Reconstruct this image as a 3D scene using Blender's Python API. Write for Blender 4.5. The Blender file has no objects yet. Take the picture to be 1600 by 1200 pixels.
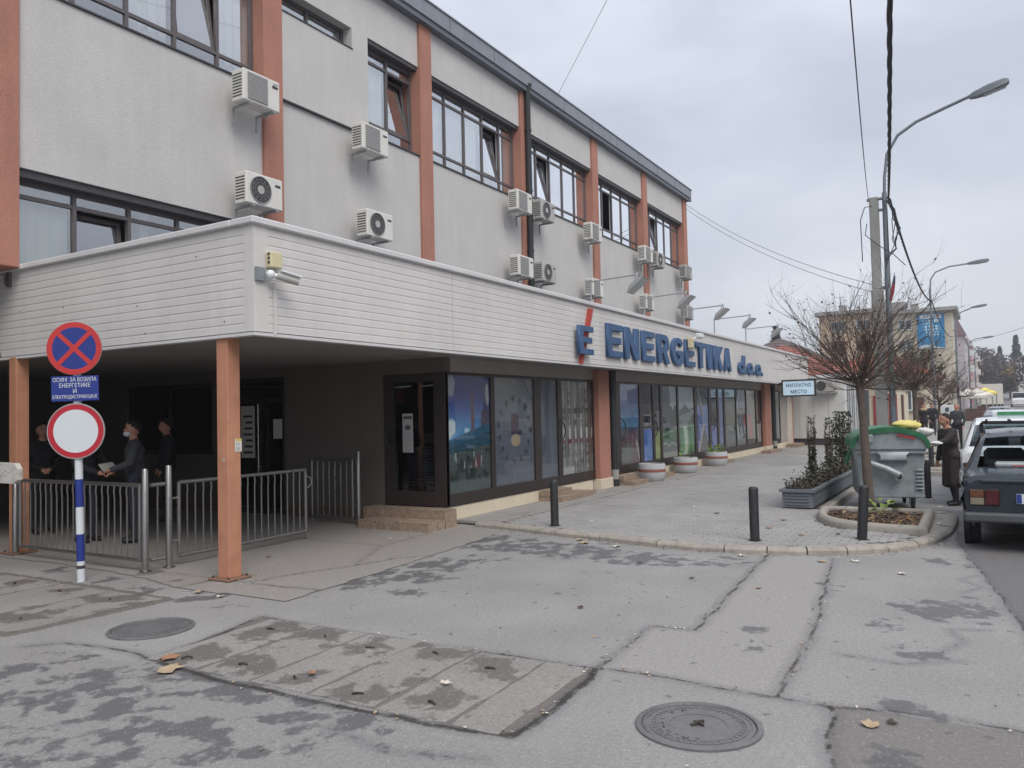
import bpy, bmesh, math, random
import numpy as np
from mathutils import Vector, Matrix, Euler
random.seed(7); RNG = np.random.default_rng(7)
SC = bpy.context.scene
COL = SC.collection
R = math.radians
PI = math.pi

# ------------------------------------------------------------------ camera
cd = bpy.data.cameras.new('camera'); cam = bpy.data.objects.new('camera', cd); COL.objects.link(cam)
cd.sensor_fit = 'HORIZONTAL'; cd.sensor_width = 36.0; cd.lens = 36.0 * 1249.0 / 1600.0
cd.clip_start = 0.05; cd.clip_end = 3000
yaw, pitch, roll = 0.535654, 0.037197, -0.022690
_cy, _sy, _cp, _sp = math.cos(yaw), math.sin(yaw), math.cos(pitch), math.sin(pitch)
fw = Vector((_cy * _cp, _sy * _cp, _sp)); rt = Vector((_sy, -_cy, 0)); up = rt.cross(fw)
r2 = rt * math.cos(roll) + up * math.sin(roll); u2 = -rt * math.sin(roll) + up * math.cos(roll)
mw = Matrix.Identity(4)
for i in range(3):
    mw[i][0], mw[i][1], mw[i][2] = r2[i], u2[i], -fw[i]
mw[0][3], mw[1][3], mw[2][3] = 0.0, 0.0, 1.70
cam.matrix_world = mw
SC.camera = cam

# ------------------------------------------------------------------ overcast sky, veiled sun
SUN_EL, SUN_AZ = R(48), R(235)         # azimuth measured from +X towards +Y
wd = bpy.data.worlds.new('World'); SC.world = wd; wd.use_nodes = True
nt = wd.node_tree; nt.nodes.clear()
def wn(t, **k):
    n = nt.nodes.new(t)
    for a, b in k.items(): setattr(n, a, b)
    return n
wo = wn('ShaderNodeOutputWorld'); bg = wn('ShaderNodeBackground'); L = nt.links.new; bg.inputs['Strength'].default_value = 0.1
sky = wn('ShaderNodeTexSky', sky_type='NISHITA', sun_disc=False)
sky.sun_elevation = SUN_EL; sky.sun_rotation = R(90) - SUN_AZ
tc = wn('ShaderNodeTexCoord'); mp = wn('ShaderNodeMapping'); mp.inputs['Scale'].default_value = (1.0, 1.0, 2.6)
n1 = wn('ShaderNodeTexNoise'); n1.inputs['Scale'].default_value = 1.7; n1.inputs['Detail'].default_value = 5; n1.inputs['Roughness'].default_value = .52
rp = wn('ShaderNodeValToRGB')
rp.color_ramp.elements[0].position = .34; rp.color_ramp.elements[0].color = (.43, .46, .535, 1)
rp.color_ramp.elements[1].position = .68; rp.color_ramp.elements[1].color = (.70, .73, .78, 1)
sc10 = wn('ShaderNodeMix', data_type='RGBA', blend_type='MULTIPLY'); sc10.inputs[0].default_value = 1; sc10.inputs[7].default_value = (8.6, 8.6, 8.6, 1); sc10.clamp_result = False
mx = wn('ShaderNodeMix', data_type='RGBA'); mx.inputs[0].default_value = .88
L(tc.outputs['Generated'], mp.inputs['Vector']); L(mp.outputs[0], n1.inputs['Vector']); L(n1.outputs['Fac'], rp.inputs[0])
# an overcast sky brightens steadily towards the zenith
sx = wn('ShaderNodeSeparateXYZ'); L(tc.outputs['Generated'], sx.inputs[0])
el = wn('ShaderNodeMapRange'); el.inputs[1].default_value = 0; el.inputs[2].default_value = 1; el.inputs[3].default_value = .92; el.inputs[4].default_value = 1.9; L(sx.outputs[2], el.inputs[0])
ze = wn('ShaderNodeMix', data_type='RGBA', blend_type='MULTIPLY'); ze.inputs[0].default_value = 1; ze.clamp_result = False
L(rp.outputs[0], ze.inputs[6]); L(el.outputs[0], ze.inputs[7]); L(ze.outputs[2], sc10.inputs[6]); L(sky.outputs[0], mx.inputs[6]); L(sc10.outputs[2], mx.inputs[7])
L(mx.outputs[2], bg.inputs['Color']); L(bg.outputs[0], wo.inputs['Surface'])
sl = bpy.data.lights.new('sun', 'SUN'); sun = bpy.data.objects.new('sun', sl); COL.objects.link(sun)
sl.energy = 1.5; sl.angle = R(35); sl.color = (1, .93, .84)
sd = Vector((math.cos(SUN_EL) * math.cos(SUN_AZ), math.cos(SUN_EL) * math.sin(SUN_AZ), math.sin(SUN_EL)))
sun.rotation_euler = sd.to_track_quat('Z', 'Y').to_euler(); sun.location = sd * 60
SC.view_settings.view_transform = 'Standard'; SC.view_settings.look = 'None'
SC.view_settings.exposure = 0.45; SC.view_settings.gamma = 1.0; SC.view_settings.use_curve_mapping = False
SC.render.engine = 'CYCLES'
SC.cycles.use_denoising = True
SC.cycles.max_bounces = 7; SC.cycles.transparent_max_bounces = 16
SC.cycles.sample_clamp_indirect = 6

# ------------------------------------------------------------------ materials
def s2l(c):
    o = []
    for v in c:
        v = v / 255.0
        o.append(v / 12.92 if v <= .04045 else ((v + .055) / 1.055) ** 2.4)
    return o
def newmat(name):
    m = bpy.data.materials.new(name); m.use_nodes = True
    t = m.node_tree; b = t.nodes['Principled BSDF']
    return m, t, b
MATS = {}
def M(name, rgb, rough=.65, var=.10, scale=2.5, grain=.05, gscale=70, bump=0.0, bscale=60, metal=0.0, spec=.5, streak=0.0, dirt=0.0, dirtcol=(60, 54, 48), coat=0.0):
    """a plain procedural surface: base colour, broad patchiness, fine grain, optional rain streaks and bump"""
    if name in MATS: return MATS[name]
    m, t, b = newmat(name); N = t.nodes.new; K = t.links.new
    c = s2l(rgb)
    g = N('ShaderNodeNewGeometry')
    def noise(s, d=3, vec=None):
        n = N('ShaderNodeTexNoise'); n.inputs['Scale'].default_value = s; n.inputs['Detail'].default_value = d
        K(vec if vec else g.outputs['Position'], n.inputs['Vector']); return n.outputs['Fac']
    def rng(sock, a, bb, lo=.25, hi=.75):
        r = N('ShaderNodeMapRange'); r.inputs[1].default_value = lo; r.inputs[2].default_value = hi
        r.inputs[3].default_value = a; r.inputs[4].default_value = bb; K(sock, r.inputs[0]); return r.outputs[0]
    def mul(a, bb):
        k = N('ShaderNodeMath'); k.operation = 'MULTIPLY'; K(a, k.inputs[0]); K(bb, k.inputs[1]); return k.outputs[0]
    f = rng(noise(scale, 4), 1 - var, 1 + var)
    if grain: f = mul(f, rng(noise(gscale, 2), 1 - grain, 1 + grain))
    if streak:
        mpn = N('ShaderNodeMapping'); mpn.inputs['Scale'].default_value = (1, 1, .12); K(g.outputs['Position'], mpn.inputs['Vector'])
        f = mul(f, rng(noise(5.5, 3, mpn.outputs[0]), 1 - streak, 1 + streak * .4))
    mixc = N('ShaderNodeMix'); mixc.data_type = 'RGBA'; mixc.blend_type = 'MULTIPLY'; mixc.inputs[0].default_value = 1
    mixc.inputs[6].default_value = (*c, 1); K(f, mixc.inputs[7]); col = mixc.outputs[2]
    if dirt:
        d = N('ShaderNodeMix'); d.data_type = 'RGBA'; K(col, d.inputs[6]); d.inputs[7].default_value = (*s2l(dirtcol), 1)
        K(rng(noise(scale * 2.3, 6), 0, dirt, .5, .72), d.inputs[0]); col = d.outputs[2]
    K(col, b.inputs['Base Color'])
    b.inputs['Metallic'].default_value = metal
    b.inputs['Specular IOR Level'].default_value = spec
    if coat: b.inputs['Coat Weight'].default_value = coat; b.inputs['Coat Roughness'].default_value = .08
    K(rng(noise(scale * 4, 3), max(.03, rough - .08), min(1, rough + .08)), b.inputs['Roughness'])
    if bump:
        bp = N('ShaderNodeBump'); bp.inputs['Strength'].default_value = min(1, bump); bp.inputs['Distance'].default_value = .01
        K(noise(bscale, 4), bp.inputs['Height']); K(bp.outputs[0], b.inputs['Normal'])
    MATS[name] = m
    return m
def glass(name, tint=(.86, .9, .9), refl=1.0, rough=.02):
    if name in MATS: return MATS[name]
    m = bpy.data.materials.new(name); m.use_nodes = True; t = m.node_tree; t.nodes.clear(); N = t.nodes.new; K = t.links.new
    o = N('ShaderNodeOutputMaterial'); mixs = N('ShaderNodeMixShader'); tr = N('ShaderNodeBsdfTransparent'); gl = N('ShaderNodeBsdfGlossy')
    tr.inputs[0].default_value = (*tint, 1); gl.inputs['Roughness'].default_value = rough; gl.inputs['Color'].default_value = (.95, .97, 1, 1)
    fr = N('ShaderNodeFresnel'); fr.inputs['IOR'].default_value = 1.52
    mu = N('ShaderNodeMath'); mu.operation = 'MULTIPLY'; mu.use_clamp = True; mu.inputs[1].default_value = 1.7 * refl
    nz = N('ShaderNodeTexNoise'); nz.inputs['Scale'].default_value = 1.3; bp = N('ShaderNodeBump'); bp.inputs['Strength'].default_value = .03; bp.inputs['Distance'].default_value = .05
    ge = N('ShaderNodeNewGeometry'); K(ge.outputs['Position'], nz.inputs['Vector']); K(nz.outputs['Fac'], bp.inputs['Height']); K(bp.outputs[0], gl.inputs['Normal'])
    bf = N('ShaderNodeMath'); bf.operation = 'SUBTRACT'; bf.inputs[0].default_value = 1; K(ge.outputs['Backfacing'], bf.inputs[1]); m2 = N('ShaderNodeMath'); m2.operation = 'MULTIPLY'
    K(fr.outputs[0], mu.inputs[0]); K(mu.outputs[0], m2.inputs[0]); K(bf.outputs[0], m2.inputs[1]); K(m2.outputs[0], mixs.inputs[0]); K(tr.outputs[0], mixs.inputs[1]); K(gl.outputs[0], mixs.inputs[2]); K(mixs.outputs[0], o.inputs[0])
    MATS[name] = m; return m
def print_mat(name='printed_film', rough=.35):
    if name in MATS: return MATS[name]
    m, t, b = newmat(name); a = t.nodes.new('ShaderNodeAttribute'); a.attribute_name = 'ink'
    t.links.new(a.outputs['Color'], b.inputs['Base Color']); b.inputs['Roughness'].default_value = rough
    MATS[name] = m; return m

# ------------------------------------------------------------------ object helpers
ORG = {}
class MB:
    """collects shapes (world coordinates, or local ones for things built at the origin) and links them as ONE mesh"""
    def __init__(s): s.v = []; s.f = []; s.m = []
    def add(s, vs, fs, mi=0, T=None):
        o = len(s.v)
        for p in vs:
            p = Vector(p)
            s.v.append(tuple(T @ p) if T is not None else tuple(p))
        for f in fs: s.f.append(tuple(i + o for i in f)); s.m.append(mi)
        return s
    def box(s, x0, x1, y0, y1, z0, z1, mi=0, T=None):
        return s.add([(x0, y0, z0), (x1, y0, z0), (x1, y1, z0), (x0, y1, z0), (x0, y0, z1), (x1, y0, z1), (x1, y1, z1), (x0, y1, z1)],
                     [(0, 3, 2, 1), (4, 5, 6, 7), (0, 1, 5, 4), (1, 2, 6, 5), (2, 3, 7, 6), (3, 0, 4, 7)], mi, T)
    def cbox(s, x0, x1, y0, y1, z0, z1, b=.01, mi=0, T=None):
        """box with chamfered edges"""
        b = min(b, (x1 - x0) * .45, (y1 - y0) * .45, (z1 - z0) * .45)
        X, Y, Z = (x0, x1), (y0, y1), (z0, z1); vs = []; idx = {}
        for i in (0, 1):
            for j in (0, 1):
                for k in (0, 1):
                    sx, sy, sz = (1 if i == 0 else -1), (1 if j == 0 else -1), (1 if k == 0 else -1)
                    for a in range(3):
                        p = [X[i] + sx * b, Y[j] + sy * b, Z[k] + sz * b]; p[a] = (X[i], Y[j], Z[k])[a]
                        idx[(i, j, k, a)] = len(vs); vs.append(p)
        fs = []
        I = idx
        for i in (0, 1):
            q = [I[(i, 0, 0, 0)], I[(i, 1, 0, 0)], I[(i, 1, 1, 0)], I[(i, 0, 1, 0)]]; fs.append(q if i else q[::-1])
            q = [I[(0, i, 0, 1)], I[(1, i, 0, 1)], I[(1, i, 1, 1)], I[(0, i, 1, 1)]]; fs.append(q[::-1] if i else q)
            q = [I[(0, 0, i, 2)], I[(1, 0, i, 2)], I[(1, 1, i, 2)], I[(0, 1, i, 2)]]; fs.append(q if i else q[::-1])
        for i in (0, 1):
            for j in (0, 1):
                q = [I[(i, j, 0, 0)], I[(i, j, 1, 0)], I[(i, j, 1, 1)], I[(i, j, 0, 1)]]; fs.append(q if (i == j) else q[::-1])
                q = [I[(i, 0, j, 0)], I[(i, 1, j, 0)], I[(i, 1, j, 2)], I[(i, 0, j, 2)]]; fs.append(q[::-1] if (i == j) else q)
                q = [I[(0, i, j, 1)], I[(1, i, j, 1)], I[(1, i, j, 2)], I[(0, i, j, 2)]]; fs.append(q if (i == j) else q[::-1])
                for k in (0, 1):
                    q = [I[(i, j, k, 0)], I[(i, j, k, 1)], I[(i, j, k, 2)]]; fs.append(q if (i + j + k) % 2 else q[::-1])
        return s.add(vs, fs, mi, T)
    def tube(s, pts, r, n=8, mi=0, caps=True, T=None):
        pts = [Vector(p) for p in pts]; k = len(pts)
        rs = list(r) if isinstance(r, (list, tuple)) else [r] * k
        vs, fs = [], []; ref = None
        for i, p in enumerate(pts):
            d = (pts[min(i + 1, k - 1)] - pts[max(i - 1, 0)])
            d = d.normalized() if d.length > 1e-9 else Vector((0, 0, 1))
            if ref is None:
                ref = Vector((0, 0, 1)) if abs(d.z) < .9 else Vector((1, 0, 0))
            a = d.cross(ref); a = a.normalized() if a.length > 1e-6 else d.orthogonal().normalized()
            b = a.cross(d).normalized(); ref = b
            for j in range(n):
                t = 2 * PI * j / n + PI / n
                vs.append(p + (a * math.cos(t) + b * math.sin(t)) * rs[i])
        for i in range(k - 1):
            for j in range(n):
                fs.append((i * n + j, i * n + (j + 1) % n, (i + 1) * n + (j + 1) % n, (i + 1) * n + j))
        if caps:
            fs.append(tuple(range(n))[::-1]); fs.append(tuple((k - 1) * n + j for j in range(n)))
        return s.add(vs, fs, mi, T)
    def lathe(s, prof, n=24, c=(0, 0, 0), mi=0, T=None, capb=True, capt=True):
        vs, fs = [], []
        for (r, z) in prof:
            for j in range(n):
                t = 2 * PI * j / n; vs.append((c[0] + r * math.cos(t), c[1] + r * math.sin(t), c[2] + z))
        for i in range(len(prof) - 1):
            for j in range(n): fs.append((i * n + j, i * n + (j + 1) % n, (i + 1) * n + (j + 1) % n, (i + 1) * n + j))
        if capb: fs.append(tuple(range(n))[::-1])
        if capt: fs.append(tuple((len(prof) - 1) * n + j for j in range(n)))
        return s.add(vs, fs, mi, T)
    def prism(s, poly, z0, z1, mi=0, T=None):
        n = len(poly); a = sum(poly[i][0] * poly[(i + 1) % n][1] - poly[(i + 1) % n][0] * poly[i][1] for i in range(n))
        if a < 0: poly = poly[::-1]
        vs = [(x, y, z0) for x, y in poly] + [(x, y, z1) for x, y in poly]
        fs = [tuple(range(n))[::-1], tuple(range(n, 2 * n))] + [(i, (i + 1) % n, n + (i + 1) % n, n + i) for i in range(n)]
        return s.add(vs, fs, mi, T)
    def ball(s, c, r, n=10, m=7, mi=0, T=None, sc=(1, 1, 1)):
        vs, fs = [(c[0], c[1], c[2] - r * sc[2])], []
        for i in range(1, m):
            ph = -PI / 2 + PI * i / m
            for j in range(n):
                t = 2 * PI * j / n
                vs.append((c[0] + r * sc[0] * math.cos(ph) * math.cos(t), c[1] + r * sc[1] * math.cos(ph) * math.sin(t), c[2] + r * sc[2] * math.sin(ph)))
        vs.append((c[0], c[1], c[2] + r * sc[2])); e = len(vs) - 1
        for j in range(n):
            fs.append((0, 1 + (j + 1) % n, 1 + j)); fs.append((e, 1 + (m - 2) * n + j, 1 + (m - 2) * n + (j + 1) % n))
        for i in range(m - 2):
            for j in range(n): fs.append((1 + i * n + j, 1 + i * n + (j + 1) % n, 1 + (i + 1) * n + (j + 1) % n, 1 + (i + 1) * n + j))
        return s.add(vs, fs, mi, T)
    def mesh(s, name, mats, o=(0, 0, 0), smooth=0):
        me = bpy.data.meshes.new(name)
        me.from_pydata([(p[0] - o[0], p[1] - o[1], p[2] - o[2]) for p in s.v], [], s.f)
        mats = mats if isinstance(mats, (list, tuple)) else [mats]
        for m in mats: me.materials.append(m)
        if len(mats) > 1: me.polygons.foreach_set('material_index', s.m)
        if smooth:
            me.shade_smooth(); me.set_sharp_from_angle(angle=R(smooth))
        me.update(); return me
    def build(s, name, mats, parent=None, smooth=0):
        o = ORG.get(parent.name, (0, 0, 0)) if parent else (0, 0, 0)
        ob = bpy.data.objects.new(name, s.mesh(name, mats, o, smooth)); COL.objects.link(ob)
        if parent: ob.parent = parent; ORG[ob.name] = o
        return ob
def tag(o, label=None, cat=None, group=None, kind=None):
    if label: o['label'] = label
    if cat: o['category'] = cat
    if group: o['group'] = group
    if kind: o['kind'] = kind
    return o
def thing(name, label, cat, loc=(0, 0, 0), rotz=0, group=None, local=False):
    """an Empty at the thing's base. local=True: parts are built round the origin and the Empty moves them"""
    o = bpy.data.objects.new(name, None); COL.objects.link(o); o.empty_display_size = .2
    o.location = loc; o.rotation_euler = (0, 0, rotz); ORG[o.name] = (0, 0, 0) if local else tuple(loc)
    return tag(o, label, cat, group)
def part_from(me, name, parent, loc=(0, 0, 0), rot=(0, 0, 0)):
    o = bpy.data.objects.new(name, me); COL.objects.link(o); o.parent = parent; o.location = loc; o.rotation_euler = rot; return o
def copy_tree(o, parent=None):
    c = o.copy(); COL.objects.link(c); c.parent = parent
    for ch in [x for x in bpy.data.objects if x.parent == o]: copy_tree(ch, c)
    return c
def text_mesh(s, w=None, h=None, depth=.0, bold=.0, space=1.0):
    """lettering as a mesh in the XZ plane facing -Y, fitted to width w and cap height h, lower left corner at the origin"""
    cu = bpy.data.curves.new('lettering', 'FONT'); cu.body = s; cu.size = 1; cu.offset = bold; cu.space_character = space; cu.align_x = 'LEFT'
    cu.resolution_u = 3
    ob = bpy.data.objects.new('lettering', cu); COL.objects.link(ob); bpy.context.view_layer.update()
    me = bpy.data.meshes.new_from_object(ob.evaluated_get(bpy.context.evaluated_depsgraph_get()))
    bpy.data.objects.remove(ob); bpy.data.curves.remove(cu)
    co = np.array([v.co[:] for v in me.vertices]); mn, mxx = co.min(0), co.max(0)
    sx = (w / (mxx[0] - mn[0])) if w else None; sy = (h / (mxx[1] - mn[1])) if h else None
    sx = sx or sy; sy = sy or sx
    bm = bmesh.new(); bm.from_mesh(me)
    for v in bm.verts: v.co = Vector(((v.co.x - mn[0]) * sx, 0, (v.co.y - mn[1]) * sy))
    if depth:
        r = bmesh.ops.extrude_face_region(bm, geom=bm.faces[:])
        for v in [g for g in r['geom'] if isinstance(g, bmesh.types.BMVert)]: v.co.y += depth
        bmesh.ops.recalc_face_normals(bm, faces=bm.faces[:])
    bm.to_mesh(me); bm.free(); me.materials.clear(); return me
def vnoise(x, y, sc, seed=0, oct=4):
    """value noise for numpy arrays"""
    r = np.random.default_rng(seed); T = r.random((256, 256)); out = 0; amp = 1; tot = 0
    for o in range(oct):
        u, v = x * sc + 17.3 * o, y * sc + 5.1 * o
        i, j = np.floor(u).astype(int), np.floor(v).astype(int); fu, fv = u - i, v - j
        fu = fu * fu * (3 - 2 * fu); fv = fv * fv * (3 - 2 * fv)
        a = T[i % 256, j % 256]; b = T[(i + 1) % 256, j % 256]; c = T[i % 256, (j + 1) % 256]; d = T[(i + 1) % 256, (j + 1) % 256]
        out = out + amp * ((a * (1 - fu) + b * fu) * (1 - fv) + (c * (1 - fu) + d * fu) * fv); tot += amp; amp *= .5; sc *= 2.03
    return out / tot
# ================================================================== GROUND
SW = 0.07                                    # top of the pavement above the forecourt
def rise(x): return max(0.0, x - 85) * .0165  # the street climbs gently in the distance
def seg_dist(px, py, pts):
    d = np.full(px.shape, 9.0)
    for (ax, ay), (bx, by) in zip(pts[:-1], pts[1:]):
        ux, uy = bx - ax, by - ay; l2 = ux * ux + uy * uy + 1e-9
        t = np.clip(((px - ax) * ux + (py - ay) * uy) / l2, 0, 1)
        d = np.minimum(d, np.hypot(px - ax - t * ux, py - ay - t * uy))
    return d
def poly_sdf(px, py, pts):
    d = seg_dist(px, py, pts + [pts[0]]); ins = np.zeros(px.shape, bool)
    for (ax, ay), (bx, by) in zip(pts, pts[1:] + pts[:1]):
        c = ((ay > py) != (by > py)) & (px < (bx - ax) * (py - ay) / (by - ay + 1e-12) + ax); ins ^= c
    return np.where(ins, -d, d)
def in_poly(x, y, pts):
    ins = False
    for (ax, ay), (bx, by) in zip(pts, pts[1:] + pts[:1]):
        if (ay > y) != (by > y) and x < (bx - ax) * (y - ay) / (by - ay) + ax: ins = not ins
    return ins
def jag(pts, step=.22, amp=.03, seed=1):
    r = random.Random(seed); out = []
    for (ax, ay), (bx, by) in zip(pts[:-1], pts[1:]):
        l = math.hypot(bx - ax, by - ay); k = max(1, int(l / step))
        for i in range(k):
            t = i / k; out.append((ax + (bx - ax) * t + (r.uniform(-amp, amp) if i else 0), ay + (by - ay) * t + (r.uniform(-amp, amp) if i else 0)))
    out.append(pts[-1]); return out

C_MAIN = [(4.87, 5.47), (4.81, 4.57), (4.82, 3.81), (4.85, 3.14), (4.86, 2.41), (4.92, 2.0), (4.89, 1.57), (4.86, 1.14), (4.85, .82), (4.94, .53), (4.96, .19), (4.87, -.3)]
C_1 = [(9.55, 1.55), (7.95, 1.37), (6.17, 1.18), (5.51, 1.16), (4.86, 1.14)]
C_2 = [(9.6, 2.26), (7.61, 2.11), (6.05, 2.01), (6.04, 2.34), (5.43, 2.31), (4.87, 2.3)]
C_3 = [(4.87, 5.47), (4.35, 5.32), (3.97, 5.28), (3.64, 5.23), (3.69, 5.48), (3.66, 5.91), (3.6, 6.23), (3.41, 6.42)]
C_4 = [(3.65, 5.21), (3.56, 4.47), (3.56, 3.82), (3.57, 3.21), (3.6, 2.94), (3.61, 2.51), (3.67, 2.22), (4.08, 2.2), (4.65, 2.24), (4.87, 2.3)]
C_5 = [(4.85, .82), (4.41, .78), (4.04, .69), (3.6, .74), (2.9, .66)]
C_ROAD = [(12.2, .42), (11.14, .37), (9.5, .14), (8.06, -.06), (7.11, -.17), (5.5, -.33), (3.5, -.5), (1.4, -.6)]
C_X = [[(5.9, .95), (5.85, .55), (6.1, .2)], [(6.2, .35), (6.6, .2), (6.9, .32), (7.0, .05)], [(3.3, 3.2), (3.2, 2.7), (3.35, 2.2)], [(8.3, .25), (8.6, .1), (8.9, .3), (9.2, .12)]]
STAINS = [(6.19, 5.53, .42), (7.02, 5.71, .4), (6.91, 5.1, .42), (7.62, 5.26, .45), (8.8, 5.28, .75), (8.91, 4.43, .6), (8.75, 3.68, .6), (8.7, 3.08, .4), (6.07, 4.79, .3), (6.32, 6.0, .3),
          (9.3, 5.9, .5), (8.95, 2.45, .35), (7.55, .49, .35), (7.61, .12, .5), (6.86, .76, .25), (8.09, 1.39, .25), (9.8, .5, .45), (2.75, 5.03, .55), (3.07, 4.9, .5), (2.98, 4.14, .45),
          (3.35, 4.09, .35), (2.49, 4.31, .6), (3.33, 3.68, .35), (3.63, 4.62, .18), (3.3, 3.1, .3), (3.04, 5.8, .4), (6.16, .49, .3), (6.25, 1.59, .2), (5.81, 1.53, .18), (5.0, .45, .3), (4.2, .4, .35), (3.5, .5, .4), (2.4, 3.3, .4),
          (5.15, 6.6, .35), (5.1, 7.4, .35), (5.2, 8.2, .3), (5.3, 9.4, .3), (4.9, 5.9, .25)]
def detail_sheet(name, x0, x1, y0, y1, res, mat, fields, z=0.0, wob=.002, keep=None):
    nx, ny = int((x1 - x0) / res) + 1, int((y1 - y0) / res) + 1
    xs, ys = np.linspace(x0, x1, nx), np.linspace(y0, y1, ny); X, Y = np.meshgrid(xs, ys, indexing='ij')
    Z = z + wob * (vnoise(X, Y, .9, 3, 4) - .5) * 2
    me = bpy.data.meshes.new(name); idx = np.arange(nx * ny).reshape(nx, ny)
    q = np.stack([idx[:-1, :-1], idx[1:, :-1], idx[1:, 1:], idx[:-1, 1:]], -1).reshape(-1, 4)
    if keep is not None:
        kp = keep((X[:-1, :-1] + X[1:, 1:]) / 2, (Y[:-1, :-1] + Y[1:, 1:]) / 2).reshape(-1); q = q[kp]
    me.vertices.add(nx * ny); me.vertices.foreach_set('co', np.stack([X, Y, Z], -1).reshape(-1))
    me.loops.add(q.size); me.loops.foreach_set('vertex_index', q.reshape(-1).astype(np.int32))
    me.polygons.add(len(q)); me.polygons.foreach_set('loop_start', np.arange(0, q.size, 4, dtype=np.int32))
    me.update(calc_edges=True); me.shade_smooth()
    for k, fn in fields.items():
        a = me.attributes.new(k, 'FLOAT', 'POINT'); a.data.foreach_set('value', fn(X, Y).reshape(-1).astype(np.float32))
    me.materials.append(mat); o = bpy.data.objects.new(name, me); COL.objects.link(o); tag(o, kind='structure'); return o

def asphalt_mat(name, base, zones, stain=(84, 83, 86), crackc=(52, 49, 47), stone=.75, rough=.85, plain=None):
    """worn asphalt: zones are (attribute, sRGB colour, edge noise); stain and crack come from distance fields with noisy edges"""
    m, t, b = newmat(name); N = t.nodes.new; K = t.links.new; g = N('ShaderNodeNewGeometry')
    def noise(s, d=4, r=.55):
        n = N('ShaderNodeTexNoise'); n.inputs['Scale'].default_value = s; n.inputs['Detail'].default_value = d; n.inputs['Roughness'].default_value = r; K(g.outputs['Position'], n.inputs['Vector']); return n.outputs['Fac']
    def attr(k):
        if plain is not None:
            v = N('ShaderNodeValue'); v.outputs[0].default_value = plain if k == 'stain' else 1.0; return v.outputs[0]
        a = N('ShaderNodeAttribute'); a.attribute_name = k; return a.outputs['Fac']
    def mr(s, lo, hi, a=0., c=1.):
        r = N('ShaderNodeMapRange'); r.inputs[1].default_value = lo; r.inputs[2].default_value = hi; r.inputs[3].default_value = a; r.inputs[4].default_value = c; K(s, r.inputs[0]); return r.outputs[0]
    def op(o, a, c):
        k = N('ShaderNodeMath'); k.operation = o
        for i, v in enumerate((a, c)):
            if isinstance(v, (int, float)): k.inputs[i].default_value = v
            else: K(v, k.inputs[i])
        return k.outputs[0]
    def mix(f, a, c, bt='MIX'):
        k = N('ShaderNodeMix'); k.data_type = 'RGBA'; k.blend_type = bt
        if isinstance(f, (int, float)): k.inputs[0].default_value = f
        else: K(f, k.inputs[0])
        for i, v in ((6, a), (7, c)):
            if isinstance(v, tuple): k.inputs[i].default_value = (*s2l(v), 1)
            else: K(v, k.inputs[i])
        return k.outputs[2]
    broad, mid, fine, grit = noise(.8, 3), noise(5, 5, .6), noise(34, 4, .65), noise(95, 3, .7)
    col = mix(mr(broad, .3, .7), tuple(v * .95 for v in base), tuple(min(255, v * 1.05) for v in base))
    for k, c, e in zones:
        f = mr(op('ADD', attr(k), op('MULTIPLY', op('SUBTRACT', mid, .5), e)), .012, -.012)
        col = mix(f, col, c)
    # damp blotches: painted likelihood plus noise, thresholded
    warp = op('ADD', op('MULTIPLY', noise(3.3, 7, .66), 1.15), op('SUBTRACT', op('MULTIPLY', mid, .6), .32))
    st = op('ADD', attr('stain'), warp)
    sf = op('MULTIPLY', mr(st, .90, .97), mr(fine, .22, .45, .55, 1))
    col = mix(op('MULTIPLY', sf, .82), col, stain)
    spots = mr(noise(7.5, 4, .5), .665, .70); col = mix(op('MULTIPLY', spots, .6), col, stain)
    # pale aggregate showing through
    vo = N('ShaderNodeTexVoronoi'); vo.inputs['Scale'].default_value = 62; K(g.outputs['Position'], vo.inputs['Vector'])
    peb = op('MULTIPLY', mr(vo.outputs['Distance'], .26, .12), op('MULTIPLY', mr(noise(21, 3), .47, .62), stone)); late = peb
    col = mix(op('MULTIPLY', mr(grit, .42, .62, 0, 1), .40), col, (104, 102, 100))
    col = mix(.8, col, mr(fine, .25, .75, .78, 1.2), 'MULTIPLY')
    col = mix(late, col, (204, 201, 196))
    cd_ = op('ADD', attr('crack'), op('ADD', op('MULTIPLY', op('SUBTRACT', fine, .5), .035), op('MULTIPLY', op('SUBTRACT', mid, .5), .05)))
    cf = mr(cd_, .02, .002); soft = mr(cd_, .09, .0, 0, .4)
    col = mix(soft, col, stain); col = mix(op('MULTIPLY', cf, .9), col, crackc)
    K(col, b.inputs['Base Color']); K(mr(sf, 0, 1, rough, rough - .3), b.inputs['Roughness']); b.inputs['Specular IOR Level'].default_value = .35
    h = op('ADD', op('MULTIPLY', fine, .35), op('ADD', op('MULTIPLY', grit, .3), op('MULTIPLY', cf, -.7)))
    bp = N('ShaderNodeBump'); bp.inputs['Strength'].default_value = .55; bp.inputs['Distance'].default_value = .012; K(h, bp.inputs['Height']); K(bp.outputs[0], b.inputs['Normal'])
    return m

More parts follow.
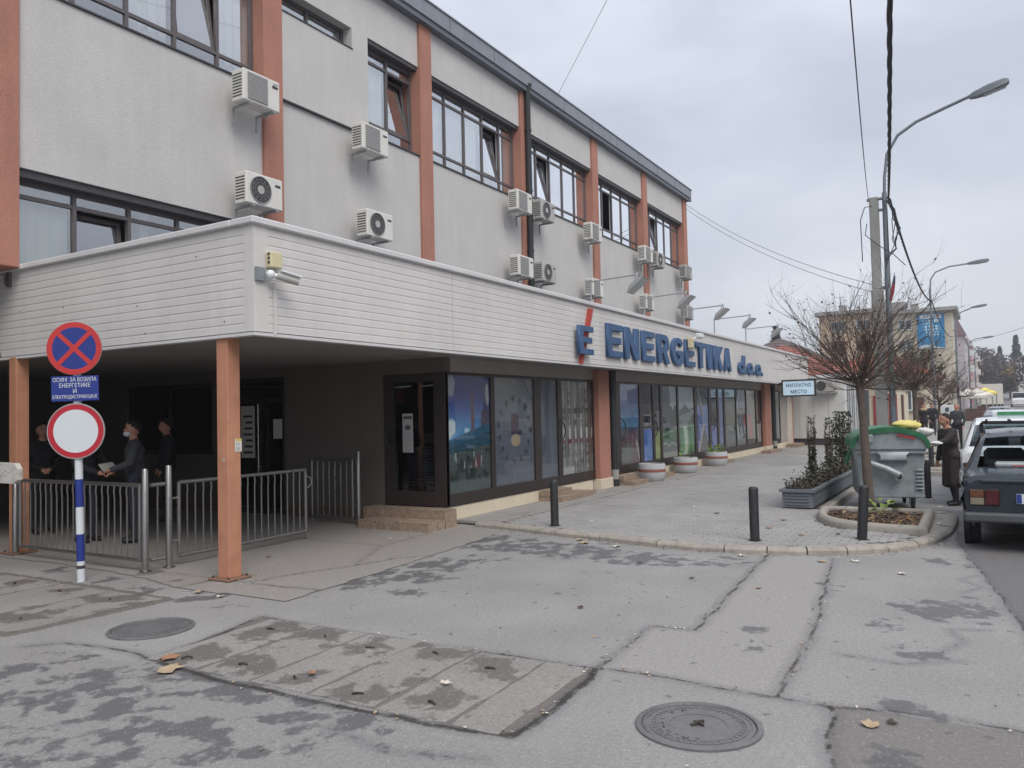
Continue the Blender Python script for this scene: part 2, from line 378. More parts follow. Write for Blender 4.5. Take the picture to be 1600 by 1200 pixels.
STRIP = [(9.6, 2.26), (7.61, 2.11), (6.05, 2.01), (6.04, 2.34), (5.43, 2.31), (4.87, 2.3), (4.86, 1.14), (5.51, 1.16), (6.17, 1.18), (7.95, 1.37), (9.6, 1.55)]
PATCH = [(4.9, .8), (4.41, .78), (4.04, .69), (3.6, .74), (2.9, .66), (1.0, .6), (1.0, -2), (4.9, -2)]
ROADZ = C_ROAD + [(1.4, -4), (12.4, -4)]
PIT = [(3.62, 2.2), (4.87, 2.26), (4.86, 5.46), (3.64, 5.22)]
PIT2 = [(3.45, 6.85), (4.98, 6.72), (5.02, 7.9), (4.97, 11.3), (3.3, 11.3)]
ROUGH = [(3.55, 6.5), (3.5, 2.3), (3.3, 1.9), (2.4, 1.9), (1.4, 2.2), (1.4, 7.2)]
def f_crack(X, Y):
    d = np.full(X.shape, 9.)
    for i, c in enumerate([C_MAIN, C_1, C_2, C_3, C_4, C_5, C_ROAD] + C_X):
        extra = .012 if i in (4,) else (.0 if i < 7 else -.012)
        d = np.minimum(d, seg_dist(X, Y, jag(c, .2, .022, 10 + i)) - extra + (.004 if i == 6 else 0))
    return d
def f_stain(X, Y):
    s = np.full(X.shape, .02)
    for x, y, r in STAINS: s = s + .40 * np.exp(-(((X - x) / r) ** 2 + ((Y - y) / r) ** 2))
    s = np.minimum(s, .41)
    s = np.where(poly_sdf(X, Y, ROUGH) < 0, s * .32 + .235, s)
    return s
m_fore = asphalt_mat('worn_asphalt', (149, 147, 145), [('strip', (155, 152, 149), .02), ('patch', (124, 120, 117), .05), ('rough', (143, 141, 139), .3), ('roadz', (110, 108, 109), .04), ('pit', (112, 107, 102), .06), ('pitb', (108, 103, 97), .2)])
forecourt = detail_sheet('forecourt', 1.4, 12.2, -3.0, 11.6, .035, m_fore, {
    'crack': f_crack, 'stain': f_stain, 'strip': lambda X, Y: poly_sdf(X, Y, STRIP), 'patch': lambda X, Y: poly_sdf(X, Y, PATCH),
    'rough': lambda X, Y: poly_sdf(X, Y, ROUGH), 'roadz': lambda X, Y: poly_sdf(X, Y, ROADZ), 'pit': lambda X, Y: poly_sdf(X, Y, PIT), 'pitb': lambda X, Y: poly_sdf(X, Y, PIT2)})
# concrete apron under the canopy and through the passage
APRON = [(9.62, 6.04), (9.2, 5.98), (7.38, 5.81), (6.43, 5.75), (5.35, 5.68), (5.33, 6.5), (5.29, 7.13), (5.46, 7.89), (5.53, 8.57), (5.58, 9.85), (5.53, 11.6), (.9, 11.6), (.9, 17.6), (10.4, 17.6), (10.4, 7.1), (10.0, 6.6)]
AC = [[(5.2, 7.16), (5.79, 7.16), (5.8, 6.39), (5.82, 5.68)], [(5.82, 6.7), (6.46, 6.51), (6.9, 6.3), (7.5, 6.16), (7.9, 5.86)], [(5.79, 7.2), (5.76, 8.1), (5.74, 9.3)], [(7.0, 6.3), (8.2, 6.9), (9.4, 7.0)], [(8.2, 6.9), (8.3, 9.5), (8.25, 13)]]
def a_crack(X, Y):
    d = np.full(X.shape, 9.)
    for i, c in enumerate(AC): d = np.minimum(d, seg_dist(X, Y, jag(c, .15, .03, 40 + i)) + (.008 if i > 1 else 0))
    return d
def a_stain(X, Y):
    s = np.full(X.shape, -.12)
    for x, y, r in [(6.45, 6.5, .12), (6.2, 6.45, .1), (5.75, 6.9, .16), (5.6, 8.15, .2), (5.75, 8.2, .18), (5.5, 7.5, .2), (5.9, 7.0, .1)]: s = s + .5 * np.exp(-(((X - x) / r) ** 2 + ((Y - y) / r) ** 2))
    return s
m_apron = asphalt_mat('apron_concrete', (152, 147, 142), [('edge', (152, 147, 142), .02)], stain=(110, 105, 100), stone=.12, rough=.75)
apron = detail_sheet('concrete_apron', .9, 10.4, 5.6, 17.6, .04, m_apron, {'crack': a_crack, 'stain': a_stain, 'edge': lambda X, Y: poly_sdf(X, Y, APRON)}, z=.007, wob=.001,
                     keep=lambda X, Y: poly_sdf(X, Y, APRON) < 0)

# lay-of-the-land sheets: ground to the horizon, street
def strip_sheet(name, y0, y1, z, mat, xs):
    b = MB(); vs = []
    for x in xs: vs += [(x, y0, z + rise(x)), (x, y1, z + rise(x))]
    b.add(vs, [(2 * i, 2 * i + 2, 2 * i + 3, 2 * i + 1) for i in range(len(xs) - 1)]); return tag(b.build(name, mat), kind='structure')
XS = [-80, 0, 40, 85, 100, 120, 160, 200, 240, 300, 420, 1500]
m_earth = M('ground_earth', (104, 100, 94), .95, .15, .3)
strip_sheet('ground', -900, 900, -.06, m_earth, XS)
m_road = M('road_asphalt', (126, 125, 126), .85, .12, .9, grain=.16, gscale=90, bump=.4, bscale=120, dirt=.55, dirtcol=(84, 82, 82))
strip_sheet('road', -9.2, 2.42, -.022, m_road, XS)
m_white = M('road_paint', (205, 205, 200), .7, .12, 6)
# zebra crossing far up the street
for k in range(7):
    xa = 66.0
    z = MB(); yy = -.6 - k * 1.05
    z.add([(xa, yy - .5, -.014), (xa + 3, yy - .5, -.014), (xa + 3, yy, -.014), (xa, yy, -.014)], [(0, 1, 2, 3)])
    tag(z.build('road_marking', m_white), kind='structure')
# opposite pavement
b = MB(); b.box(-80, 85, -13.5, -9.2, -.05, .1); far_pv = tag(b.build('pavement', M('pavement_far', (150, 148, 146), .9, .1, .8)), kind='structure')

# ------------------------------------------------------------------ pavement in front of the shops
KERB = [(10.2, 7.0), (10.13, 6.5), (10.06, 6.05), (9.82, 5.16), (9.67, 4.38), (9.49, 3.65), (9.43, 2.98), (9.49, 2.39), (9.64, 1.85), (9.86, 1.38), (10.2, 1.0), (10.75, .68), (11.4, .5), (12.2, .43), (13.6, .43)]
SWP = KERB + [(13.62, .5), (13.62, 2.3), (21.8, 2.3), (21.8, .45), (85, .45), (85, 7.24), (10.2, 7.24)]
m_pv = M('paver_concrete', (150, 148, 146), .88, .10, 1.2, grain=.10, gscale=55, bump=.35, bscale=90, dirt=.35, dirtcol=(112, 109, 106))
m_pvj = M('paver_joint', (88, 84, 80), .95, .15, 2)
def brick_ground(name):
    m, t, bb = newmat(name); N = t.nodes.new; K = t.links.new; g = N('ShaderNodeNewGeometry')
    sp = N('ShaderNodeSeparateXYZ'); cb = N('ShaderNodeCombineXYZ'); K(g.outputs['Position'], sp.inputs[0]); K(sp.outputs[1], cb.inputs[0]); K(sp.outputs[0], cb.inputs[1])
    br = N('ShaderNodeTexBrick'); br.inputs['Scale'].default_value = 1; br.inputs['Brick Width'].default_value = .2; br.inputs['Row Height'].default_value = .1; br.inputs['Mortar Size'].default_value = .004
    br.inputs['Color1'].default_value = (*s2l((156, 154, 151)), 1); br.inputs['Color2'].default_value = (*s2l((144, 142, 140)), 1); br.inputs['Mortar'].default_value = (*s2l((116, 112, 108)), 1)
    K(cb.outputs[0], br.inputs['Vector']); nz = N('ShaderNodeTexNoise'); nz.inputs['Scale'].default_value = .9; nz.inputs['Detail'].default_value = 6; K(g.outputs['Position'], nz.inputs['Vector'])
    mr = N('ShaderNodeMapRange'); mr.inputs[1].default_value = .3; mr.inputs[2].default_value = .7; mr.inputs[3].default_value = .84; mr.inputs[4].default_value = 1.12; K(nz.outputs['Fac'], mr.inputs[0])
    mm = N('ShaderNodeMix'); mm.data_type = 'RGBA'; mm.blend_type = 'MULTIPLY'; mm.inputs[0].default_value = 1; K(br.outputs['Color'], mm.inputs[6]); K(mr.outputs[0], mm.inputs[7])
    K(mm.outputs[2], bb.inputs['Base Color']); bb.inputs['Roughness'].default_value = .88; return m
# near bed of the pavement (under the pavers) and the far stretch
inner0 = [(10.45, 7.0), (10.36, 6.5), (10.3, 6.05), (10.05, 5.2), (9.9, 4.4), (9.72, 3.65), (9.66, 2.98), (9.71, 2.42), (9.85, 1.95), (10.05, 1.5), (10.36, 1.16), (10.85, .87), (11.45, .7), (12.2, .62), (13.5, .6)]
SW_N = inner0 + [(13.5, 2.36), (20.0, 2.36), (20.0, 7.24), (10.45, 7.24)]
SW_F = [(20.0, 2.3), (21.8, 2.3), (21.8, .45), (85, .45), (85, 7.24), (20.0, 7.24)]
b = MB(); b.prism(SW_N, -.04, SW - .016); sidewalk = tag(b.build('sidewalk', m_pvj), kind='structure')
b = MB(); b.prism(SW_F, -.04, SW - .001); tag(b.build('sidewalk', brick_ground('paver_far')), kind='structure')
BED = [(13.2, 2.27), (12.45, 2.24), (11.75, 2.02), (11.4, 1.6), (11.27, 1.1), (11.26, .70), (13.25, .72)]
# kerb stones along the edge
def resample(pts, step):
    out = [pts[0]]; acc = 0
    for (ax, ay), (bx, by) in zip(pts[:-1], pts[1:]):
        l = math.hypot(bx - ax, by - ay); n = max(1, int(l / step))
        for i in range(1, n + 1): out.append((ax + (bx - ax) * i / n, ay + (by - ay) * i / n))
    return out
m_kerb = M('kerb_concrete', (156, 150, 141), .9, .14, 5, grain=.12, gscale=80, bump=.5, bscale=70, dirt=.45, dirtcol=(104, 98, 90))
def smooth_path(pts, it=2):
    for _ in range(it):
        q = [pts[0]]
        for (ax, ay), (bx, by) in zip(pts[:-1], pts[1:]): q += [(ax * .75 + bx * .25, ay * .75 + by * .25), (ax * .25 + bx * .75, ay * .25 + by * .75)]
        pts = q + [pts[-1]]
    return pts
kp = resample(smooth_path(KERB), .04); cum = [0]
for a, c in zip(kp[:-1], kp[1:]): cum.append(cum[-1] + math.hypot(c[0] - a[0], c[1] - a[1]))
def kpt(s):
    s = max(0, min(cum[-1] - 1e-6, s))
    import bisect
    i = max(0, bisect.bisect_right(cum, s) - 1); i = min(i, len(kp) - 2); t = (s - cum[i]) / max(1e-9, cum[i + 1] - cum[i])
    x = kp[i][0] + (kp[i + 1][0] - kp[i][0]) * t; y = kp[i][1] + (kp[i + 1][1] - kp[i][1]) * t
    dx, dy = kp[i + 1][0] - kp[i][0], kp[i + 1][1] - kp[i][1]; l = math.hypot(dx, dy); return x, y, -dy / l, dx / l   # normal to the pavement side
s = .25; rr = random.Random(4); kerb_top = []
while s < cum[-1] - .1:
    curved = 4.2 < s < 8.2
    ln = rr.uniform(.42, .55) if curved else rr.uniform(.74, .9)
    e = min(s + ln, cum[-1]); dz = rr.uniform(-.008, .006); g = .008; kb = MB(); secs = []
    for k in range(4):
        x, y, nx_, ny_ = kpt(s + g + (e - s - 2 * g) * k / 3)
        prof = [(.0, -.03), (.004, .045 + dz), (.03, .072 + dz), (.06, .082 + dz), (.15, .083 + dz), (.155, -.03)]
        secs.append([(x + nx_ * o, y + ny_ * o, z) for o, z in prof])
    vs = [p for q in secs for p in q]; n = 6
    fs = [(i * n + j, (i + 1) * n + j, (i + 1) * n + j + 1, i * n + j + 1) for i in range(3) for j in range(5)] + [tuple(range(n)), tuple(3 * n + j for j in range(n))[::-1]]
    kb.add(vs, fs); kb.build('kerb_stone', m_kerb, sidewalk, smooth=35); s = e
kb = MB(); kb.box(21.8, 85, .4, .55, -.03, .09); kb.build('kerb_run', m_kerb, sidewalk)
kb = MB(); kb.cbox(13.62, 21.8, 2.26, 2.4, -.03, .085, .012); kb.build('kerb_run', m_kerb, sidewalk)
kb = MB(); kb.cbox(13.55, 13.68, .58, 2.26, -.03, .085, .012); kb.build('kerb_run', m_kerb, sidewalk)
kb = MB(); kb.cbox(21.72, 21.86, .56, 2.26, -.03, .085, .012); kb.build('kerb_run', m_kerb, sidewalk)
# pavers: near ones singly, the rest joined
inner = [(x + nx * .16, y + ny * .16) for x, y, nx, ny in [kpt(cum[-1] * i / 60) for i in range(61)]]
PVP = inner + [(13.5, .6), (13.5, 2.45), (20.0, 2.45), (20.0, 6.42), (10.3, 6.42)]
cells = []
row = 0; x = 9.55
while x < 20.0:
    y = .5 + (.1 if row % 2 else 0)
    while y < 6.42:
        cx, cy = x + .05, y + .1
        if in_poly(cx, cy, PVP) and not in_poly(cx, cy, BED) and all(in_poly(cx + a, cy + c, PVP) for a in (-.05, .05) for c in (-.1, .1)): cells.append((cx, cy))
        y += .2
    x += .1; row += 1
cells.sort(key=lambda p: math.hypot(p[0], p[1] - 0) + .0 * p[1])
pm = MB(); pm.add([(-.0445, -.0945, -.03), (.0445, -.0945, -.03), (.0445, .0945, -.03), (-.0445, .0945, -.03), (-.0445, -.0945, -.001), (.0445, -.0945, -.001), (.0445, .0945, -.001), (-.0445, .0945, -.001), (-.038, -.088, .006), (.038, -.088, .006), (.038, .088, .006), (-.038, .088, .006)],
                  [(0, 1, 5, 4), (1, 2, 6, 5), (2, 3, 7, 6), (3, 0, 4, 7), (4, 5, 9, 8), (5, 6, 10, 9), (6, 7, 11, 10), (7, 4, 8, 11), (8, 9, 10, 11)])
paver_me = pm.mesh('paver', m_pv)
pr_ = random.Random(11); bulk = MB()
for i, (cx, cy) in enumerate(cells):
    z = SW - .006 + pr_.uniform(-.003, .003); rx, ry = pr_.uniform(-.03, .03), pr_.uniform(-.015, .015)
    if i < 300: part_from(paver_me, 'paver', sidewalk, (cx, cy, z), (ry, rx, pr_.uniform(-.01, .01)))
    else: bulk.add(pm.v, pm.f, 0, Matrix.Translation((cx, cy, z)) @ Euler((ry, rx, 0)).to_matrix().to_4x4())
tag(bulk.build('pavers', m_pv, sidewalk), kind='stuff')
# large flags along the shop wall
m_flag = M('flagstone_concrete', (146, 143, 139), .9, .12, 1.6, grain=.1, bump=.3, dirt=.4, dirtcol=(108, 104, 98))
x = 10.3; fr = random.Random(5)
while x < 34:
    w = .98
    for (ya, yb) in ((6.43, 6.82), (6.83, 7.22)):
        if in_poly(x + .1, ya + .1, SWP):
            f = MB(); dz = fr.uniform(-.004, .004); f.cbox(x + .006, x + w - .006, ya + .004, yb - .004, .02, SW + dz, .008); f.build('flagstone', m_flag, sidewalk)
    x += w
b = MB(); b.box(11.5, 13.52, .585, .702, .0, SW - .004); b.build('kerb_backing', m_kerb, sidewalk)
m_soil = M('bare_soil', (72, 60, 50), .98, .3, 6, grain=.3, gscale=50, bump=1, bscale=30)
# ================================================================== OFFICE BUILDING
m_plas = M('grey_plaster', (192, 190, 188), .92, .05, 1.1, grain=.07, gscale=45, bump=.5, bscale=55, streak=.055)
m_terr = M('terracotta_plaster', (170, 120, 104), .9, .09, 1.6, grain=.11, gscale=42, bump=.6, bscale=55, streak=.10)
m_frame = M('brown_aluminium', (92, 86, 87), .45, .06, 4, grain=.03)
m_sill = M('dark_sill_metal', (66, 64, 68), .5, .08, 4)
m_zinc = M('grey_sheet_metal', (128, 135, 144), .55, .06, 1.2, grain=.03, streak=.1)
m_zincd = M('dark_sheet_metal', (98, 104, 113), .55, .06, 1.2)
m_inner = M('room_interior', (92, 90, 88), .9, .1, 1)
m_curt = M('curtain_cloth', (222, 223, 224), .9, .08, 3, grain=.04)
m_green = M('green_grey_blinds', (158, 166, 158), .9, .08, 3)
m_pane = glass('window_glass', (.93, .95, .95), 4.5)
m_clad = M('white_cladding', (207, 204, 202), .5, .06, .9, grain=.02, streak=.06)
m_cop = M('white_coping_metal', (208, 207, 208), .45, .06, 1.5, streak=.05)
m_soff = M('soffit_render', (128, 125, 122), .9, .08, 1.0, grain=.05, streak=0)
m_lint = M('lintel_render', (158, 153, 147), .9, .08, 1.5)
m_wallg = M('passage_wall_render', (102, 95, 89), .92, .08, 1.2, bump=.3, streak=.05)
m_skirt = M('brown_skirting_tile', (98, 82, 70), .6, .12, 4)
m_plin = M('cream_plinth_tile', (214, 202, 180), .5, .06, 3, grain=.05)
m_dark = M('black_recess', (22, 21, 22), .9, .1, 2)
m_pipe = M('black_downpipe', (44, 47, 50), .5, .1, 3)

bld = thing('office_building', 'grey and terracotta office block with white clad canopy and blue lettering over shops', 'building', (10.1, 7.2, 0))
XR = [1.05, 5.70, 10.34, 14.96, 19.57, 24.26, 28.76, 33.46]      # right edges of the pilasters
PW = .45; YF = 10.94; YW = 11.15; ZB, ZL0, ZL1, ZU0, ZU1, ZP0, ZP1 = 2.62, 3.55, 5.13, 7.64, 9.70, 10.70, 11.24
for xr in XR:
    b = MB(); b.cbox(xr - PW, xr, YF - .07, YW + .25, 3.765 if xr < 6 else ZB, ZP0 + .02, .012); b.build('pilaster', m_terr, bld)
def bars(b, x0, x1, z0, z1, y, xm, zt, w=.055, d=.07, edge=.06):
    b.box(x0, x1, y, y + d, z0, z0 + edge); b.box(x0, x1, y, y + d, z1 - edge, z1)
    b.box(x0, x0 + edge, y, y + d, z0 + edge, z1 - edge); b.box(x1 - edge, x1, y, y + d, z0 + edge, z1 - edge)
    for x in xm: b.box(x - w / 2, x + w / 2, y - .004, y + d - .004, z0 + edge, z1 - edge)
    for z in zt:
        cuts = [x0 + edge] + [c for x in xm for c in (x - w / 2, x + w / 2)] + [x1 - edge]
        for a, c in zip(cuts[::2], cuts[1::2]): b.box(a, c, y, y + d, z - w / 2, z + w / 2)
def drape(b, x0, x1, z0, z1, y, step=.09, amp=.025, seed=0):
    r = random.Random(seed); n = max(2, int((x1 - x0) / step)); vs = []
    for i in range(n + 1):
        x = x0 + (x1 - x0) * i / n; yy = y + (amp if i % 2 else -amp) * r.uniform(.5, 1.3)
        vs += [(x, yy, z0), (x, yy, z1)]
    b.add(vs, [(2 * i, 2 * i + 2, 2 * i + 3, 2 * i + 1) for i in range(n)])
def window(parent, x0, x1, z0, z1, y, xm, zt, tilt=(), open_=(), curt=None, cmat=None, seed=0):
    b = MB(); bars(b, x0, x1, z0, z1, y, xm, zt); w = b.build('window', m_frame, parent)
    ex = [x0 + .06] + [x for x in xm] + [x1 - .06]; ez = [z0 + .06] + [z for z in zt] + [z1 - .06]
    for i, (a, c) in enumerate(zip(ex[:-1], ex[1:])):
        for j, (e, f) in enumerate(zip(ez[:-1], ez[1:])):
            a2, c2, e2, f2 = a + (.028 if i else 0), c - (.028 if i < len(ex) - 2 else 0), e + (.028 if j else 0), f - (.028 if j < len(ez) - 2 else 0)
            if (i, j) in open_: continue
            p = MB(); T = None
            if (i, j) in tilt: T = Matrix.Translation((0, y + .05, e2)) @ Matrix.Rotation(-R(8), 4, 'X') @ Matrix.Translation((0, -y - .05, -e2))
            if (i, j) in tilt:
                q = MB(); k = .06
                q.box(a2 + .005, c2 - .005, y + .03, y + .075, e2 + .004, e2 + k, 0, T); q.box(a2 + .005, c2 - .005, y + .03, y + .075, f2 - k, f2 - .004, 0, T)
                q.box(a2 + .005, a2 + k, y + .03, y + .075, e2 + k, f2 - k, 0, T); q.box(c2 - k, c2 - .005, y + .03, y + .075, e2 + k, f2 - k, 0, T)
                q.build('sash', m_frame, w)
                p.box(a2 + k, c2 - k, y + .045, y + .055, e2 + k, f2 - k, 0, T)
            else: p.box(a2, c2, y + .03, y + .04, e2, f2)
            p.build('pane', m_pane, w)
    gaps = [(ex[i], ex[i + 1]) for (i, j) in tilt]; cl = []
    for (a, c) in (curt or []):
        for (g0, g1) in gaps:
            if a < g1 and c > g0:
                if g0 - a > .1: cl.append((a, g0 - .02))
                a = g1 + .02
        if c - a > .1: cl.append((a, c))
    for i, (a, c) in enumerate(cl):
        q = MB(); drape(q, a, c, z0 + .03, z1 - .03, y + .14, seed=seed * 7 + i); q.build('curtain', cmat or m_curt, w)
    return w
FX0 = 5.95
bays = list(zip(XR[:-1], [x - PW for x in XR[1:]]))
for k, (x0, x1) in enumerate(bays):
    # spandrels between the pilasters; bay 2 has its own layout
    b = MB(); b.box(x0, x1, YF, YW + .2, ZL1, ZU0 - .02)
    b.build('spandrel', m_plas, bld)
    b = MB(); b.box(x0, x1, YF, YW + .2, ZU1, ZP0 + .02); b.build('spandrel', m_plas, bld)
    b = MB(); b.box(x0 if k != 1 else FX0, x1, YF, YW + .2, ZB if k else 3.83, max(ZL0, 3.83 + (0 if k else .1))); b.build('spandrel', m_plas, bld)
    b = MB(); b.box(x0, x1, YF + .04, YW, ZL1 - .11, ZL1); b.build('window_head', m_sill, bld)
    st = (x1 - x0 - .1) / 5; xm = [x0 + .88 + .845 * i for i in range(4)]
    xm = [x for x in xm if x < x1 - .3]
    r = random.Random(30 + k)
    # lower storey
    window(bld, x0, x1, ZL0 if k else 3.92, ZL1 - .11, YW, [x0 + .9 + .85 * i for i in range(4)], [4.80], tilt={(1, 0)} if k == 1 else (), curt=[(x0, x0 + 1.65), (x0 + 2.0, x0 + 2.15)] if k == 1 else [(x0, x1)], cmat=m_green, seed=k)
    if k == 2: continue
    b = MB(); b.cbox(x0 - .0, x1, YF - .035, YW + .01, ZU0 - .02, ZU0 + .012, .006); b.build('sill', m_sill, bld)
    b = MB(); b.box(x0, x1, YF + .03, YW, ZU1 - .09, ZU1); b.build('window_head', m_sill, bld)
    tl = {0: (), 1: {(3, 1)}, 3: {(3, 1)}, 4: {(1, 1)}, 5: (), 6: {(1, 1)}}[k]
    op = {5: {(1, 1)}}.get(k, ())
    cu = {1: [(x0, x0 + 1.0), (x0 + 1.75, x0 + 2.5), (x0 + 2.6, x0 + 3.3), (x0 + 3.35, x1)], 5: [(x0, x0 + .8), (x0 + 1.75, x1)]}.get(k, [(x0, x0 + 2.5), (x0 + 2.56, x1)])
    window(bld, x0, x1, ZU0 + .012, ZU1 - .09, YW, xm, [8.0, 9.33], tilt=tl, open_=op, curt=cu, seed=k + 9)
# bay 2: high strip window, proud panel, narrow pier, two-light window
x0, x1 = bays[2]
b = MB(); b.box(x0, 12.27, YF - .05, YW + .2, 7.58, 9.22); b.build('spandrel', m_plas, bld)
b = MB(); b.box(12.27, 12.76, YF - .02, YW + .2, ZU0 - .02, ZU1); b.build('pier', m_plas, bld)
b = MB(); b.cbox(x0, 12.26, YF - .07, YW, 9.22, 9.245, .006); b.build('sill', m_sill, bld)
b = MB(); b.cbox(x0, 12.22, YF - .062, YF, 7.545, 7.58, .006); b.build('ledge', m_sill, bld)
b = MB(); b.cbox(12.76, x1, YF - .035, YW + .01, ZU0 - .02, ZU0 + .012, .006); b.build('sill', m_sill, bld)
b = MB(); b.box(12.76, x1, YF + .03, YW, ZU1 - .09, ZU1); b.build('window_head', m_sill, bld)
window(bld, x0, 12.27, 9.245, ZU1, YW, [x0 + .9], [], seed=21)
window(bld, 12.76, x1, ZU0 + .012, ZU1 - .09, YW, [13.64], [8.0, 9.33], tilt={(1, 1)}, curt=[(12.8, 13.6), (13.9, x1)], seed=22)
# parapet, roof, gutter end
b = MB(); b.box(.5, 33.6, YF - .2, YW + .3, ZP0 + .02, ZP0 + .15); b.build('parapet_soffit_band', m_zincd, bld)
b = MB(); b.box(.45, 33.64, YF - .24, YW + .3, ZP0 + .15, ZP1 - .03); b.box(.42, 33.67, YF - .27, YW + .4, ZP1 - .03, ZP1); b.build('parapet', m_zinc, bld)
for i in range(17):
    b = MB(); xx = 1.5 + i * 2.0; b.box(xx - .012, xx + .012, YF - .246, YF - .239, ZP0 + .16, ZP1 - .035); b.build('parapet_seam', m_zincd, bld)
b = MB(); b.tube([(33.6, YF - .1, ZP1 - .32), (33.95, YF - .1, ZP1 - .40)], .05, 8); b.build('rain_spout', m_zincd, bld)
b = MB(); b.box(.6, 33.5, YW + .3, 20, ZP1 - .3, ZP1 - .1); b.build('roof', m_zincd, bld)
b = MB(); b.box(.6, .75, YW + .25, 20, ZB + .35, ZP1 - .3); b.box(33.3, 33.44, YW + .25, 20, ZB + .35, ZP1 - .3); b.box(.75, 33.72, 19.8, 20, 0, ZP1 - .3); b.build('outer_wall', m_plas, bld)
b = MB(); b.box(.75, 33.72, 14.0, 14.1, ZB + .35, ZP1 - .3); b.box(.75, 33.72, YW + .22, 14.0, 6.2, 6.35)  # inner walls and floor added to block light through the windows
for xx in [x - .25 for x in XR[1:-1]]: b.box(xx - .06, xx + .06, YW + .26, 14.0, 3.85 if xx < 6 else ZB + .36, ZP1 - .31)
b.build('room_blackout_walls', m_inner, bld)
# ---- canopy round the ground floor
FX, FY, FZ0, FZ1, FXE = 5.74, 6.5, 2.62, 3.74, 35.6
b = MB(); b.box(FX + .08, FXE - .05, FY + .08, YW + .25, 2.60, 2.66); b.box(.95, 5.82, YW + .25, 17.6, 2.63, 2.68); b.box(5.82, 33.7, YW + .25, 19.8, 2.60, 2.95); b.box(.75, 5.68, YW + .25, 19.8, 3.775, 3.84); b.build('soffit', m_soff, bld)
b = MB(); b.box(FX + .08, FXE - .05, FY + .08, 10.80, 3.55, 3.62); b.box(FX + .08, FX + .14, FY + .08, 12.4, 2.67, 3.55); b.box(FX + .14, FXE - .05, FY + .08, FY + .14, 2.67, 3.55); b.box(FXE - .1, FXE - .04, FY + .14, YF, 2.67, 3.55)
canopy = b.build('canopy', m_zincd, bld)
NP = 12; PH = (FZ1 - FZ0) / NP
def plank(x0, x1, along, zi):
    """one shiplap board; along 'x' = street side, 'y' = passage side"""
    z0 = FZ0 + zi * PH; z1 = z0 + PH; prof = [(.0, z0 + .0005), (.0, z0 + .012), (.001, z1 - .020), (.004, z1 - .012), (.004, z1 - .0005), (.05, z1 - .0005), (.05, z0 + .0005)]
    b = MB(); n = len(prof); vs = []
    for s in (x0, x1):
        for (o, z) in prof: vs.append((s, FY + o, z) if along == 'x' else (FX + o, s, z))
    fs = [(j, (j + 1) % n, n + (j + 1) % n, n + j) for j in range(n)] + [tuple(range(n))[::-1], tuple(range(n, 2 * n))]
    if along == 'x': fs = [f[::-1] for f in fs]
    b.add(vs, fs); return b.build('cladding_board', m_clad, canopy)
secs = [(5.94, 9.33), (9.338, 15.4), (15.408, 21.5), (21.508, 27.6), (27.608, FXE - .06)]
for zi in range(NP):
    for a, c in secs: plank(a, c, 'x', zi)
    plank(6.64, 12.4, 'y', zi)
b = MB(); b.box(FX - .003, FX + .2, FY - .003, FY + .06, FZ0, FZ1); b.box(FX - .003, FX + .06, FY + .06, FY + .14, FZ0, FZ1); b.build('corner_trim', m_clad, canopy)
b = MB(); b.box(FXE - .06, FXE, FY - .003, FY + .06, FZ0, FZ1); b.build('end_trim', m_clad, canopy)
b = MB(); b.cbox(FX - .05, FXE + .05, FY - .05, FY + .30, FZ1, FZ1 + .075, .012); b.cbox(FX - .05, FX + .3, FY + .302, 10.805, FZ1, FZ1 + .074, .012); b.cbox(FX - .05, FX - .005, 10.807, 12.4, FZ1, FZ1 + .074, .012); b.build('coping', m_cop, canopy)
b = MB(); b.box(FX - .02, FXE, FY - .02, FY + .09, FZ0 - .045, FZ0 - .012); b.box(FX - .02, FX + .09, FY + .09, 12.4, FZ0 - .045, FZ0 - .012); b.build('drip_edge', m_cop, canopy)
for (yy, zz) in ((10.95, 3.2), (9.95, 3.16), (8.45, 3.05), (8.3, 2.72), (6.95, 2.75), (7.4, 3.5)):
    b = MB(); b.box(FX - .003, FX + .02, yy - .007, yy + .007, zz - .007, zz + .007); b.build('screw_hole', m_dark, canopy)
# a line of bent flashing on the canopy roof against the wall
# ---- steel columns
m_steel = M('terracotta_paint_steel', (186, 132, 104), .6, .10, 3, grain=.06, streak=.10, dirt=.18, dirtcol=(110, 66, 48))
for (cx, cy) in ((5.84, 7.02), (5.80, 11.08)):
    b = MB(); b.cbox(cx - .085, cx + .085, cy - .085, cy + .085, .03, 2.599, .006); c = b.build('column', m_steel, bld)
    b = MB(); b.cbox(cx - .16, cx + .16, cy - .16, cy + .16, .012, .032, .004); b.build('base_plate', M('rusty_plate', (128, 98, 80), .8, .2, 12), c)
    for dx in (-.12, .12):
        for dy in (-.12, .12):
            b = MB(); b.lathe([(.014, 0), (.014, .02)], 6, (cx + dx, cy + dy, .032)); b.build('bolt', m_sill, c)
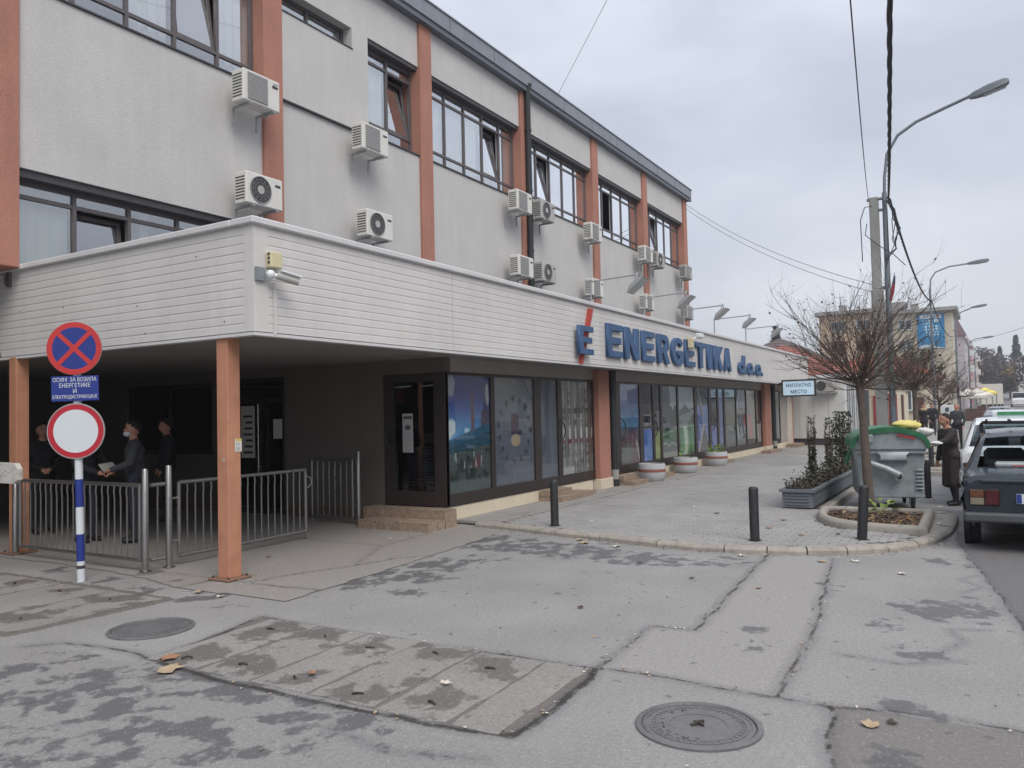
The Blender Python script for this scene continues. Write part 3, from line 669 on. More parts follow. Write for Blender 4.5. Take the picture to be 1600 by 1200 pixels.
# ---- passage walls
XWALL = 10.1
b = MB(); b.box(XWALL, XWALL + .15, 8.42, 10.68, .2, 2.6); b.box(XWALL, XWALL + .15, 12.04, 12.6, .2, 2.6); b.box(XWALL, XWALL + .15, 12.6, 15.2, .2, 1.06); b.box(XWALL, XWALL + .15, 12.6, 15.2, 2.42, 2.6)
b.box(XWALL, XWALL + .15, 15.2, 17.6, .2, 2.6); b.box(XWALL, XWALL + .15, 10.68, 12.04, 2.45, 2.6); b.box(.9, XWALL, 17.5, 17.65, .0, 2.6); b.box(.8, .95, YW + .2, 17.5, 0, 2.6); b.box(XWALL, XWALL + .15, 7.202, 8.42, 2.37, 2.6)  # left side and back walls are added, closing the passage to keep it dark
b.build('passage_wall', m_wallg, bld)
b = MB(); b.box(XWALL - .015, XWALL + .1, 8.62, 10.68, .0, .2); b.box(XWALL - .015, XWALL + .1, 12.04, 17.5, .0, .2); b.build('skirting', m_skirt, bld)
m_pane_d = glass('shop_glass', (.62, .66, .68), 1.0)
m_fd = M('dark_brown_frame', (52, 44, 43), .4, .06, 4, grain=.02)
# passage window
b = MB()
for (a, c) in ((12.6, 12.68), (13.86, 13.94), (15.12, 15.2)): b.box(XWALL + .03, XWALL + .1, a, c, 1.06, 2.42)
b.box(XWALL + .03, XWALL + .1, 12.68, 15.12, 1.06, 1.14); b.box(XWALL + .03, XWALL + .1, 12.68, 15.12, 2.34, 2.42); w = b.build('window', m_fd, bld)
for (a, c) in ((12.68, 13.86), (13.94, 15.12)): b = MB(); b.box(XWALL + .06, XWALL + .07, a, c, 1.14, 2.34); b.build('pane', m_pane_d, w)
# glazed entrance doors
b = MB(); b.box(XWALL + .02, XWALL + .1, 10.68, 10.76, .0, 2.45); b.box(XWALL + .02, XWALL + .1, 11.96, 12.04, .0, 2.45); b.box(XWALL + .02, XWALL + .1, 11.32, 11.42, .0, 2.05); b.box(XWALL + .02, XWALL + .1, 10.76, 11.96, 2.0, 2.09); b.box(XWALL + .02, XWALL + .1, 10.76, 11.96, 2.38, 2.45); b.box(XWALL + .02, XWALL + .1, 10.76, 11.32, .0, .12); b.box(XWALL + .02, XWALL + .1, 11.42, 11.96, .0, .12)
dr = b.build('entrance_door', m_fd, bld)
for (a, c, e, f) in ((10.76, 11.32, .12, 2.0), (11.42, 11.96, .12, 2.0), (10.76, 11.96, 2.09, 2.38)): b = MB(); b.box(XWALL + .055, XWALL + .065, a, c, e, f); b.build('pane', m_pane_d, dr)
b = MB(); b.tube([(XWALL - .05, 11.30, .75), (XWALL - .05, 11.30, 1.98)], .014, 8); b.tube([(XWALL - .05, 11.30, .85), (XWALL + .03, 11.33, .85)], .008, 6); b.tube([(XWALL - .05, 11.30, 1.9), (XWALL + .03, 11.33, 1.9)], .008, 6)
m_stain = M('brushed_stainless', (176, 176, 180), .28, .05, 8, metal=.9, grain=.02)
b.build('pull_handle', m_stain, dr)
m_paper = M('white_paper', (205, 203, 198), .8, .04, 5)
m_ink = M('printed_ink', (70, 66, 66), .8, .1, 20)
for (a, c, e, f) in ((11.50, 11.86, 1.0, 1.95), (10.80, 11.02, 1.35, 1.7)): b = MB(); b.box(XWALL + .048, XWALL + .052, a, c, e, f); b.build('notice', m_paper, dr)
b = MB()
for i in range(7): b.box(XWALL + .045, XWALL + .047, 11.56, 11.80 - .03 * (i % 3), 1.08 + i * .11, 1.12 + i * .11)
b.build('notice_print', m_ink, dr)
# ---- shop front, street side
YS = 7.2
ZS0, ZS1 = .29, 2.38
b = MB(); b.box(10.26, 35.4, YS + .01, YS + .3, ZS1, 2.6); b.build('lintel', m_lint, bld)
b = MB(); b.box(10.14, 34.4, YS + .03, YS + .3, .0, ZS0 - .02); b.build('plinth_core', m_lint, bld)
pt = MB(); pt.cbox(.002, .327, 0, .03, 0, ZS0 - SW, .003); ptm = pt.mesh('plinth_tile', m_plin)
n = 0; xx = 10.1
while xx < 34.2:
    if not (15.5 < xx + .16 < 16.1 or 30.2 < xx + .16 < 31.2): part_from(ptm, 'plinth_tile', bld, (xx - 10.1, YS - .001 - 7.2, SW - .01))
    xx += .33
b = MB(); b.box(10.09, 15.52, YS - .012, YS + .07, ZS0 - .012, ZS0 + .012); b.box(16.5, 30.25, YS - .012, YS + .07, ZS0 - .012, ZS0 + .012); b.build('plinth_cap', m_fd, bld)
for (a, c) in ((15.52, 16.08), (30.27, 31.18)):
    b = MB(); b.cbox(a, c, YS - .12, YS + .3, ZS0 - .01, 2.598, .008); b.build('pilaster', m_terr, bld)
    b = MB(); b.cbox(a - .03, c + .03, YS - .15, YS + .3, SW - .02, ZS0 - .01, .008); b.build('pilaster_base', m_plin, bld)
for (px_) in (16.26, 31.6):
    b = MB(); b.tube([(px_, YS - .12, .42), (px_, YS - .12, 2.6)], .085, 12); d = b.build('downpipe', m_pipe, bld, smooth=40)
    b = MB(); b.tube([(px_, YS - .12, .05), (px_, YS - .12, .22)], .10, 12); b.build('drain_foot', m_pipe, d, smooth=40)
    b = MB(); b.tube([(px_, YS - .12, .2), (px_, YS - .12, .43)], .092, 12); b.build('pipe_sleeve', M('grey_pipe', (150, 150, 146), .6), d, smooth=40)
b = MB(); b.tube([(19.36, YF - .16, 5.2), (19.36, YF - .16, 10.75), (19.35, YF - .22, 10.95)], .085, 12); d = b.build('downpipe', m_pipe, bld, smooth=40)
for zz in (6.2, 7.9, 9.6): b = MB(); b.tube([(19.36, YF - .16, zz), (19.36, YF - .16, zz + .05)], .1, 12); b.build('pipe_clip', m_pipe, d)
# block letters for the canopy sign: outlines in a unit box, first the outer loop then any holes
def glyph(ch):
    a, c = .27, .18          # stem width (of letter width), bar height
    if ch == 'E': return [[(0, 0), (1, 0), (1, c), (a, c), (a, .41), (.9, .41), (.9, .60), (a, .60), (a, 1 - c), (1, 1 - c), (1, 1), (0, 1)]]
    if ch == 'N': return [[(0, 0), (.28, 0), (.28, .58), (.68, 0), (1, 0), (1, 1), (.72, 1), (.72, .42), (.32, 1), (0, 1)]]
    if ch == 'T': return [[(.34, 0), (.66, 0), (.66, 1 - c), (1, 1 - c), (1, 1), (0, 1), (0, 1 - c), (.34, 1 - c)]]
    if ch == 'I': return [[(0, 0), (1, 0), (1, 1), (0, 1)]]
    if ch == 'K': return [[(0, 0), (.3, 0), (.3, .36), (.36, .42), (.66, 0), (1, 0), (.58, .58), (.97, 1), (.62, 1), (.3, .64), (.3, 1), (0, 1)]]
    if ch == 'A': return [[(0, 0), (.27, 0), (.33, .18), (.67, .18), (.73, 0), (1, 0), (.66, 1), (.34, 1)], [(.40, .37), (.60, .37), (.5, .74)]]
    if ch == 'R': return [[(0, 0), (.29, 0), (.29, .36), (.42, .36), (.68, 0), (1, 0), (.72, .40), (.88, .48), (.95, .58), (.96, .72), (.92, .86), (.82, .95), (.65, 1), (0, 1)], [(.29, .55), (.29, .81), (.55, .81), (.65, .77), (.67, .68), (.64, .59), (.55, .55)]]
    if ch == 'G': return [[(1, .08), (1, .52), (.52, .52), (.52, .36), (.72, .36), (.72, .2), (.6, .18), (.45, .21), (.34, .33), (.31, .5), (.34, .67), (.45, .79), (.6, .82), (.75, .78), (.82, .68), (.98, .82), (.85, .95), (.6, 1), (.35, .97), (.14, .84), (.03, .66), (0, .5), (.03, .34), (.14, .16), (.35, .03), (.6, 0), (.82, .03)]]
    ov = lambda x0, x1, y0, y1, n=14: [((x0 + x1) / 2 + (x1 - x0) / 2 * math.cos(2 * PI * k / n), (y0 + y1) / 2 + (y1 - y0) / 2 * math.sin(2 * PI * k / n)) for k in range(n)]
    if ch == 'o': return [ov(0, 1, 0, 1, 18), ov(.3, .7, .26, .74, 12)]
    if ch == 'd': return [[(1, 0), (1, 1), (.70, 1), (.70, .60), (.5, .64), (.25, .6), (.08, .48), (0, .32), (.08, .14), (.25, .03), (.45, 0), (.70, .05), (.70, 0)], ov(.28, .70, .16, .48, 12)]
def block_letter(ch, w, h, depth):
    cu = bpy.data.curves.new('block_letter', 'CURVE'); cu.dimensions = '2D'; cu.fill_mode = 'BOTH'; cu.extrude = depth / 2; cu.bevel_depth = .006; cu.bevel_resolution = 0
    for loop in glyph(ch):
        sp = cu.splines.new('POLY'); sp.points.add(len(loop) - 1); sp.use_cyclic_u = True
        for p, (x, y) in zip(sp.points, loop): p.co = (x * w, y * h, 0, 1)
    ob = bpy.data.objects.new('block_letter', cu); COL.objects.link(ob); bpy.context.view_layer.update()
    me = bpy.data.meshes.new_from_object(ob.evaluated_get(bpy.context.evaluated_depsgraph_get())); bpy.data.objects.remove(ob); bpy.data.curves.remove(cu)
    me.transform(Matrix.Rotation(PI / 2, 4, 'X')); me.transform(Matrix.Translation((0, depth / 2, 0))); me.materials.clear(); return me
# ================================================================== SHOP FRONT
def ink_plane(name, x0, x1, z0, z1, y, fn, parent, nx=70, nz=100, side='y'):
    s, t = np.meshgrid(np.linspace(0, 1, nx), np.linspace(0, 1, nz), indexing='ij')
    rgb = np.clip(fn(s, t), 0, 255) / 255.0
    lin = np.where(rgb <= .04045, rgb / 12.92, ((rgb + .055) / 1.055) ** 2.4)
    o = ORG.get(parent.name, (0, 0, 0))
    if side == 'y': co = np.stack([x0 + s * (x1 - x0) - o[0], np.full(s.shape, y - o[1]), z0 + t * (z1 - z0) - o[2]], -1)
    else: co = np.stack([np.full(s.shape, y - o[0]), x0 + s * (x1 - x0) - o[1], z0 + t * (z1 - z0) - o[2]], -1)
    idx = np.arange(nx * nz).reshape(nx, nz); q = np.stack([idx[:-1, :-1], idx[1:, :-1], idx[1:, 1:], idx[:-1, 1:]], -1).reshape(-1, 4)
    me = bpy.data.meshes.new(name); me.from_pydata(co.reshape(-1, 3).tolist(), [], q.tolist())
    a = me.color_attributes.new('ink', 'FLOAT_COLOR', 'POINT'); a.data.foreach_set('color', np.concatenate([lin, np.ones(s.shape + (1,))], -1).reshape(-1).astype(np.float32))
    me.materials.append(print_mat()); ob = bpy.data.objects.new(name, me); COL.objects.link(ob); ob.parent = parent; return ob
def lerp(a, b, t): return np.array(a, float) * (1 - t[..., None]) + np.array(b, float) * t[..., None]
def put(img, mask, c): img[:] = img * (1 - mask[..., None]) + np.array(c, float) * mask[..., None]
def sm(x, a, b): t = np.clip((x - a) / (b - a), 0, 1); return t * t * (3 - 2 * t)
def im_plant(s, t):
    im = lerp((98, 160, 205), (46, 54, 132), sm(t, .42, .95))
    n = vnoise(s, t, 5, 2)
    put(im, sm(n + .9 * np.exp(-((s - .1) ** 2 + (t - .92) ** 2) / .02), .95, 1.15), (160, 165, 178))
    put(im, sm(n + .9 * np.exp(-((s - .08) ** 2 / .02 + (t - .56) ** 2 / .012)), .85, 1.05), (214, 222, 228))
    put(im, sm(n + .7 * np.exp(-((s - .45) ** 2 / .03 + (t - .53) ** 2 / .003)), .85, 1.05), (190, 215, 228))
    put(im, ((abs(s - .585) < .03 + .03 * (1 - t)) & (t > .45) & (t < .85)).astype(float), (104, 78, 92))
    put(im, ((abs(s - .90) < .035) & (t > .5) & (t < .93)).astype(float), (84, 70, 92)); put(im, sm(n + np.exp(-((s - .95) ** 2 / .003 + (t - .85) ** 2 / .02)), 1.0, 1.2), (186, 190, 205))
    put(im, ((s > .78) & (t > .5) & (t < .70)).astype(float), (88, 80, 98))
    put(im, (t < .44 + .15 * s).astype(float), (42, 92, 122)); put(im, (t < .38 + .13 * s).astype(float), (36, 78, 100)); put(im, (t < .33 + .06 * s).astype(float), (78, 86, 84))
    k = sm(vnoise(s, t, 9, 5), .42, .6) * (t < .36); put(im, k, (40, 52, 48)); put(im, sm(n + np.exp(-((s - .65) ** 2 / .03 + (t - .25) ** 2 / .01)), 1.1, 1.35), (104, 62, 74))
    put(im, (t < .1).astype(float) * .8, (74, 88, 86)); put(im, sm(vnoise(s * 3, t, 6, 8), .62, .7) * (t < .34) * (t > .2), (150, 165, 165)); return im
def im_bulb(s, t):
    im = lerp((96, 100, 114), (132, 134, 142), sm(t + .15 * s, .3, 1.1)) + (vnoise(s, t, 7, 3)[..., None] - .5) * 16
    put(im, (t > 1.55 - .75 * s).astype(float) * .7, (158, 160, 164)); put(im, (abs(t - 1.55 + .75 * s) < .006).astype(float), (60, 60, 66))
    ang = np.arctan2((t - .5) * 1.35, (s - .52)); rad = np.hypot((t - .5) * 1.35, s - .52)
    put(im, ((abs(rad - .40) < .045) & (np.cos(ang * 15) > .25) & (vnoise(s, t, 26, 4, 2) > .38)).astype(float) * .85, (48, 48, 58))
    put(im, ((abs(s - .52) < .09) & (t > .5) & (t < .66)).astype(float), (70, 50, 62)); put(im, ((abs(s - .56) < .13) & (t > .46) & (t < .51)).astype(float), (58, 48, 74))
    put(im, ((abs(s - .5) < .09) & (abs(np.sin(t * 120)) > .6) & (t > .5) & (t < .66)).astype(float) * .6, (110, 92, 100))
    put(im, sm(-np.hypot((s - .53) / .14, (t - .41) / .07), -1, -.7), (178, 158, 132)); put(im, sm(-abs(np.hypot((s - .2) / .3, (t - .08) / .2) - 1), -.04, 0) * .5, (140, 140, 146)); return im
def im_film(s, t): return lerp((96, 100, 112), (78, 84, 98), t) + (vnoise(s * .5, t, 6, 9)[..., None] - .5) * 18
def im_meters(s, t):
    n = vnoise(s, t * .4, 16, 6, 3); im = lerp((96, 94, 92), (122, 118, 114), n)
    cols = np.abs(np.sin(s * PI * 5.5)); put(im, ((cols > .55) & (vnoise(np.floor(s * 5.5) * .37, t, 7, 2, 2) > .5)).astype(float), (38, 38, 42))
    put(im, ((cols > .9) & (vnoise(s, t, 30, 3, 2) > .35)).astype(float) * .8, (176, 172, 168)); put(im, ((abs(t - .36) < .035) & (cols > .45)).astype(float), (112, 50, 54))
    put(im, ((abs(t - .68) < .03) & (cols > .3)).astype(float), (52, 54, 58)); put(im, ((abs(t - .43) < .06) & (cols > .86)).astype(float), (190, 188, 184)); put(im, ((t < .08) & (s < .4)).astype(float), (170, 168, 164)); return im
def im_port(s, t):
    im = lerp((70, 132, 172), (40, 52, 128), sm(t, .45, .95)); n = vnoise(s, t, 10, 12)
    put(im, (t < .44 + .03 * n).astype(float), (58, 66, 92)); put(im, ((np.abs(np.sin(s * 34)) > .96) & (t > .4) & (t < .56)).astype(float) * .7, (72, 84, 116))
    put(im, (t < .40).astype(float), (84, 70, 82)); put(im, sm(n, .45, .6) * (t < .38), (112, 72, 78)); put(im, sm(-np.hypot((s - .35) / .35, (t - .12) / .16), -1, -.5), (98, 108, 96)); put(im, ((abs(s - .9 + .6 * (t - .2)) < .03) & (t < .3)).astype(float), (190, 180, 176)); return im
def im_garden(s, t):
    im = lerp((150, 158, 158), (172, 180, 186), t); n = vnoise(s, t, 8, 15)
    put(im, ((t < .62 + .2 * n) | ((t > .45) & (s < .55 + .3 * (.9 - t) + .25 * (n - .5)))).astype(float), (40, 48, 50))
    put(im, (t < .36 + .05 * s).astype(float), (66, 108, 72)); put(im, (abs(t - .3 - .1 * s) < .012).astype(float), (150, 165, 142)); put(im, (t < .22).astype(float), (70, 78, 74)); put(im, (abs(t - .15 - .05 * np.abs(np.sin(s * 7))) < .012).astype(float), (160, 172, 160)); put(im, (t < .07).astype(float), (150, 148, 134)); return im
def im_path(s, t):
    im = lerp((158, 164, 164), (170, 178, 182), t); n = vnoise(s, t, 9, 21)
    put(im, (t < .72 - .3 * np.abs(s - .45) + .06 * n).astype(float) * (t > .6), (62, 72, 70)); put(im, (t < .62).astype(float), (118, 128, 126)); put(im, (abs(t - .58 - .1 * s) < .015).astype(float), (50, 56, 58))
    put(im, (t < .42).astype(float), (86, 140, 84)); put(im, sm(n, .5, .62) * (t < .5) * (np.abs(s - .42) > .16), (52, 86, 58)); put(im, ((np.abs(s - .42 - .06 * np.sin(t * 8)) < .12) & (t < .42)).astype(float), (192, 204, 180)); return im
def im_peak(s, t):
    im = lerp((92, 110, 168), (120, 142, 190), t); put(im, (t > .72).astype(float), (46, 44, 50)); put(im, ((abs(s - .15 - (.95 - t) * 1.0) < .07) & (t > .55)).astype(float), (30, 30, 34)); put(im, ((abs(s - .22 - (.95 - t) * 1.0) < .025) & (t > .55)).astype(float), (200, 196, 190))
    put(im, (np.abs(s - .62) < (.46 - t) * 1.1).astype(float), (196, 172, 160)); put(im, (np.abs(s - .66) < (.40 - t) * 1.1).astype(float), (58, 50, 56)); return im
def im_moss(s, t):
    n = vnoise(s, t * .6, 8, 31); im = lerp((70, 74, 62), (138, 142, 116), n); put(im, (t < .35 * n + .1).astype(float), (58, 60, 58)); return im
def im_cable(s, t):
    im = lerp((120, 124, 132), (156, 160, 168), t); put(im, (abs(s - .45 + .35 * np.sin(t * 3.2)) < .05).astype(float), (208, 206, 204)); put(im, (abs(s - .55 + .35 * np.sin(t * 3.2)) < .04).astype(float), (48, 48, 54)); put(im, (t < .3 * vnoise(s, t, 6, 3)).astype(float), (72, 74, 76)); put(im, ((np.abs(s - .9) < .12) & (t > .35) & (t < .55)).astype(float), (180, 62, 70)); return im
def im_worker(s, t):
    im = lerp((112, 106, 98), (146, 138, 126), vnoise(s, t, 7, 33)); put(im, ((np.abs(s - .4 - .1 * (t - .4)) < .18) & (t > .38) & (t < .56)).astype(float), (182, 58, 66)); put(im, ((np.abs(s - .5) < .13) & (t > .1) & (t < .4)).astype(float), (184, 62, 70)); return im
def flat(c, d=None): return lambda s, t: lerp(c, d or c, t) + (vnoise(s, t, 5, 40)[..., None] - .5) * 10
m_sg = glass('display_glass', (.93, .95, .95), .75)
ZG0, ZG1 = .47, 2.33
def shop_panel(name, x0, x1, fn, door=False, fl=.05, fr=.05, res=(60, 90), low=None):
    """one glazed bay of the shop front: frame, glass, printed film behind it"""
    b = MB(); y0, y1 = YS, YS + .07
    b.box(x0, x0 + fl, y0, y1, ZS0 + .012, ZS1); b.box(x1 - fr, x1, y0, y1, ZS0 + .012, ZS1); b.box(x0 + fl, x1 - fr, y0 + .002, y1, ZS0 + .012, ZG0); b.box(x0 + fl, x1 - fr, y0 + .002, y1, ZG1, ZS1)
    if low: b.box(x0 + fl, x1 - fr, y0 + .002, y1, low - .03, low + .03)
    w = b.build(name, m_fd, bld)
    b = MB(); b.box(x0 + fl, x1 - fr, y0 + .02, y0 + .028, ZG0, ZG1); b.build('pane', m_sg if fn else m_pane_d, w)
    if fn: ink_plane('printed_film', x0 + fl, x1 - fr, ZG0, (low or ZG1), y0 + .036, fn, w, *res)
    return w
def ring_handle(w, x, z, y, r=.12, axis='y'):
    b = MB(); k = 14
    pts = [(x + (r * .8 * math.sin(PI * i / k) if axis == 'y' else 0), y - .05 * math.sin(PI * i / k), z + r * math.cos(PI * i / k)) if axis == 'y' else (y - .05 * math.sin(PI * i / k), x + r * .8 * math.sin(PI * i / k), z + r * math.cos(PI * i / k)) for i in range(k + 1)]
    b.tube(pts, .013, 6); return b.build('handle', m_pipe, w, smooth=50)
b = MB(); b.box(10.1, 10.16, YS, YS + .12, ZS0 + .012, ZS1); b.build('corner_post', m_fd, bld)
shop_panel('shop_window', 10.16, 11.48, im_plant, fl=.02, fr=.06, res=(110, 150)); shop_panel('shop_window', 11.482, 13.05, im_bulb, fl=.06, fr=.12, res=(110, 150))
d = shop_panel('shop_door', 13.052, 13.95, im_film, fl=.12, fr=.08); ring_handle(d, 13.9, 1.35, YS, .2)
shop_panel('shop_window', 13.952, 15.52, im_meters, fl=.08, fr=.04, res=(110, 150))
shop_panel('shop_window', 16.40, 16.76, flat((92, 132, 190)), res=(8, 10))
d = shop_panel('shop_door', 16.762, 18.25, im_port, fl=.18, fr=.12); ring_handle(d, 16.9, 1.3, YS, .25)
d = shop_panel('shop_door', 18.252, 19.08, flat((86, 130, 200), (70, 110, 190)), low=1.3, fl=.1, fr=.08, res=(10, 10)); ring_handle(d, 19.02, 1.25, YS, .2)
shop_panel('shop_window', 19.082, 19.62, flat((152, 162, 92)), low=1.22, fl=.06, fr=.06, res=(10, 10))
shop_panel('shop_window', 19.622, 20.92, im_garden, fl=.06); shop_panel('shop_window', 20.922, 22.45, im_path, fr=.1); shop_panel('shop_window', 22.452, 23.8, im_peak, fl=.1, fr=.1)
d = shop_panel('shop_door', 23.802, 24.66, flat((84, 98, 168)), low=1.25, fl=.1, fr=.08, res=(10, 10)); ring_handle(d, 23.95, 1.3, YS, .24)
shop_panel('shop_window', 24.662, 25.4, flat((72, 92, 150), (96, 118, 160)), fl=.08, fr=.12, res=(10, 14))
shop_panel('shop_window', 25.402, 26.75, im_moss); shop_panel('shop_window', 26.752, 28.05, im_cable); shop_panel('shop_window', 28.052, 29.4, im_worker)
d = shop_panel('shop_door', 29.402, 30.26, flat((168, 166, 164)), low=1.2, fl=.1, fr=.08, res=(10, 10)); ring_handle(d, 29.55, 1.35, YS, .22)
shop_panel('shop_window', 31.8, 32.5, im_moss, res=(30, 40)); shop_panel('shop_window', 32.502, 33.3, flat((84, 84, 80), (60, 62, 64)), res=(20, 20))
b = MB(); b.box(33.3, 34.4, YS, YS + .3, SW - .02, 2.6); b.build('pier', m_lint, bld); b = MB(); b.box(34.4, 35.3, YS - .05, YS + .3, SW - .02, 2.6); b.build('pier', M('cream_render', (196, 188, 176), .9), bld)
b = MB(); b.box(35.3, 35.55, YS - .04, YS + .3, SW - .02, 2.6); b.build('pilaster', m_terr, bld)
b = MB(); b.box(31.2, 31.8, YS + .01, YS + .3, SW, 2.6); b.box(16.08, 16.4, YS + .01, YS + .3, SW, 2.6); b.build('pier', m_lint, bld)
b = MB(); b.box(10.3, 35.3, 10.6, 10.7, 0, 2.6); b.box(35.2, 35.3, YS + .3, 10.6, 0, 2.6); b.box(10.25, 35.2, YS + .3, 10.6, .0, .05); b.build('shop_blackout_wall', m_dark, bld)  # closed black box behind the shop glass, added to keep light out
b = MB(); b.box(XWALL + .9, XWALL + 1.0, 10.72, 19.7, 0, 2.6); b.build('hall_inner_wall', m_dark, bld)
# side door onto the passage
b = MB(); xa, xb = XWALL - .01, XWALL + .07
b.box(xa, xb, 7.2, 7.42, ZS0, 2.37); b.box(xa, xb, 8.22, 8.42, ZS0, 2.37); b.box(xa + .002, xb, 7.42, 8.22, ZS0, .52); b.box(xa + .002, xb, 7.42, 8.22, 2.24, 2.37)
sd_ = b.build('side_door', m_fd, bld)
b = MB(); b.box(xa + .03, xa + .038, 7.42, 8.22, .52, 2.24); b.build('pane', m_pane_d, sd_)
def im_notice(s, t):
    im = lerp((176, 176, 178), (188, 188, 190), t); put(im, ((t > .86) & (t < .93) & (s > .12) & (s < .9)).astype(float), (84, 84, 88)); put(im, (np.hypot((s - .5) / .3, (t - .64) / .07) < 1).astype(float), (88, 88, 92)); put(im, ((np.sin(t * 95) > .3) & (t < .52) & (s > .12) & (s < .85)).astype(float) * .35, (96, 96, 100)); return im
ink_plane('notice', 8.06, 7.85, 1.12, 1.74, xa + .026, im_notice, sd_, 16, 40, side='x')
b = MB()
for i in range(14): b.box(xa + .05, xa + .053, 7.5, 8.0, .6 + i * .045, .62 + i * .045)
b.build('roller_slats', M('blue_grey_slats', (62, 72, 84), .6), sd_)
b = MB(); b.box(xa + .046, xa + .048, 8.02, 8.2, 1.9, 2.15); b.build('red_sticker', M('red_sticker', (120, 40, 42), .6), sd_)
ring_handle(sd_, 8.19, 1.35, xa, .18, axis='x')
# tiled steps
m_step = M('mottled_step_tile', (150, 132, 116), .6, .3, 16, grain=.2, gscale=40, bump=.3, dirt=.6, dirtcol=(112, 92, 78))
m_joint = M('step_joint', (120, 112, 102), .9)
def steps(boxes, parent=bld):
    for (x0, x1, y0, y1, z0, z1) in boxes:
        b = MB(); b.box(x0 + .012, x1 - .012, y0 + .012, y1 - .012, z0, z1 - .006); st = b.build('step', m_joint, parent)
        nx_, ny_ = max(1, round((x1 - x0) / .25)), max(1, round((y1 - y0) / .25)); dx, dy = (x1 - x0) / nx_, (y1 - y0) / ny_
        for i in range(nx_):
            for j in range(ny_):
                t = MB(); t.cbox(x0 + i * dx + .002, x0 + (i + 1) * dx - .002, y0 + j * dy + .002, y0 + (j + 1) * dy - .002, z1 - .012, z1, .003); t.build('tile', m_step, st)
        for i in range(nx_): t = MB(); t.box(x0 + i * dx + .003, x0 + (i + 1) * dx - .003, y0, y0 + .012, z0, z1 - .013); t.build('tile', m_step, st)
        for j in range(ny_): t = MB(); t.box(x0, x0 + .012, y0 + j * dy + .003, y0 + (j + 1) * dy - .003, z0, z1 - .013); t.build('tile', m_step, st)
steps([(9.36, 9.80, 7.02, 8.36, .0, .135), (9.78, 10.09, 7.02, 8.62, .0, .275)])
steps([(13.0, 14.5, 6.72, 7.19, SW - .01, .155), (13.0, 13.9, 6.95, 7.185, .16, .26), (16.45, 17.3, 6.68, 7.19, SW - .01, .155), (16.45, 17.2, 6.95, 7.185, .16, .26), (18.3, 19.2, 6.75, 7.19, SW - .01, .17), (23.7, 24.7, 6.75, 7.19, SW - .01, .16), (29.2, 31.0, 6.68, 7.04, SW - .01, .17), (34.0, 35.4, 6.7, 7.14, SW - .01, .2)])
# ---- lettering on the canopy
m_blue = M('blue_letter_paint', (60, 92, 132), .55, .08, 2, streak=.1)
m_red = M('red_letter_paint', (178, 66, 58), .55, .1, 3)
sign = thing('canopy_sign', 'big raised blue capital letters with red slashed E emblem along the white canopy', 'sign', (14, 6.4, 2.76))
YL = FY - .064
def letter(ch, x0, x1, z0, z1, nm='letter'):
    me = block_letter(ch, (x1 - x0) * .93, z1 - z0, .055); me.materials.append(m_blue); o = part_from(me, nm, sign, (x0 - 14, YL - 6.4, z0 - 2.76)); return o
LX = [14.63, 15.42, 15.52, 16.35, 16.5, 17.29, 17.46, 18.28, 18.38, 19.27, 19.42, 20.2, 20.25, 21.14, 21.25, 21.66, 21.85, 22.79, 22.86, 23.6, 24.38, 25.29, 25.45, 26.26, 26.52, 27.21]
for i, ch in enumerate('ENERGETIKA'): letter(ch, LX[2 * i], LX[2 * i + 1], 2.80, 3.46)
letter('d', LX[20], LX[21] - .1, 2.77, 3.33); letter('o', LX[22], LX[23] - .1, 2.77, 3.14); letter('o', LX[24], LX[25], 2.77, 3.14)
for xx in (LX[21] + .02, LX[23] + .02, LX[25] + .12): b = MB(); b.cbox(xx - .07, xx + .06, YL, YL + .06, 2.77, 2.89, .01); b.build('full_stop', m_blue, sign)
letter('E', 13.20, 13.84, 2.78, 3.30, 'emblem_letter').location.y -= .065
b = MB(); b.add([(13.38, YL + .02, 2.60), (13.50, YL + .02, 2.60), (14.02, YL + .02, 3.68), (13.84, YL + .02, 3.68), (13.38, YL + .06, 2.60), (13.50, YL + .06, 2.60), (14.02, YL + .06, 3.68), (13.84, YL + .06, 3.68)], [(0, 1, 2, 3), (7, 6, 5, 4), (0, 4, 5, 1), (1, 5, 6, 2), (2, 6, 7, 3), (3, 7, 4, 0)]); b.build('slash', m_red, sign)
# ---- light box sign across the pavement
lb = thing('light_box_sign', 'pale blue light box sign with dark frame reading наплатно место, hung from canopy end', 'sign', (30, 5.78, 2.08))
b = MB(); x0, x1, ya, yb, za, zb = 29.94, 30.1, 5.22, 6.40, 2.09, 2.70
b.box(x0, x1, ya, ya + .05, za, zb); b.box(x0, x1, yb - .05, yb, za, zb); b.box(x0, x1, ya + .05, yb - .05, za, za + .05); b.box(x0, x1, ya + .05, yb - .05, zb - .05, zb); b.box(x0, x1, yb, 6.52, 2.5, 2.6); b.build('frame', m_fd, lb)
b = MB(); b.box(x0 + .02, x1 - .02, ya + .05, yb - .05, za + .05, zb - .05)
m_lbx = M('light_box_face', (196, 222, 236), .4, .04, 4); pm_ = m_lbx.node_tree.nodes['Principled BSDF']; pm_.inputs['Emission Color'].default_value = (.6, .8, .95, 1); pm_.inputs['Emission Strength'].default_value = .12
b.build('face', m_lbx, lb)
m_navy = M('navy_print', (38, 66, 104), .6)
for tx, w, zz, h in (('НАПЛАТНО', .86, 2.43, .13), ('МЕСТО', .55, 2.2, .13)):
    me = text_mesh(tx, w, h, 0, bold=.02); me.materials.append(m_navy)
    part_from(me, 'lettering', lb, (x0 + .017 - 30, (ya + yb) / 2 + w / 2 - 5.78, zz - 2.08), (0, 0, -PI / 2))
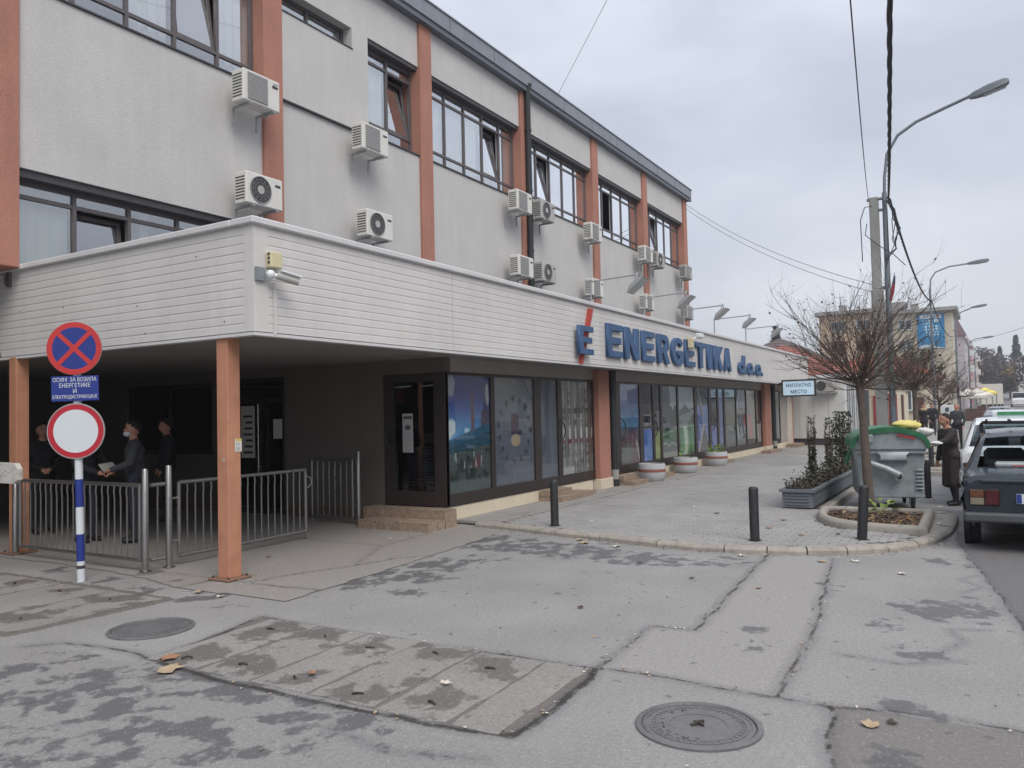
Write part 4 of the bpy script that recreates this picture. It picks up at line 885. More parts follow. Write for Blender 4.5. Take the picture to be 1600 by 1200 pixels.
# ---- street lights of the canopy
m_galv = M('galvanised_steel', (158, 160, 162), .5, .08, 5, metal=.3)
FL = [('two letters past the red slash', 14.27), ('above the third blue letter', 17.14), ('above the blue G', 19.9), ('above the blue I', 22.56), ('above the end of the lettering', 26.02)]
for lab, xx in FL:
    f = thing('floodlight', 'grey floodlight on a bent arm over the canopy edge, ' + lab, 'lamp', (xx, 6.62, 3.81), 0, 'floodlights over the canopy sign')
    b = MB(); b.tube([(xx, 6.62, 3.80), (xx, 6.62, 4.27)], .017, 8); b.box(xx - .06, xx + .06, 6.56, 6.68, 3.812, 3.825); b.build('post', m_galv, f)
    b = MB(); b.tube([(xx, 6.62, 4.26), (xx, 5.62, 4.30)], .015, 8); b.build('arm', m_galv, f)
    b = MB(); b.tube([(xx - .09, 5.62, 4.06), (xx - .09, 5.62, 4.26), (xx - .05, 5.62, 4.33), (xx + .05, 5.62, 4.33), (xx + .09, 5.62, 4.26), (xx + .09, 5.62, 4.06)], .012, 6); b.build('bracket', m_galv, f)
    T = Matrix.Translation((xx, 5.64, 4.07)) @ Matrix.Rotation(R(-38), 4, 'X')
    b = MB(); b.add([(-.17, -.22, .0), (.17, -.22, .0), (.17, .2, .0), (-.17, .2, .0), (-.1, -.12, .1), (.1, -.12, .1), (.1, .1, .1), (-.1, .1, .1)], [(4, 5, 6, 7), (0, 1, 5, 4), (1, 2, 6, 5), (2, 3, 7, 6), (3, 0, 4, 7), (0, 3, 2, 1)], 0, T); b.build('housing', m_galv, f)
    b = MB(); b.box(-.15, .15, -.2, .18, -.012, -.002, 0, T); b.build('lens', M('lamp_lens', (200, 204, 206), .2), f)
# ---- air conditioners
m_acw = M('air_conditioner_white', (214, 212, 206), .5, .06, 3, streak=.06); m_acg = M('air_conditioner_grey', (172, 172, 168), .55, .08, 3, streak=.1)
m_grl = M('fan_grille_grey', (132, 132, 132), .5, .05, 6); m_fan = M('fan_dark', (62, 62, 64), .6)
def ac_unit(x, z, label, kind='square', w=.80, h=.54, dirty=False):
    a = thing('air_conditioner', label, 'air conditioner', (x, 10.54, z), 0, 'air conditioners on the grey facade', local=True)
    mw_ = m_acg if dirty else m_acw
    b = MB(); b.cbox(-w / 2, w / 2, -.14, .15, 0, h, .018); b.build('casing', mw_, a)
    cx = -w * .12; rr_ = h * .41
    if kind == 'square':
        b = MB(); b.cbox(cx - h * .40, cx + h * .40, -.154, -.139, h * .08, h * .92, .006)
        g = b.build('fan_guard', m_grl, a)
        for i in range(9): q = MB(); q.box(cx - h * .38, cx + h * .38, -.158, -.1535, h * .13 + i * h * .09, h * .145 + i * h * .09); q.build('guard_bar', m_acg, g)
    else:
        b = MB(); T = Matrix.Translation((cx, -.139, h / 2)) @ Matrix.Rotation(PI / 2, 4, 'X'); b.lathe([(rr_, -.002), (rr_, .004)], 28, (0, 0, 0), 0, T); g = b.build('fan_opening', m_fan, a)
        q = MB()
        for rr2 in (rr_, rr_ * .78, rr_ * .56, rr_ * .34): q.tube([(cx + rr2 * math.cos(t * PI / 12), -.15, h / 2 + rr2 * math.sin(t * PI / 12)) for t in range(25)], .004 if rr2 < rr_ else .011, 4, caps=False)
        for t in range(12): q.tube([(cx + .03 * math.cos(t * PI / 6), -.149, h / 2 + .03 * math.sin(t * PI / 6)), (cx + rr_ * math.cos(t * PI / 6), -.149, h / 2 + rr_ * math.sin(t * PI / 6))], .0035, 4, caps=False)
        q.build('fan_guard', m_grl, g)
        q = MB(); q.lathe([(.07, 0), (.07, .01)], 16, (0, 0, 0), 0, Matrix.Translation((cx, -.144, h / 2)) @ Matrix.Rotation(PI / 2, 4, 'X')); q.build('fan_hub', m_acg, g)
    for i in range(8):
        q = MB(); q.box(-w / 2 - .004, -w / 2 + .004, -.10, .12, h * .14 + i * h * .095, h * .18 + i * h * .095); q.build('side_louvre', m_fan, a)
    b = MB(); b.box(w * .28, w * .43, -.143, -.1395, h * .72, h * .80); b.build('badge', m_ink, a)
    b = MB(); b.tube([(w / 2 - .005, .02, h * .22), (w / 2 + .05, .04, h * .2), (w / 2 + .06, .2, h * .12), (w / 2 + .06, .34, h * .1)], .022, 7); b.build('pipe', m_acg, a, smooth=60)
    for sx in (-w * .32, w * .32):
        b = MB(); b.box(sx - .02, sx + .02, -.16, .30, -.035, -.005); b.box(sx - .02, sx + .02, .27, .30, -.30, -.036); b.build('bracket', m_galv, a)
    return a
ACS = [(9.52, 7.02, 'white air conditioner with square grey guard just under the window nearest the passage', 'square', 0), (12.50, 7.02, 'white air conditioner with square grey guard hung below the narrow grey pier', 'square', 0),
       (18.62, 7.08, 'white air conditioner under upper windows, directly left of the tall black downpipe', 'square', 0), (19.95, 7.10, 'dingy grey air conditioner under upper windows, just past the tall black downpipe', 'round', 1),
       (23.25, 7.10, 'white air conditioner under upper windows, between downpipe and the far end pilasters', 'square', 0), (27.85, 7.14, 'white air conditioner on the last pilaster but one, first of a close upper pair', 'square', 0),
       (29.1, 7.12, 'grey air conditioner beside the last pilaster but one, second of a close upper pair', 'round', 1), (32.45, 7.12, 'grey air conditioner under upper windows on the far corner pilaster', 'square', 1),
       (9.56, 5.30, 'white air conditioner with round black fan just above the canopy corner', 'round', 0), (12.60, 5.30, 'white air conditioner with round fan alone on blank wall above the canopy', 'round', 0),
       (18.62, 5.34, 'white air conditioner just above canopy, left of the tall black downpipe', 'square', 0), (19.95, 5.36, 'dingy grey air conditioner just above canopy, past the tall black downpipe', 'round', 1),
       (23.25, 5.34, 'white air conditioner low on the pilaster behind the first floodlight post', 'square', 0), (27.85, 5.38, 'white air conditioner low on wall behind the second floodlight arm', 'square', 0),
       (32.45, 5.45, 'grey air conditioner low on the far corner pilaster, lowest there', 'square', 1)]
for x, z, lab, k, dt in ACS: ac_unit(x * .989, z, lab, k, dirty=bool(dt))
me = text_mesh('ACC', .12, .06, 0, bold=.02); me.materials.append(m_ink)
for o in [o for o in bpy.data.objects if o.get('category') == 'air conditioner'][:1]: part_from(me, 'lettering', o, (.24, -.1445, .42))
# ---- camera on the canopy corner
m_cream = M('aged_cream_plastic', (206, 196, 160), .6, .08, 6); m_whp = M('white_plastic', (222, 224, 226), .4, .04, 6)
cc = thing('security_camera', 'white bullet security camera with cream junction box on the canopy corner', 'camera', (5.98, 6.44, 3.2))
b = MB(); b.cbox(5.90, 6.06, 6.41, 6.495, 3.30, 3.47, .01); jb = b.build('junction_box', m_cream, cc)
for zz in (3.34, 3.385, 3.43): b = MB(); b.box(5.894, 5.901, 6.43, 6.46, zz, zz + .025); b.build('vent', m_fan, jb)
b = MB(); b.box(5.75, 5.87, 6.46, 6.496, 3.15, 3.29); b.build('back_plate', M('grey_plate', (128, 134, 140), .6), cc)
b = MB(); b.ball((5.90, 6.42, 3.22), .05); b.tube([(5.90, 6.42, 3.22), (5.98, 6.36, 3.20)], .025, 8); b.build('mount', m_whp, cc, smooth=50)
b = MB(); b.tube([(5.95, 6.38, 3.21), (6.14, 6.26, 3.15)], .038, 12); b.build('body', m_acg, cc, smooth=40)
b = MB(); b.add([(5.96, 6.32, 3.27), (6.0, 6.40, 3.27), (6.18, 6.29, 3.21), (6.14, 6.20, 3.21), (5.96, 6.32, 3.255), (6.0, 6.40, 3.255), (6.18, 6.29, 3.195), (6.14, 6.20, 3.195)], [(0, 3, 2, 1), (4, 5, 6, 7), (0, 1, 5, 4), (1, 2, 6, 5), (2, 3, 7, 6), (3, 0, 4, 7)]); b.build('sunshield', m_whp, cc)
b = MB(); b.box(6.0, 6.03, 6.475, 6.496, 2.6, 3.16); b.build('cable_duct', m_clad, cc)
c2 = thing('security_camera', 'small white camera on a cream box above the blue lettering', 'camera', (19.6, 6.44, 3.2))
b = MB(); b.cbox(19.45, 19.62, 6.29, 6.40, 3.25, 3.5, .01); b.box(19.5, 19.57, 6.39, 6.497, 3.46, 3.5); b.build('junction_box', m_cream, c2); b = MB(); b.cbox(19.6, 19.95, 6.12, 6.24, 3.50, 3.62, .02); b.tube([(19.65, 6.2, 3.52), (19.56, 6.36, 3.44)], .03, 8); b.build('body', m_whp, c2)
# ================================================================== THINGS ON THE FORECOURT
m_slab = asphalt_mat('exposed_aggregate_slab', (144, 140, 136), [], stain=(94, 89, 84), stone=1.0, rough=.9)
m_rust = M('dark_iron', (64, 58, 54), .6, .2, 9, metal=.4)
def slab(quad, hooks, seed):
    """one concrete cover slab, slightly uneven, with steel lifting hooks"""
    r = random.Random(seed); nu, nv = 10, 5; b = MB(); z = .004 + r.uniform(0, .004); A, B, C, D = [Vector((*p, 0)) for p in quad]; P = []
    for i in range(nu + 1):
        for j in range(nv + 1):
            u, v = i / nu, j / nv; p = A.lerp(B, u).lerp(D.lerp(C, u), v); e = i in (0, nu) or j in (0, nv)
            P.append((p.x + (r.uniform(-.012, .012) if e else 0), p.y + (r.uniform(-.012, .012) if e else 0), z - (.004 if e else 0)))
    n = nv + 1; fs = [(i * n + j, (i + 1) * n + j, (i + 1) * n + j + 1, i * n + j + 1) for i in range(nu) for j in range(nv)]
    rim = [i * n for i in range(nu + 1)] + [nu * n + j for j in range(1, n)] + [i * n + nv for i in range(nu - 1, -1, -1)] + [j for j in range(nv - 1, 0, -1)]
    m = len(P); k = len(rim); b.add(P + [(P[q][0], P[q][1], -.03) for q in rim], fs + [(rim[q], m + q, m + (q + 1) % k, rim[(q + 1) % k]) for q in range(k)])
    s = b.build('cover_slab', m_slab, forecourt); X = np.array([p[0] for p in b.v]); Y = np.array([p[1] for p in b.v]); st = np.full(X.shape, .25 + r.uniform(-.06, .07))
    for hx, hy in hooks: st += .34 * np.exp(-(((X - hx - .05) / .16) ** 2 + ((Y - hy) / .2) ** 2))
    for nm, val in (('stain', np.minimum(st, .5)), ('crack', np.full(X.shape, 1.0))): a = s.data.attributes.new(nm, 'FLOAT', 'POINT'); a.data.foreach_set('value', val.astype(np.float32))
    for hx, hy in hooks:
        h = MB(); a = r.uniform(-.9, .9); dx, dy = math.sin(a) * .035, math.cos(a) * .035; hh = r.uniform(.004, .02)
        h.tube([(hx - dx, hy - dy, z - .01), (hx - dx * .9, hy - dy * .9, z + hh * .6), (hx, hy, z + hh), (hx + dx * .9, hy + dy * .9, z + hh * .6), (hx + dx, hy + dy, z - .01)], .007, 6); h.build('lifting_hook', m_rust, s, smooth=60)
Y0 = [2.28, 2.62, 3.15, 3.68, 4.2, 4.72, 5.28]
for i in range(6):
    a, c = Y0[i] + .02, Y0[i + 1] - .02
    slab([(3.64, a), (4.855, a + .03), (4.845, c + .05), (3.64, c - .0)], [(3.80 + .05 * math.sin(i * 2.1), (a + c) / 2 + .04 * math.cos(i * 1.7)), (4.60 + .06 * math.cos(i * 2.9), (a + c) / 2 + .03)] if i else [], i)
Y1 = [6.92, 7.75, 8.6, 9.45, 10.3, 11.1]
for i in range(5):
    a, c = Y1[i] + .02, Y1[i + 1] - .02
    slab([(3.56, a), (4.92, a - .06), (4.92, c - .04), (3.5, c)], [(3.85, (a + c) / 2), (4.66, (a + c) / 2 - .03)], 20 + i)
m_iron = M('cast_iron', (112, 111, 112), .5, .1, 6, grain=.12, gscale=60, bump=.3, metal=.15, dirt=.3, dirtcol=(80, 77, 75))
def manhole(cx, cy, label, key):
    m = thing('manhole_cover', label, 'manhole cover', (cx, cy, 0), 0, 'manhole covers in the forecourt')
    b = MB(); b.lathe([(.335, -.02), (.335, .012), (.325, .016), (.307, .016), (.300, .004), (.30, -.02)], 48, (cx, cy, 0), capb=False, capt=False); b.build('rim', m_iron, m, smooth=35)
    b = MB(); b.lathe([(.296, -.02), (.296, .009), (.28, .011), (.28, .0075), (.262, .0075), (.262, .011), (.25, .011), (.25, .0075), (.22, .0075), (.22, .0105), (.15, .0105), (.15, .008)], 48, (cx, cy, 0)); lid = b.build('lid', m_iron, m, smooth=35)
    for k in range(40):
        t = 2 * PI * k / 40; q = MB(); T = Matrix.Translation((cx, cy, 0)) @ Matrix.Rotation(t, 4, 'Z')
        if key: q.box(.228, .246, -.008, .008, .0072, .0115, 0, T)
        else: q.box(.16, .215, -.004, .004, .0102, .013, 0, T)
        q.build('rib', m_iron, lid)
    if key:
        q = MB(); q.tube([(cx - .03, cy + .03, .012), (cx + .0, cy + .005, .022), (cx + .05, cy - .01, .013)], .009, 6); q.tube([(cx - .01, cy - .03, .012), (cx + .01, cy, .02), (cx + .02, cy + .03, .013)], .008, 6); q.build('lift_bar', m_rust, lid, smooth=60)
        for k, ch in enumerate('ENERGETIKA'):
            me = text_mesh(ch, None, .042, .004, bold=.01); me.materials.append(M('worn_iron', (140, 138, 136), .45, .1, 9, metal=.3)); t = R(200) - k * R(17)
            o = part_from(me, 'raised_letter', lid, (.185 * math.cos(t), .185 * math.sin(t), .0105), (-PI / 2, 0, t - PI / 2))
manhole(4.24, 1.40, 'round iron manhole cover with raised lettering and lifting bar in the foreground asphalt', True)
manhole(4.17, 5.97, 'dark worn iron manhole cover with radial ribs between the concrete cover slabs', False)

# ------------------------------------------------------------------ stainless railings and gates
m_rail = M('stainless_tube', (150, 148, 147), .32, .04, 2, metal=.85, grain=0)
def railing(name, label, p0, p1, nb, z0=.13, z1=.98, posts=(), grp=None, ends=True, wire=None):
    t = thing(name, label, 'gate' if name == 'gate' else 'railing', (p0[0], p0[1], .012), 0, grp)
    def P(s, z): return (p0[0] + (p1[0] - p0[0]) * s, p0[1] + (p1[1] - p0[1]) * s, z)
    b = MB(); b.tube([P(0, z1), P(1, z1)], .024, 10); b.build('top_rail', m_rail, t, smooth=50)
    b = MB(); b.tube([P(0, z0), P(1, z0)], .022, 10); b.build('bottom_rail', m_rail, t, smooth=50)
    if ends:
        for s in (0.0, 1.0): b = MB(); b.tube([P(s, z0), P(s, z1)], .023, 10); b.build('end_upright', m_rail, t, smooth=50)
    for i in range(nb):
        s = (i + 1) / (nb + 1); b = MB(); x, y, _ = P(s, 0); nxv, nyv = (p1[1] - p0[1]), -(p1[0] - p0[0]); l = math.hypot(nxv, nyv); nxv, nyv = nxv / l * .012, nyv / l * .012
        b.tube([(x, y, z0), (x, y, z1 - .16), (x + nxv * .7, y + nyv * .7, z1 - .09), (x, y, z1 - .01)], .0095, 6); b.build('baluster', m_rail, t, smooth=50)
    for (x, y, h) in posts:
        b = MB(); b.lathe([(.037, .012), (.037, h), (.03, h + .01)], 14, (x, y, 0)); po = b.build('post', m_rail, t, smooth=40)
        b = MB(); b.lathe([(.065, .012), (.065, .02), (.042, .028)], 16, (x, y, 0)); b.build('flange', m_rail, po, smooth=40)
    return t
railing('railing', 'long stainless steel railing panel between terracotta column and the two tall posts', (5.70, 10.86), (5.70, 8.36), 20, posts=[(5.70, 10.98, 1.0), (5.69, 8.25, 1.16)], grp='stainless railings')
railing('railing', 'short stainless railing stub bridging the two tall posts', (5.75, 8.245), (5.93, 8.235), 1, posts=[(5.98, 8.23, 1.18)], ends=False, grp='stainless railings')
g1 = railing('gate', 'long stainless steel gate leaf hinged on the tall posts, behind the terracotta column', (6.13, 8.25), (8.22, 8.30), 17, z0=.12, z1=.98, grp='stainless gates')
for zz in (.3, .8): b = MB(); b.tube([(6.02, 8.235, zz), (6.12, 8.25, zz)], .014, 8); b.build('hinge', m_rail, g1)
b = MB(); b.tube([(8.22, 8.3, .9), (8.29, 8.27, .86), (8.31, 8.27, .78), (8.25, 8.29, .72)], .004, 5); b.build('wire_loop', m_cop, g1)
b = MB(); b.tube([(8.22, 8.30, .012), (8.22, 8.30, .13)], .015, 8); b.build('drop_bolt', m_rail, g1)
g2 = railing('gate', 'short stainless steel gate leaf folded back against the passage wall by the steps', (9.66, 8.72), (9.68, 9.62), 6, z0=.1, z1=1.02, posts=[(9.66, 8.60, 1.16)], grp='stainless gates')
for zz in (.3, .8): b = MB(); b.tube([(9.66, 8.62, zz), (9.66, 8.73, zz)], .014, 8); b.build('hinge', m_rail, g2)
b = MB(); b.tube([(9.68, 9.62, .012), (9.68, 9.62, .11)], .015, 8); b.build('drop_bolt', m_rail, g2)

pn = thing('paper_notice', 'small torn white paper notice taped to the near terracotta column', 'notice', (5.88, 6.93, 1.38))
def im_flyer(s, t):
    im = lerp((206, 204, 198), (214, 212, 206), t); put(im, ((t > .82) & (s > .1)).astype(float), (200, 176, 90)); put(im, ((np.sin(t * 60) > .2) & (t < .7) & (s > .15) & (s < .8)).astype(float) * .6, (110, 112, 120)); return im
b = MB(); b.box(5.845, 5.935, 6.9295, 6.9325, 1.36, 1.50); b.build('sheet', m_paper, pn); ink_plane('print', 5.846, 5.934, 1.361, 1.499, 6.929, im_flyer, pn, 12, 18)
b = MB(); b.lathe([(.022, 0), (.022, .002)], 14, (0, 0, 0), 0, Matrix.Translation((5.7545, 7.0, 1.28)) @ Matrix.Rotation(-PI / 2, 4, 'Y')); tag(b.build('sticker', M('grey_sticker', (176, 160, 148), .7)), 'small round grey sticker on the near terracotta column', 'sticker')
# ------------------------------------------------------------------ barrier arm at the left edge
ba = thing('parking_barrier', 'white parking barrier arm with clipped end in front of the terracotta column', 'barrier', (4.95, 12.7, 0))
b = MB(); zc = 1.15; b.add([(4.92, y, z) for y, z in ((9.44, zc - .07), (9.44, zc + .05), (9.5, zc + .115), (12.7, zc + .16), (12.7, zc - .1), (9.52, zc - .115))] + [(4.98, y, z) for y, z in ((9.44, zc - .07), (9.44, zc + .05), (9.5, zc + .115), (12.7, zc + .16), (12.7, zc - .1), (9.52, zc - .115))],
      [(0, 1, 2, 3, 4, 5), (11, 10, 9, 8, 7, 6)] + [(i, 6 + i, 6 + (i + 1) % 6, (i + 1) % 6) for i in range(6)]); b.build('arm', M('chalky_white_paint', (200, 198, 192), .7, .1, 6, dirt=.3), ba)
b = MB(); b.cbox(4.75, 5.15, 12.5, 12.95, 0, 1.25, .03); b.build('cabinet', M('barrier_grey', (150, 150, 148), .6), ba)
for yy in (9.62, 9.68): b = MB(); b.box(4.917, 4.921, yy, yy + .012, zc + .02 * (yy > 9.65), zc + .012 + .02 * (yy > 9.65)); b.build('bolt_hole', m_dark, ba)

# ------------------------------------------------------------------ prohibition signs on a banded pole
m_sblue = M('traffic_blue', (34, 52, 132), .45, .05, 5); m_sred = M('traffic_red', (190, 52, 50), .45, .05, 5); m_sred2 = M('traffic_red_deep', (176, 34, 50), .4, .05, 5); m_swht = M('traffic_white', (206, 212, 216), .4, .03, 5); m_alu = M('sign_aluminium', (168, 168, 168), .45, .06, 6, metal=.5)
ts = thing('traffic_sign', 'blue and white banded pole with no stopping disc, blue plate and red ringed disc', 'traffic sign', (5.03, 8.43, 0), R(-30.8), local=True)
ts.rotation_euler = (R(0), R(-1.0), R(-54))
for (z0, z1, mm) in ((.0, .22, m_swht), (.22, .51, m_sblue), (.51, .80, m_swht), (.80, 1.10, m_sblue), (1.10, 2.78, m_swht)):
    b = MB(); b.lathe([(.04, z0), (.04, z1)], 16, (0, .05, 0)); b.build('pole_band', mm, ts, smooth=40)
b = MB(); b.lathe([(.0415, .14), (.0415, .175)], 16, (0, .05, 0)); b.build('pole_band', m_fan, ts, smooth=40)
def disc(zc, r, rings, name):
    T = Matrix.Translation((0, 0, zc)) @ Matrix.Rotation(PI / 2, 4, 'X')
    b = MB(); b.lathe([(r, -.012), (r + .004, .0), (r, .006)], 48, (0, 0, 0), 0, T); d = b.build(name, m_alu, ts, smooth=30)
    for i, (ra, rb, mm) in enumerate(rings):
        b = MB(); n = 56; vs = []
        for k in range(n): t = 2 * PI * k / n; vs += [(ra * math.cos(t), -.0065, zc + ra * math.sin(t)), (rb * math.cos(t), -.0065, zc + rb * math.sin(t))]
        if rb > 0: b.add(vs, [(2 * k, 2 * ((k + 1) % n), 2 * ((k + 1) % n) + 1, 2 * k + 1) for k in range(n)])
        else: b.add([(ra * math.cos(2 * PI * k / n), -.0065, zc + ra * math.sin(2 * PI * k / n)) for k in range(n)], [tuple(range(n))])
        b.build('printed_ring', mm, d)
    return d
d = disc(2.515, .285, [(.285, .228, m_sred), (.228, 0, m_sblue)], 'no_stopping_disc')
for a in (45, -45):
    b = MB(); T = Matrix.Translation((0, 0, 2.515)) @ Matrix.Rotation(R(a), 4, 'Y'); off = -.0085 if a > 0 else -.0095
    b.add([(-.235, off, -.024), (.235, off, -.024), (.235, off, .024), (-.235, off, .024)], [(0, 1, 2, 3)], 0, T); b.build('diagonal_bar', m_sred, d)
d2 = disc(1.62, .298, [(.288, .232, m_sred2), (.232, 0, m_swht)], 'closed_to_traffic_disc')
b = MB(); b.cbox(-.245, .245, -.006, .004, 1.945, 2.215, .002); pl = b.build('text_plate', m_sblue, ts)
for tx, w, z in (('ОСИМ  ЗА ВОЗИЛА', .45, 2.155), ('ЕНЕРГЕТИКЕ', .32, 2.093), ('И', .036, 2.031), ('ЕЛЕКТРОДИСТРИБУЦИЈЕ', .46, 1.966)):
    me = text_mesh(tx, w, .046, 0, bold=.006); me.materials.append(m_swht); part_from(me, 'lettering', pl, (-w / 2, -.0085, z))

# ------------------------------------------------------------------ bollards
m_boll = M('black_bollard_paint', (42, 43, 46), .5, .1, 6, dirt=.25, dirtcol=(84, 82, 80))
def bollard(x, y, label, h=.66, tilt=0, grp='black bollards along the kerb', r=.058):
    o = thing('bollard', label, 'bollard', (x, y, SW), 0, grp, local=True); o.rotation_euler = (tilt, 0, 0)
    b = MB(); b.lathe([(r, -.02), (r, h - .03), (r * .93, h - .012), (r * .7, h)], 18); b.build('shaft', m_boll, o, smooth=40)
    b = MB(); b.lathe([(r + .025, 0), (r + .025, .006), (r + .002, .01)], 18); b.build('foot_ring', m_boll, o, smooth=40)
bollard(10.27, 5.43, 'straight black bollard on the kerb opposite the bulb poster'); bollard(10.05, 2.53, 'black bollard alone mid kerb, between pavers and the open forecourt', tilt=0); bollard(10.62, 1.38, 'leaning black bollard in front of the tree bed', tilt=R(4))
bollard(16.6, 1.0, 'black bollard beside the waste container, partly hidden by it', h=.7, tilt=0); bollard(22.1, 1.23, 'black bollard at the start of the second tree bed', h=.68); bollard(26.3, 1.21, 'black bollard beyond the second tree bed', h=.68)
bpy.data.objects['bollard.003'].location.z = -.02
# ------------------------------------------------------------------ concrete pots at the shop front
m_pot = M('pale_concrete_pot', (176, 178, 182), .85, .08, 4, grain=.08, bump=.3); m_potb = M('pot_red_band', (142, 92, 80), .8, .1, 5)
def leaf_cloud(b, pts, size, rnd, mi=0, asp=1.6):
    for p in pts:
        a, c, d = rnd.uniform(0, 2 * PI), rnd.uniform(-1.2, 1.2), rnd.uniform(0, 2 * PI); s = size * rnd.uniform(.6, 1.3)
        T = Matrix.Translation(p) @ Euler((c, rnd.uniform(-.8, .8), a)).to_matrix().to_4x4()
        b.add([(-s * .5, 0, 0), (0, -s * asp * .5, s * .12), (s * .5, 0, 0), (0, s * asp * .5, s * .12)], [(0, 1, 2, 3)], mi, T)
m_leafy = M('yellow_green_leaf', (120, 150, 60), .6, .2, 9)
def pot(x, y, label, r=.31, h=.40, plant=0):
    t = thing('flower_pot', label, 'flower pot', (x, y, SW), 0, 'round concrete pots along the shop front', local=True)
    b = MB(); b.lathe([(r * .80, 0), (r * .9, .03), (r, .12), (r * 1.02, h * .55), (r, h - .02), (r * .97, h), (r * .86, h), (r * .84, h - .06)], 30, capt=False); b.build('bowl', m_pot, t, smooth=40)
    b = MB(); b.lathe([(r * 1.022, h * .52), (r * 1.032, h * .54), (r * 1.03, h * .68), (r * 1.02, h * .70)], 30, capb=False, capt=False); b.build('band', m_potb, t, smooth=40)
    b = MB(); b.lathe([(r * .85, h - .08), (r * .85, h - .07)], 24); b.build('soil', m_soil, t)
    if plant:
        rn = random.Random(int(x * 10)); b = MB(); ps = [Vector((rn.uniform(-.7, .7) * r, rn.uniform(-.7, .7) * r, h + rn.uniform(-.05, .2))) for _ in range(plant)]; leaf_cloud(b, ps, .06, rn)
        for p in ps[::6]: b.tube([(p.x, p.y, h - .08), tuple(p)], .004, 4)
        b.build('foliage', m_leafy, t)
pot(17.72, 6.78, 'round concrete pot with red band and no plant, in front of the open shop door', plant=0); pot(20.2, 6.80, 'round concrete pot with red band standing between the two other pots', plant=14); pot(22.95, 6.80, 'round concrete pot with red band and a leafy green plant', plant=90)
# ------------------------------------------------------------------ trough with evergreens
m_tro = M('grey_painted_trough', (108, 112, 118), .7, .08, 4, streak=.08); m_ever = M('evergreen_leaf', (62, 68, 46), .7, .35, 7); m_brn = M('brown_twig', (84, 72, 62), .85, .2, 8)
tr = thing('planter_trough', 'long grey ribbed trough planted with climbing evergreens on wire frames', 'planter', (15.3, 2.68, SW))
def ring_box(b, x0, x1, y0, y1, z0, z1, w):
    b.box(x0, x1, y0, y0 + w, z0, z1); b.box(x0, x1, y1 - w, y1, z0, z1); b.box(x0, x0 + w, y0 + w, y1 - w, z0, z1); b.box(x1 - w, x1, y0 + w, y1 - w, z0, z1)
b = MB(); ring_box(b, 13.42, 18.9, 2.45, 2.92, .09, .34, .04); b.box(13.46, 18.86, 2.49, 2.88, .09, .11); b.build('box', m_tro, tr)
b = MB(); ring_box(b, 13.38, 18.94, 2.41, 2.96, .335, .38, .08); b.build('rim', m_tro, tr)
for i in range(4):
    z = .13 + i * .05
    b = MB(); b.box(13.405, 13.42, 2.5, 2.87, z, z + .025); b.build('rib', m_tro, tr); b = MB(); b.box(13.5, 18.8, 2.435, 2.45, z, z + .025); b.build('rib', m_tro, tr)
b = MB(); b.box(13.6, 13.8, 2.5, 2.87, .065, .09); b.box(18.4, 18.6, 2.5, 2.87, .065, .09); b.build('feet', m_tro, tr)
b = MB(); b.box(13.46, 18.86, 2.49, 2.88, .29, .33); b.build('soil', m_soil, tr)
rn = random.Random(8)
for (x, y, h, r0, lab, dens, lean) in ((14.9, 2.70, 1.52, .08, 'thin bare topped evergreen climbing a wire column at the trough end', 420, .0), (16.5, 2.68, 1.45, .09, 'leaning sparse evergreen on a wire column in the middle of the trough', 480, .10), (18.1, 2.66, 1.55, .20, 'bushy leaning evergreen on a wire frame nearest the waste container', 1500, .06)):
    p = thing('evergreen_shrub', lab, 'shrub', (x, y, .33), 0, 'evergreens in the trough')
    b = MB()
    for k in range(6):
        t = 2 * PI * k / 6; b.tube([(x + r0 * .9 * math.cos(t), y + r0 * .9 * math.sin(t), .3), (x + lean * .9 + r0 * .7 * math.cos(t), y + r0 * .7 * math.sin(t), h)], .004, 4)
    for z in (.6, .8, 1.0, 1.2, 1.4): b.tube([(x + lean * (z - .3) + r0 * .8 * math.cos(t * PI / 5), y + r0 * .8 * math.sin(t * PI / 5), z) for t in range(11)], .003, 4, caps=False)
    b.build('wire_frame', M('wire_steel', (96, 92, 86), .6), p)
    b = MB(); fr = MB(); ps = []
    for k in range(dens):
        u = rn.random() ** 1.3; z = .34 + u * (h - .3); wdt = (r0 * 1.15 if z > .75 else r0 + (.75 - z) * .55); a = rn.uniform(0, 2 * PI); q = rn.random() ** .5 * wdt
        if z > 1.1 and rn.random() < .55 and r0 < .2: continue
        ps.append(Vector((x + lean * (z - .3) + q * math.cos(a), y + q * math.sin(a) * .8, z)))
    leaf_cloud(b, ps, .042, rn); b.build('foliage', m_ever, p)
    for k in range(16):
        a = rn.uniform(0, 2 * PI); fr.tube([(x, y, .32), (x + .05 * math.cos(a), y + .05 * math.sin(a), .7), (x + lean * (h - .5) + r0 * math.cos(a + 1), y + r0 * math.sin(a + 1), rn.uniform(.9, h + .03))], [.01, .007, .003], 4)
    fr.build('stems', m_brn, p)
b = MB(); ps = [Vector((rn.uniform(13.45, 18.2), rn.uniform(2.45, 2.92), .36 + abs(rn.gauss(0, .10)))) for _ in range(1500)]; leaf_cloud(b, ps, .035, rn)
tag(b.build('ground_cover', M('dull_ground_cover', (78, 72, 56), .8, .35, 9)), kind='stuff', label='low dull green creeping growth along the trough')

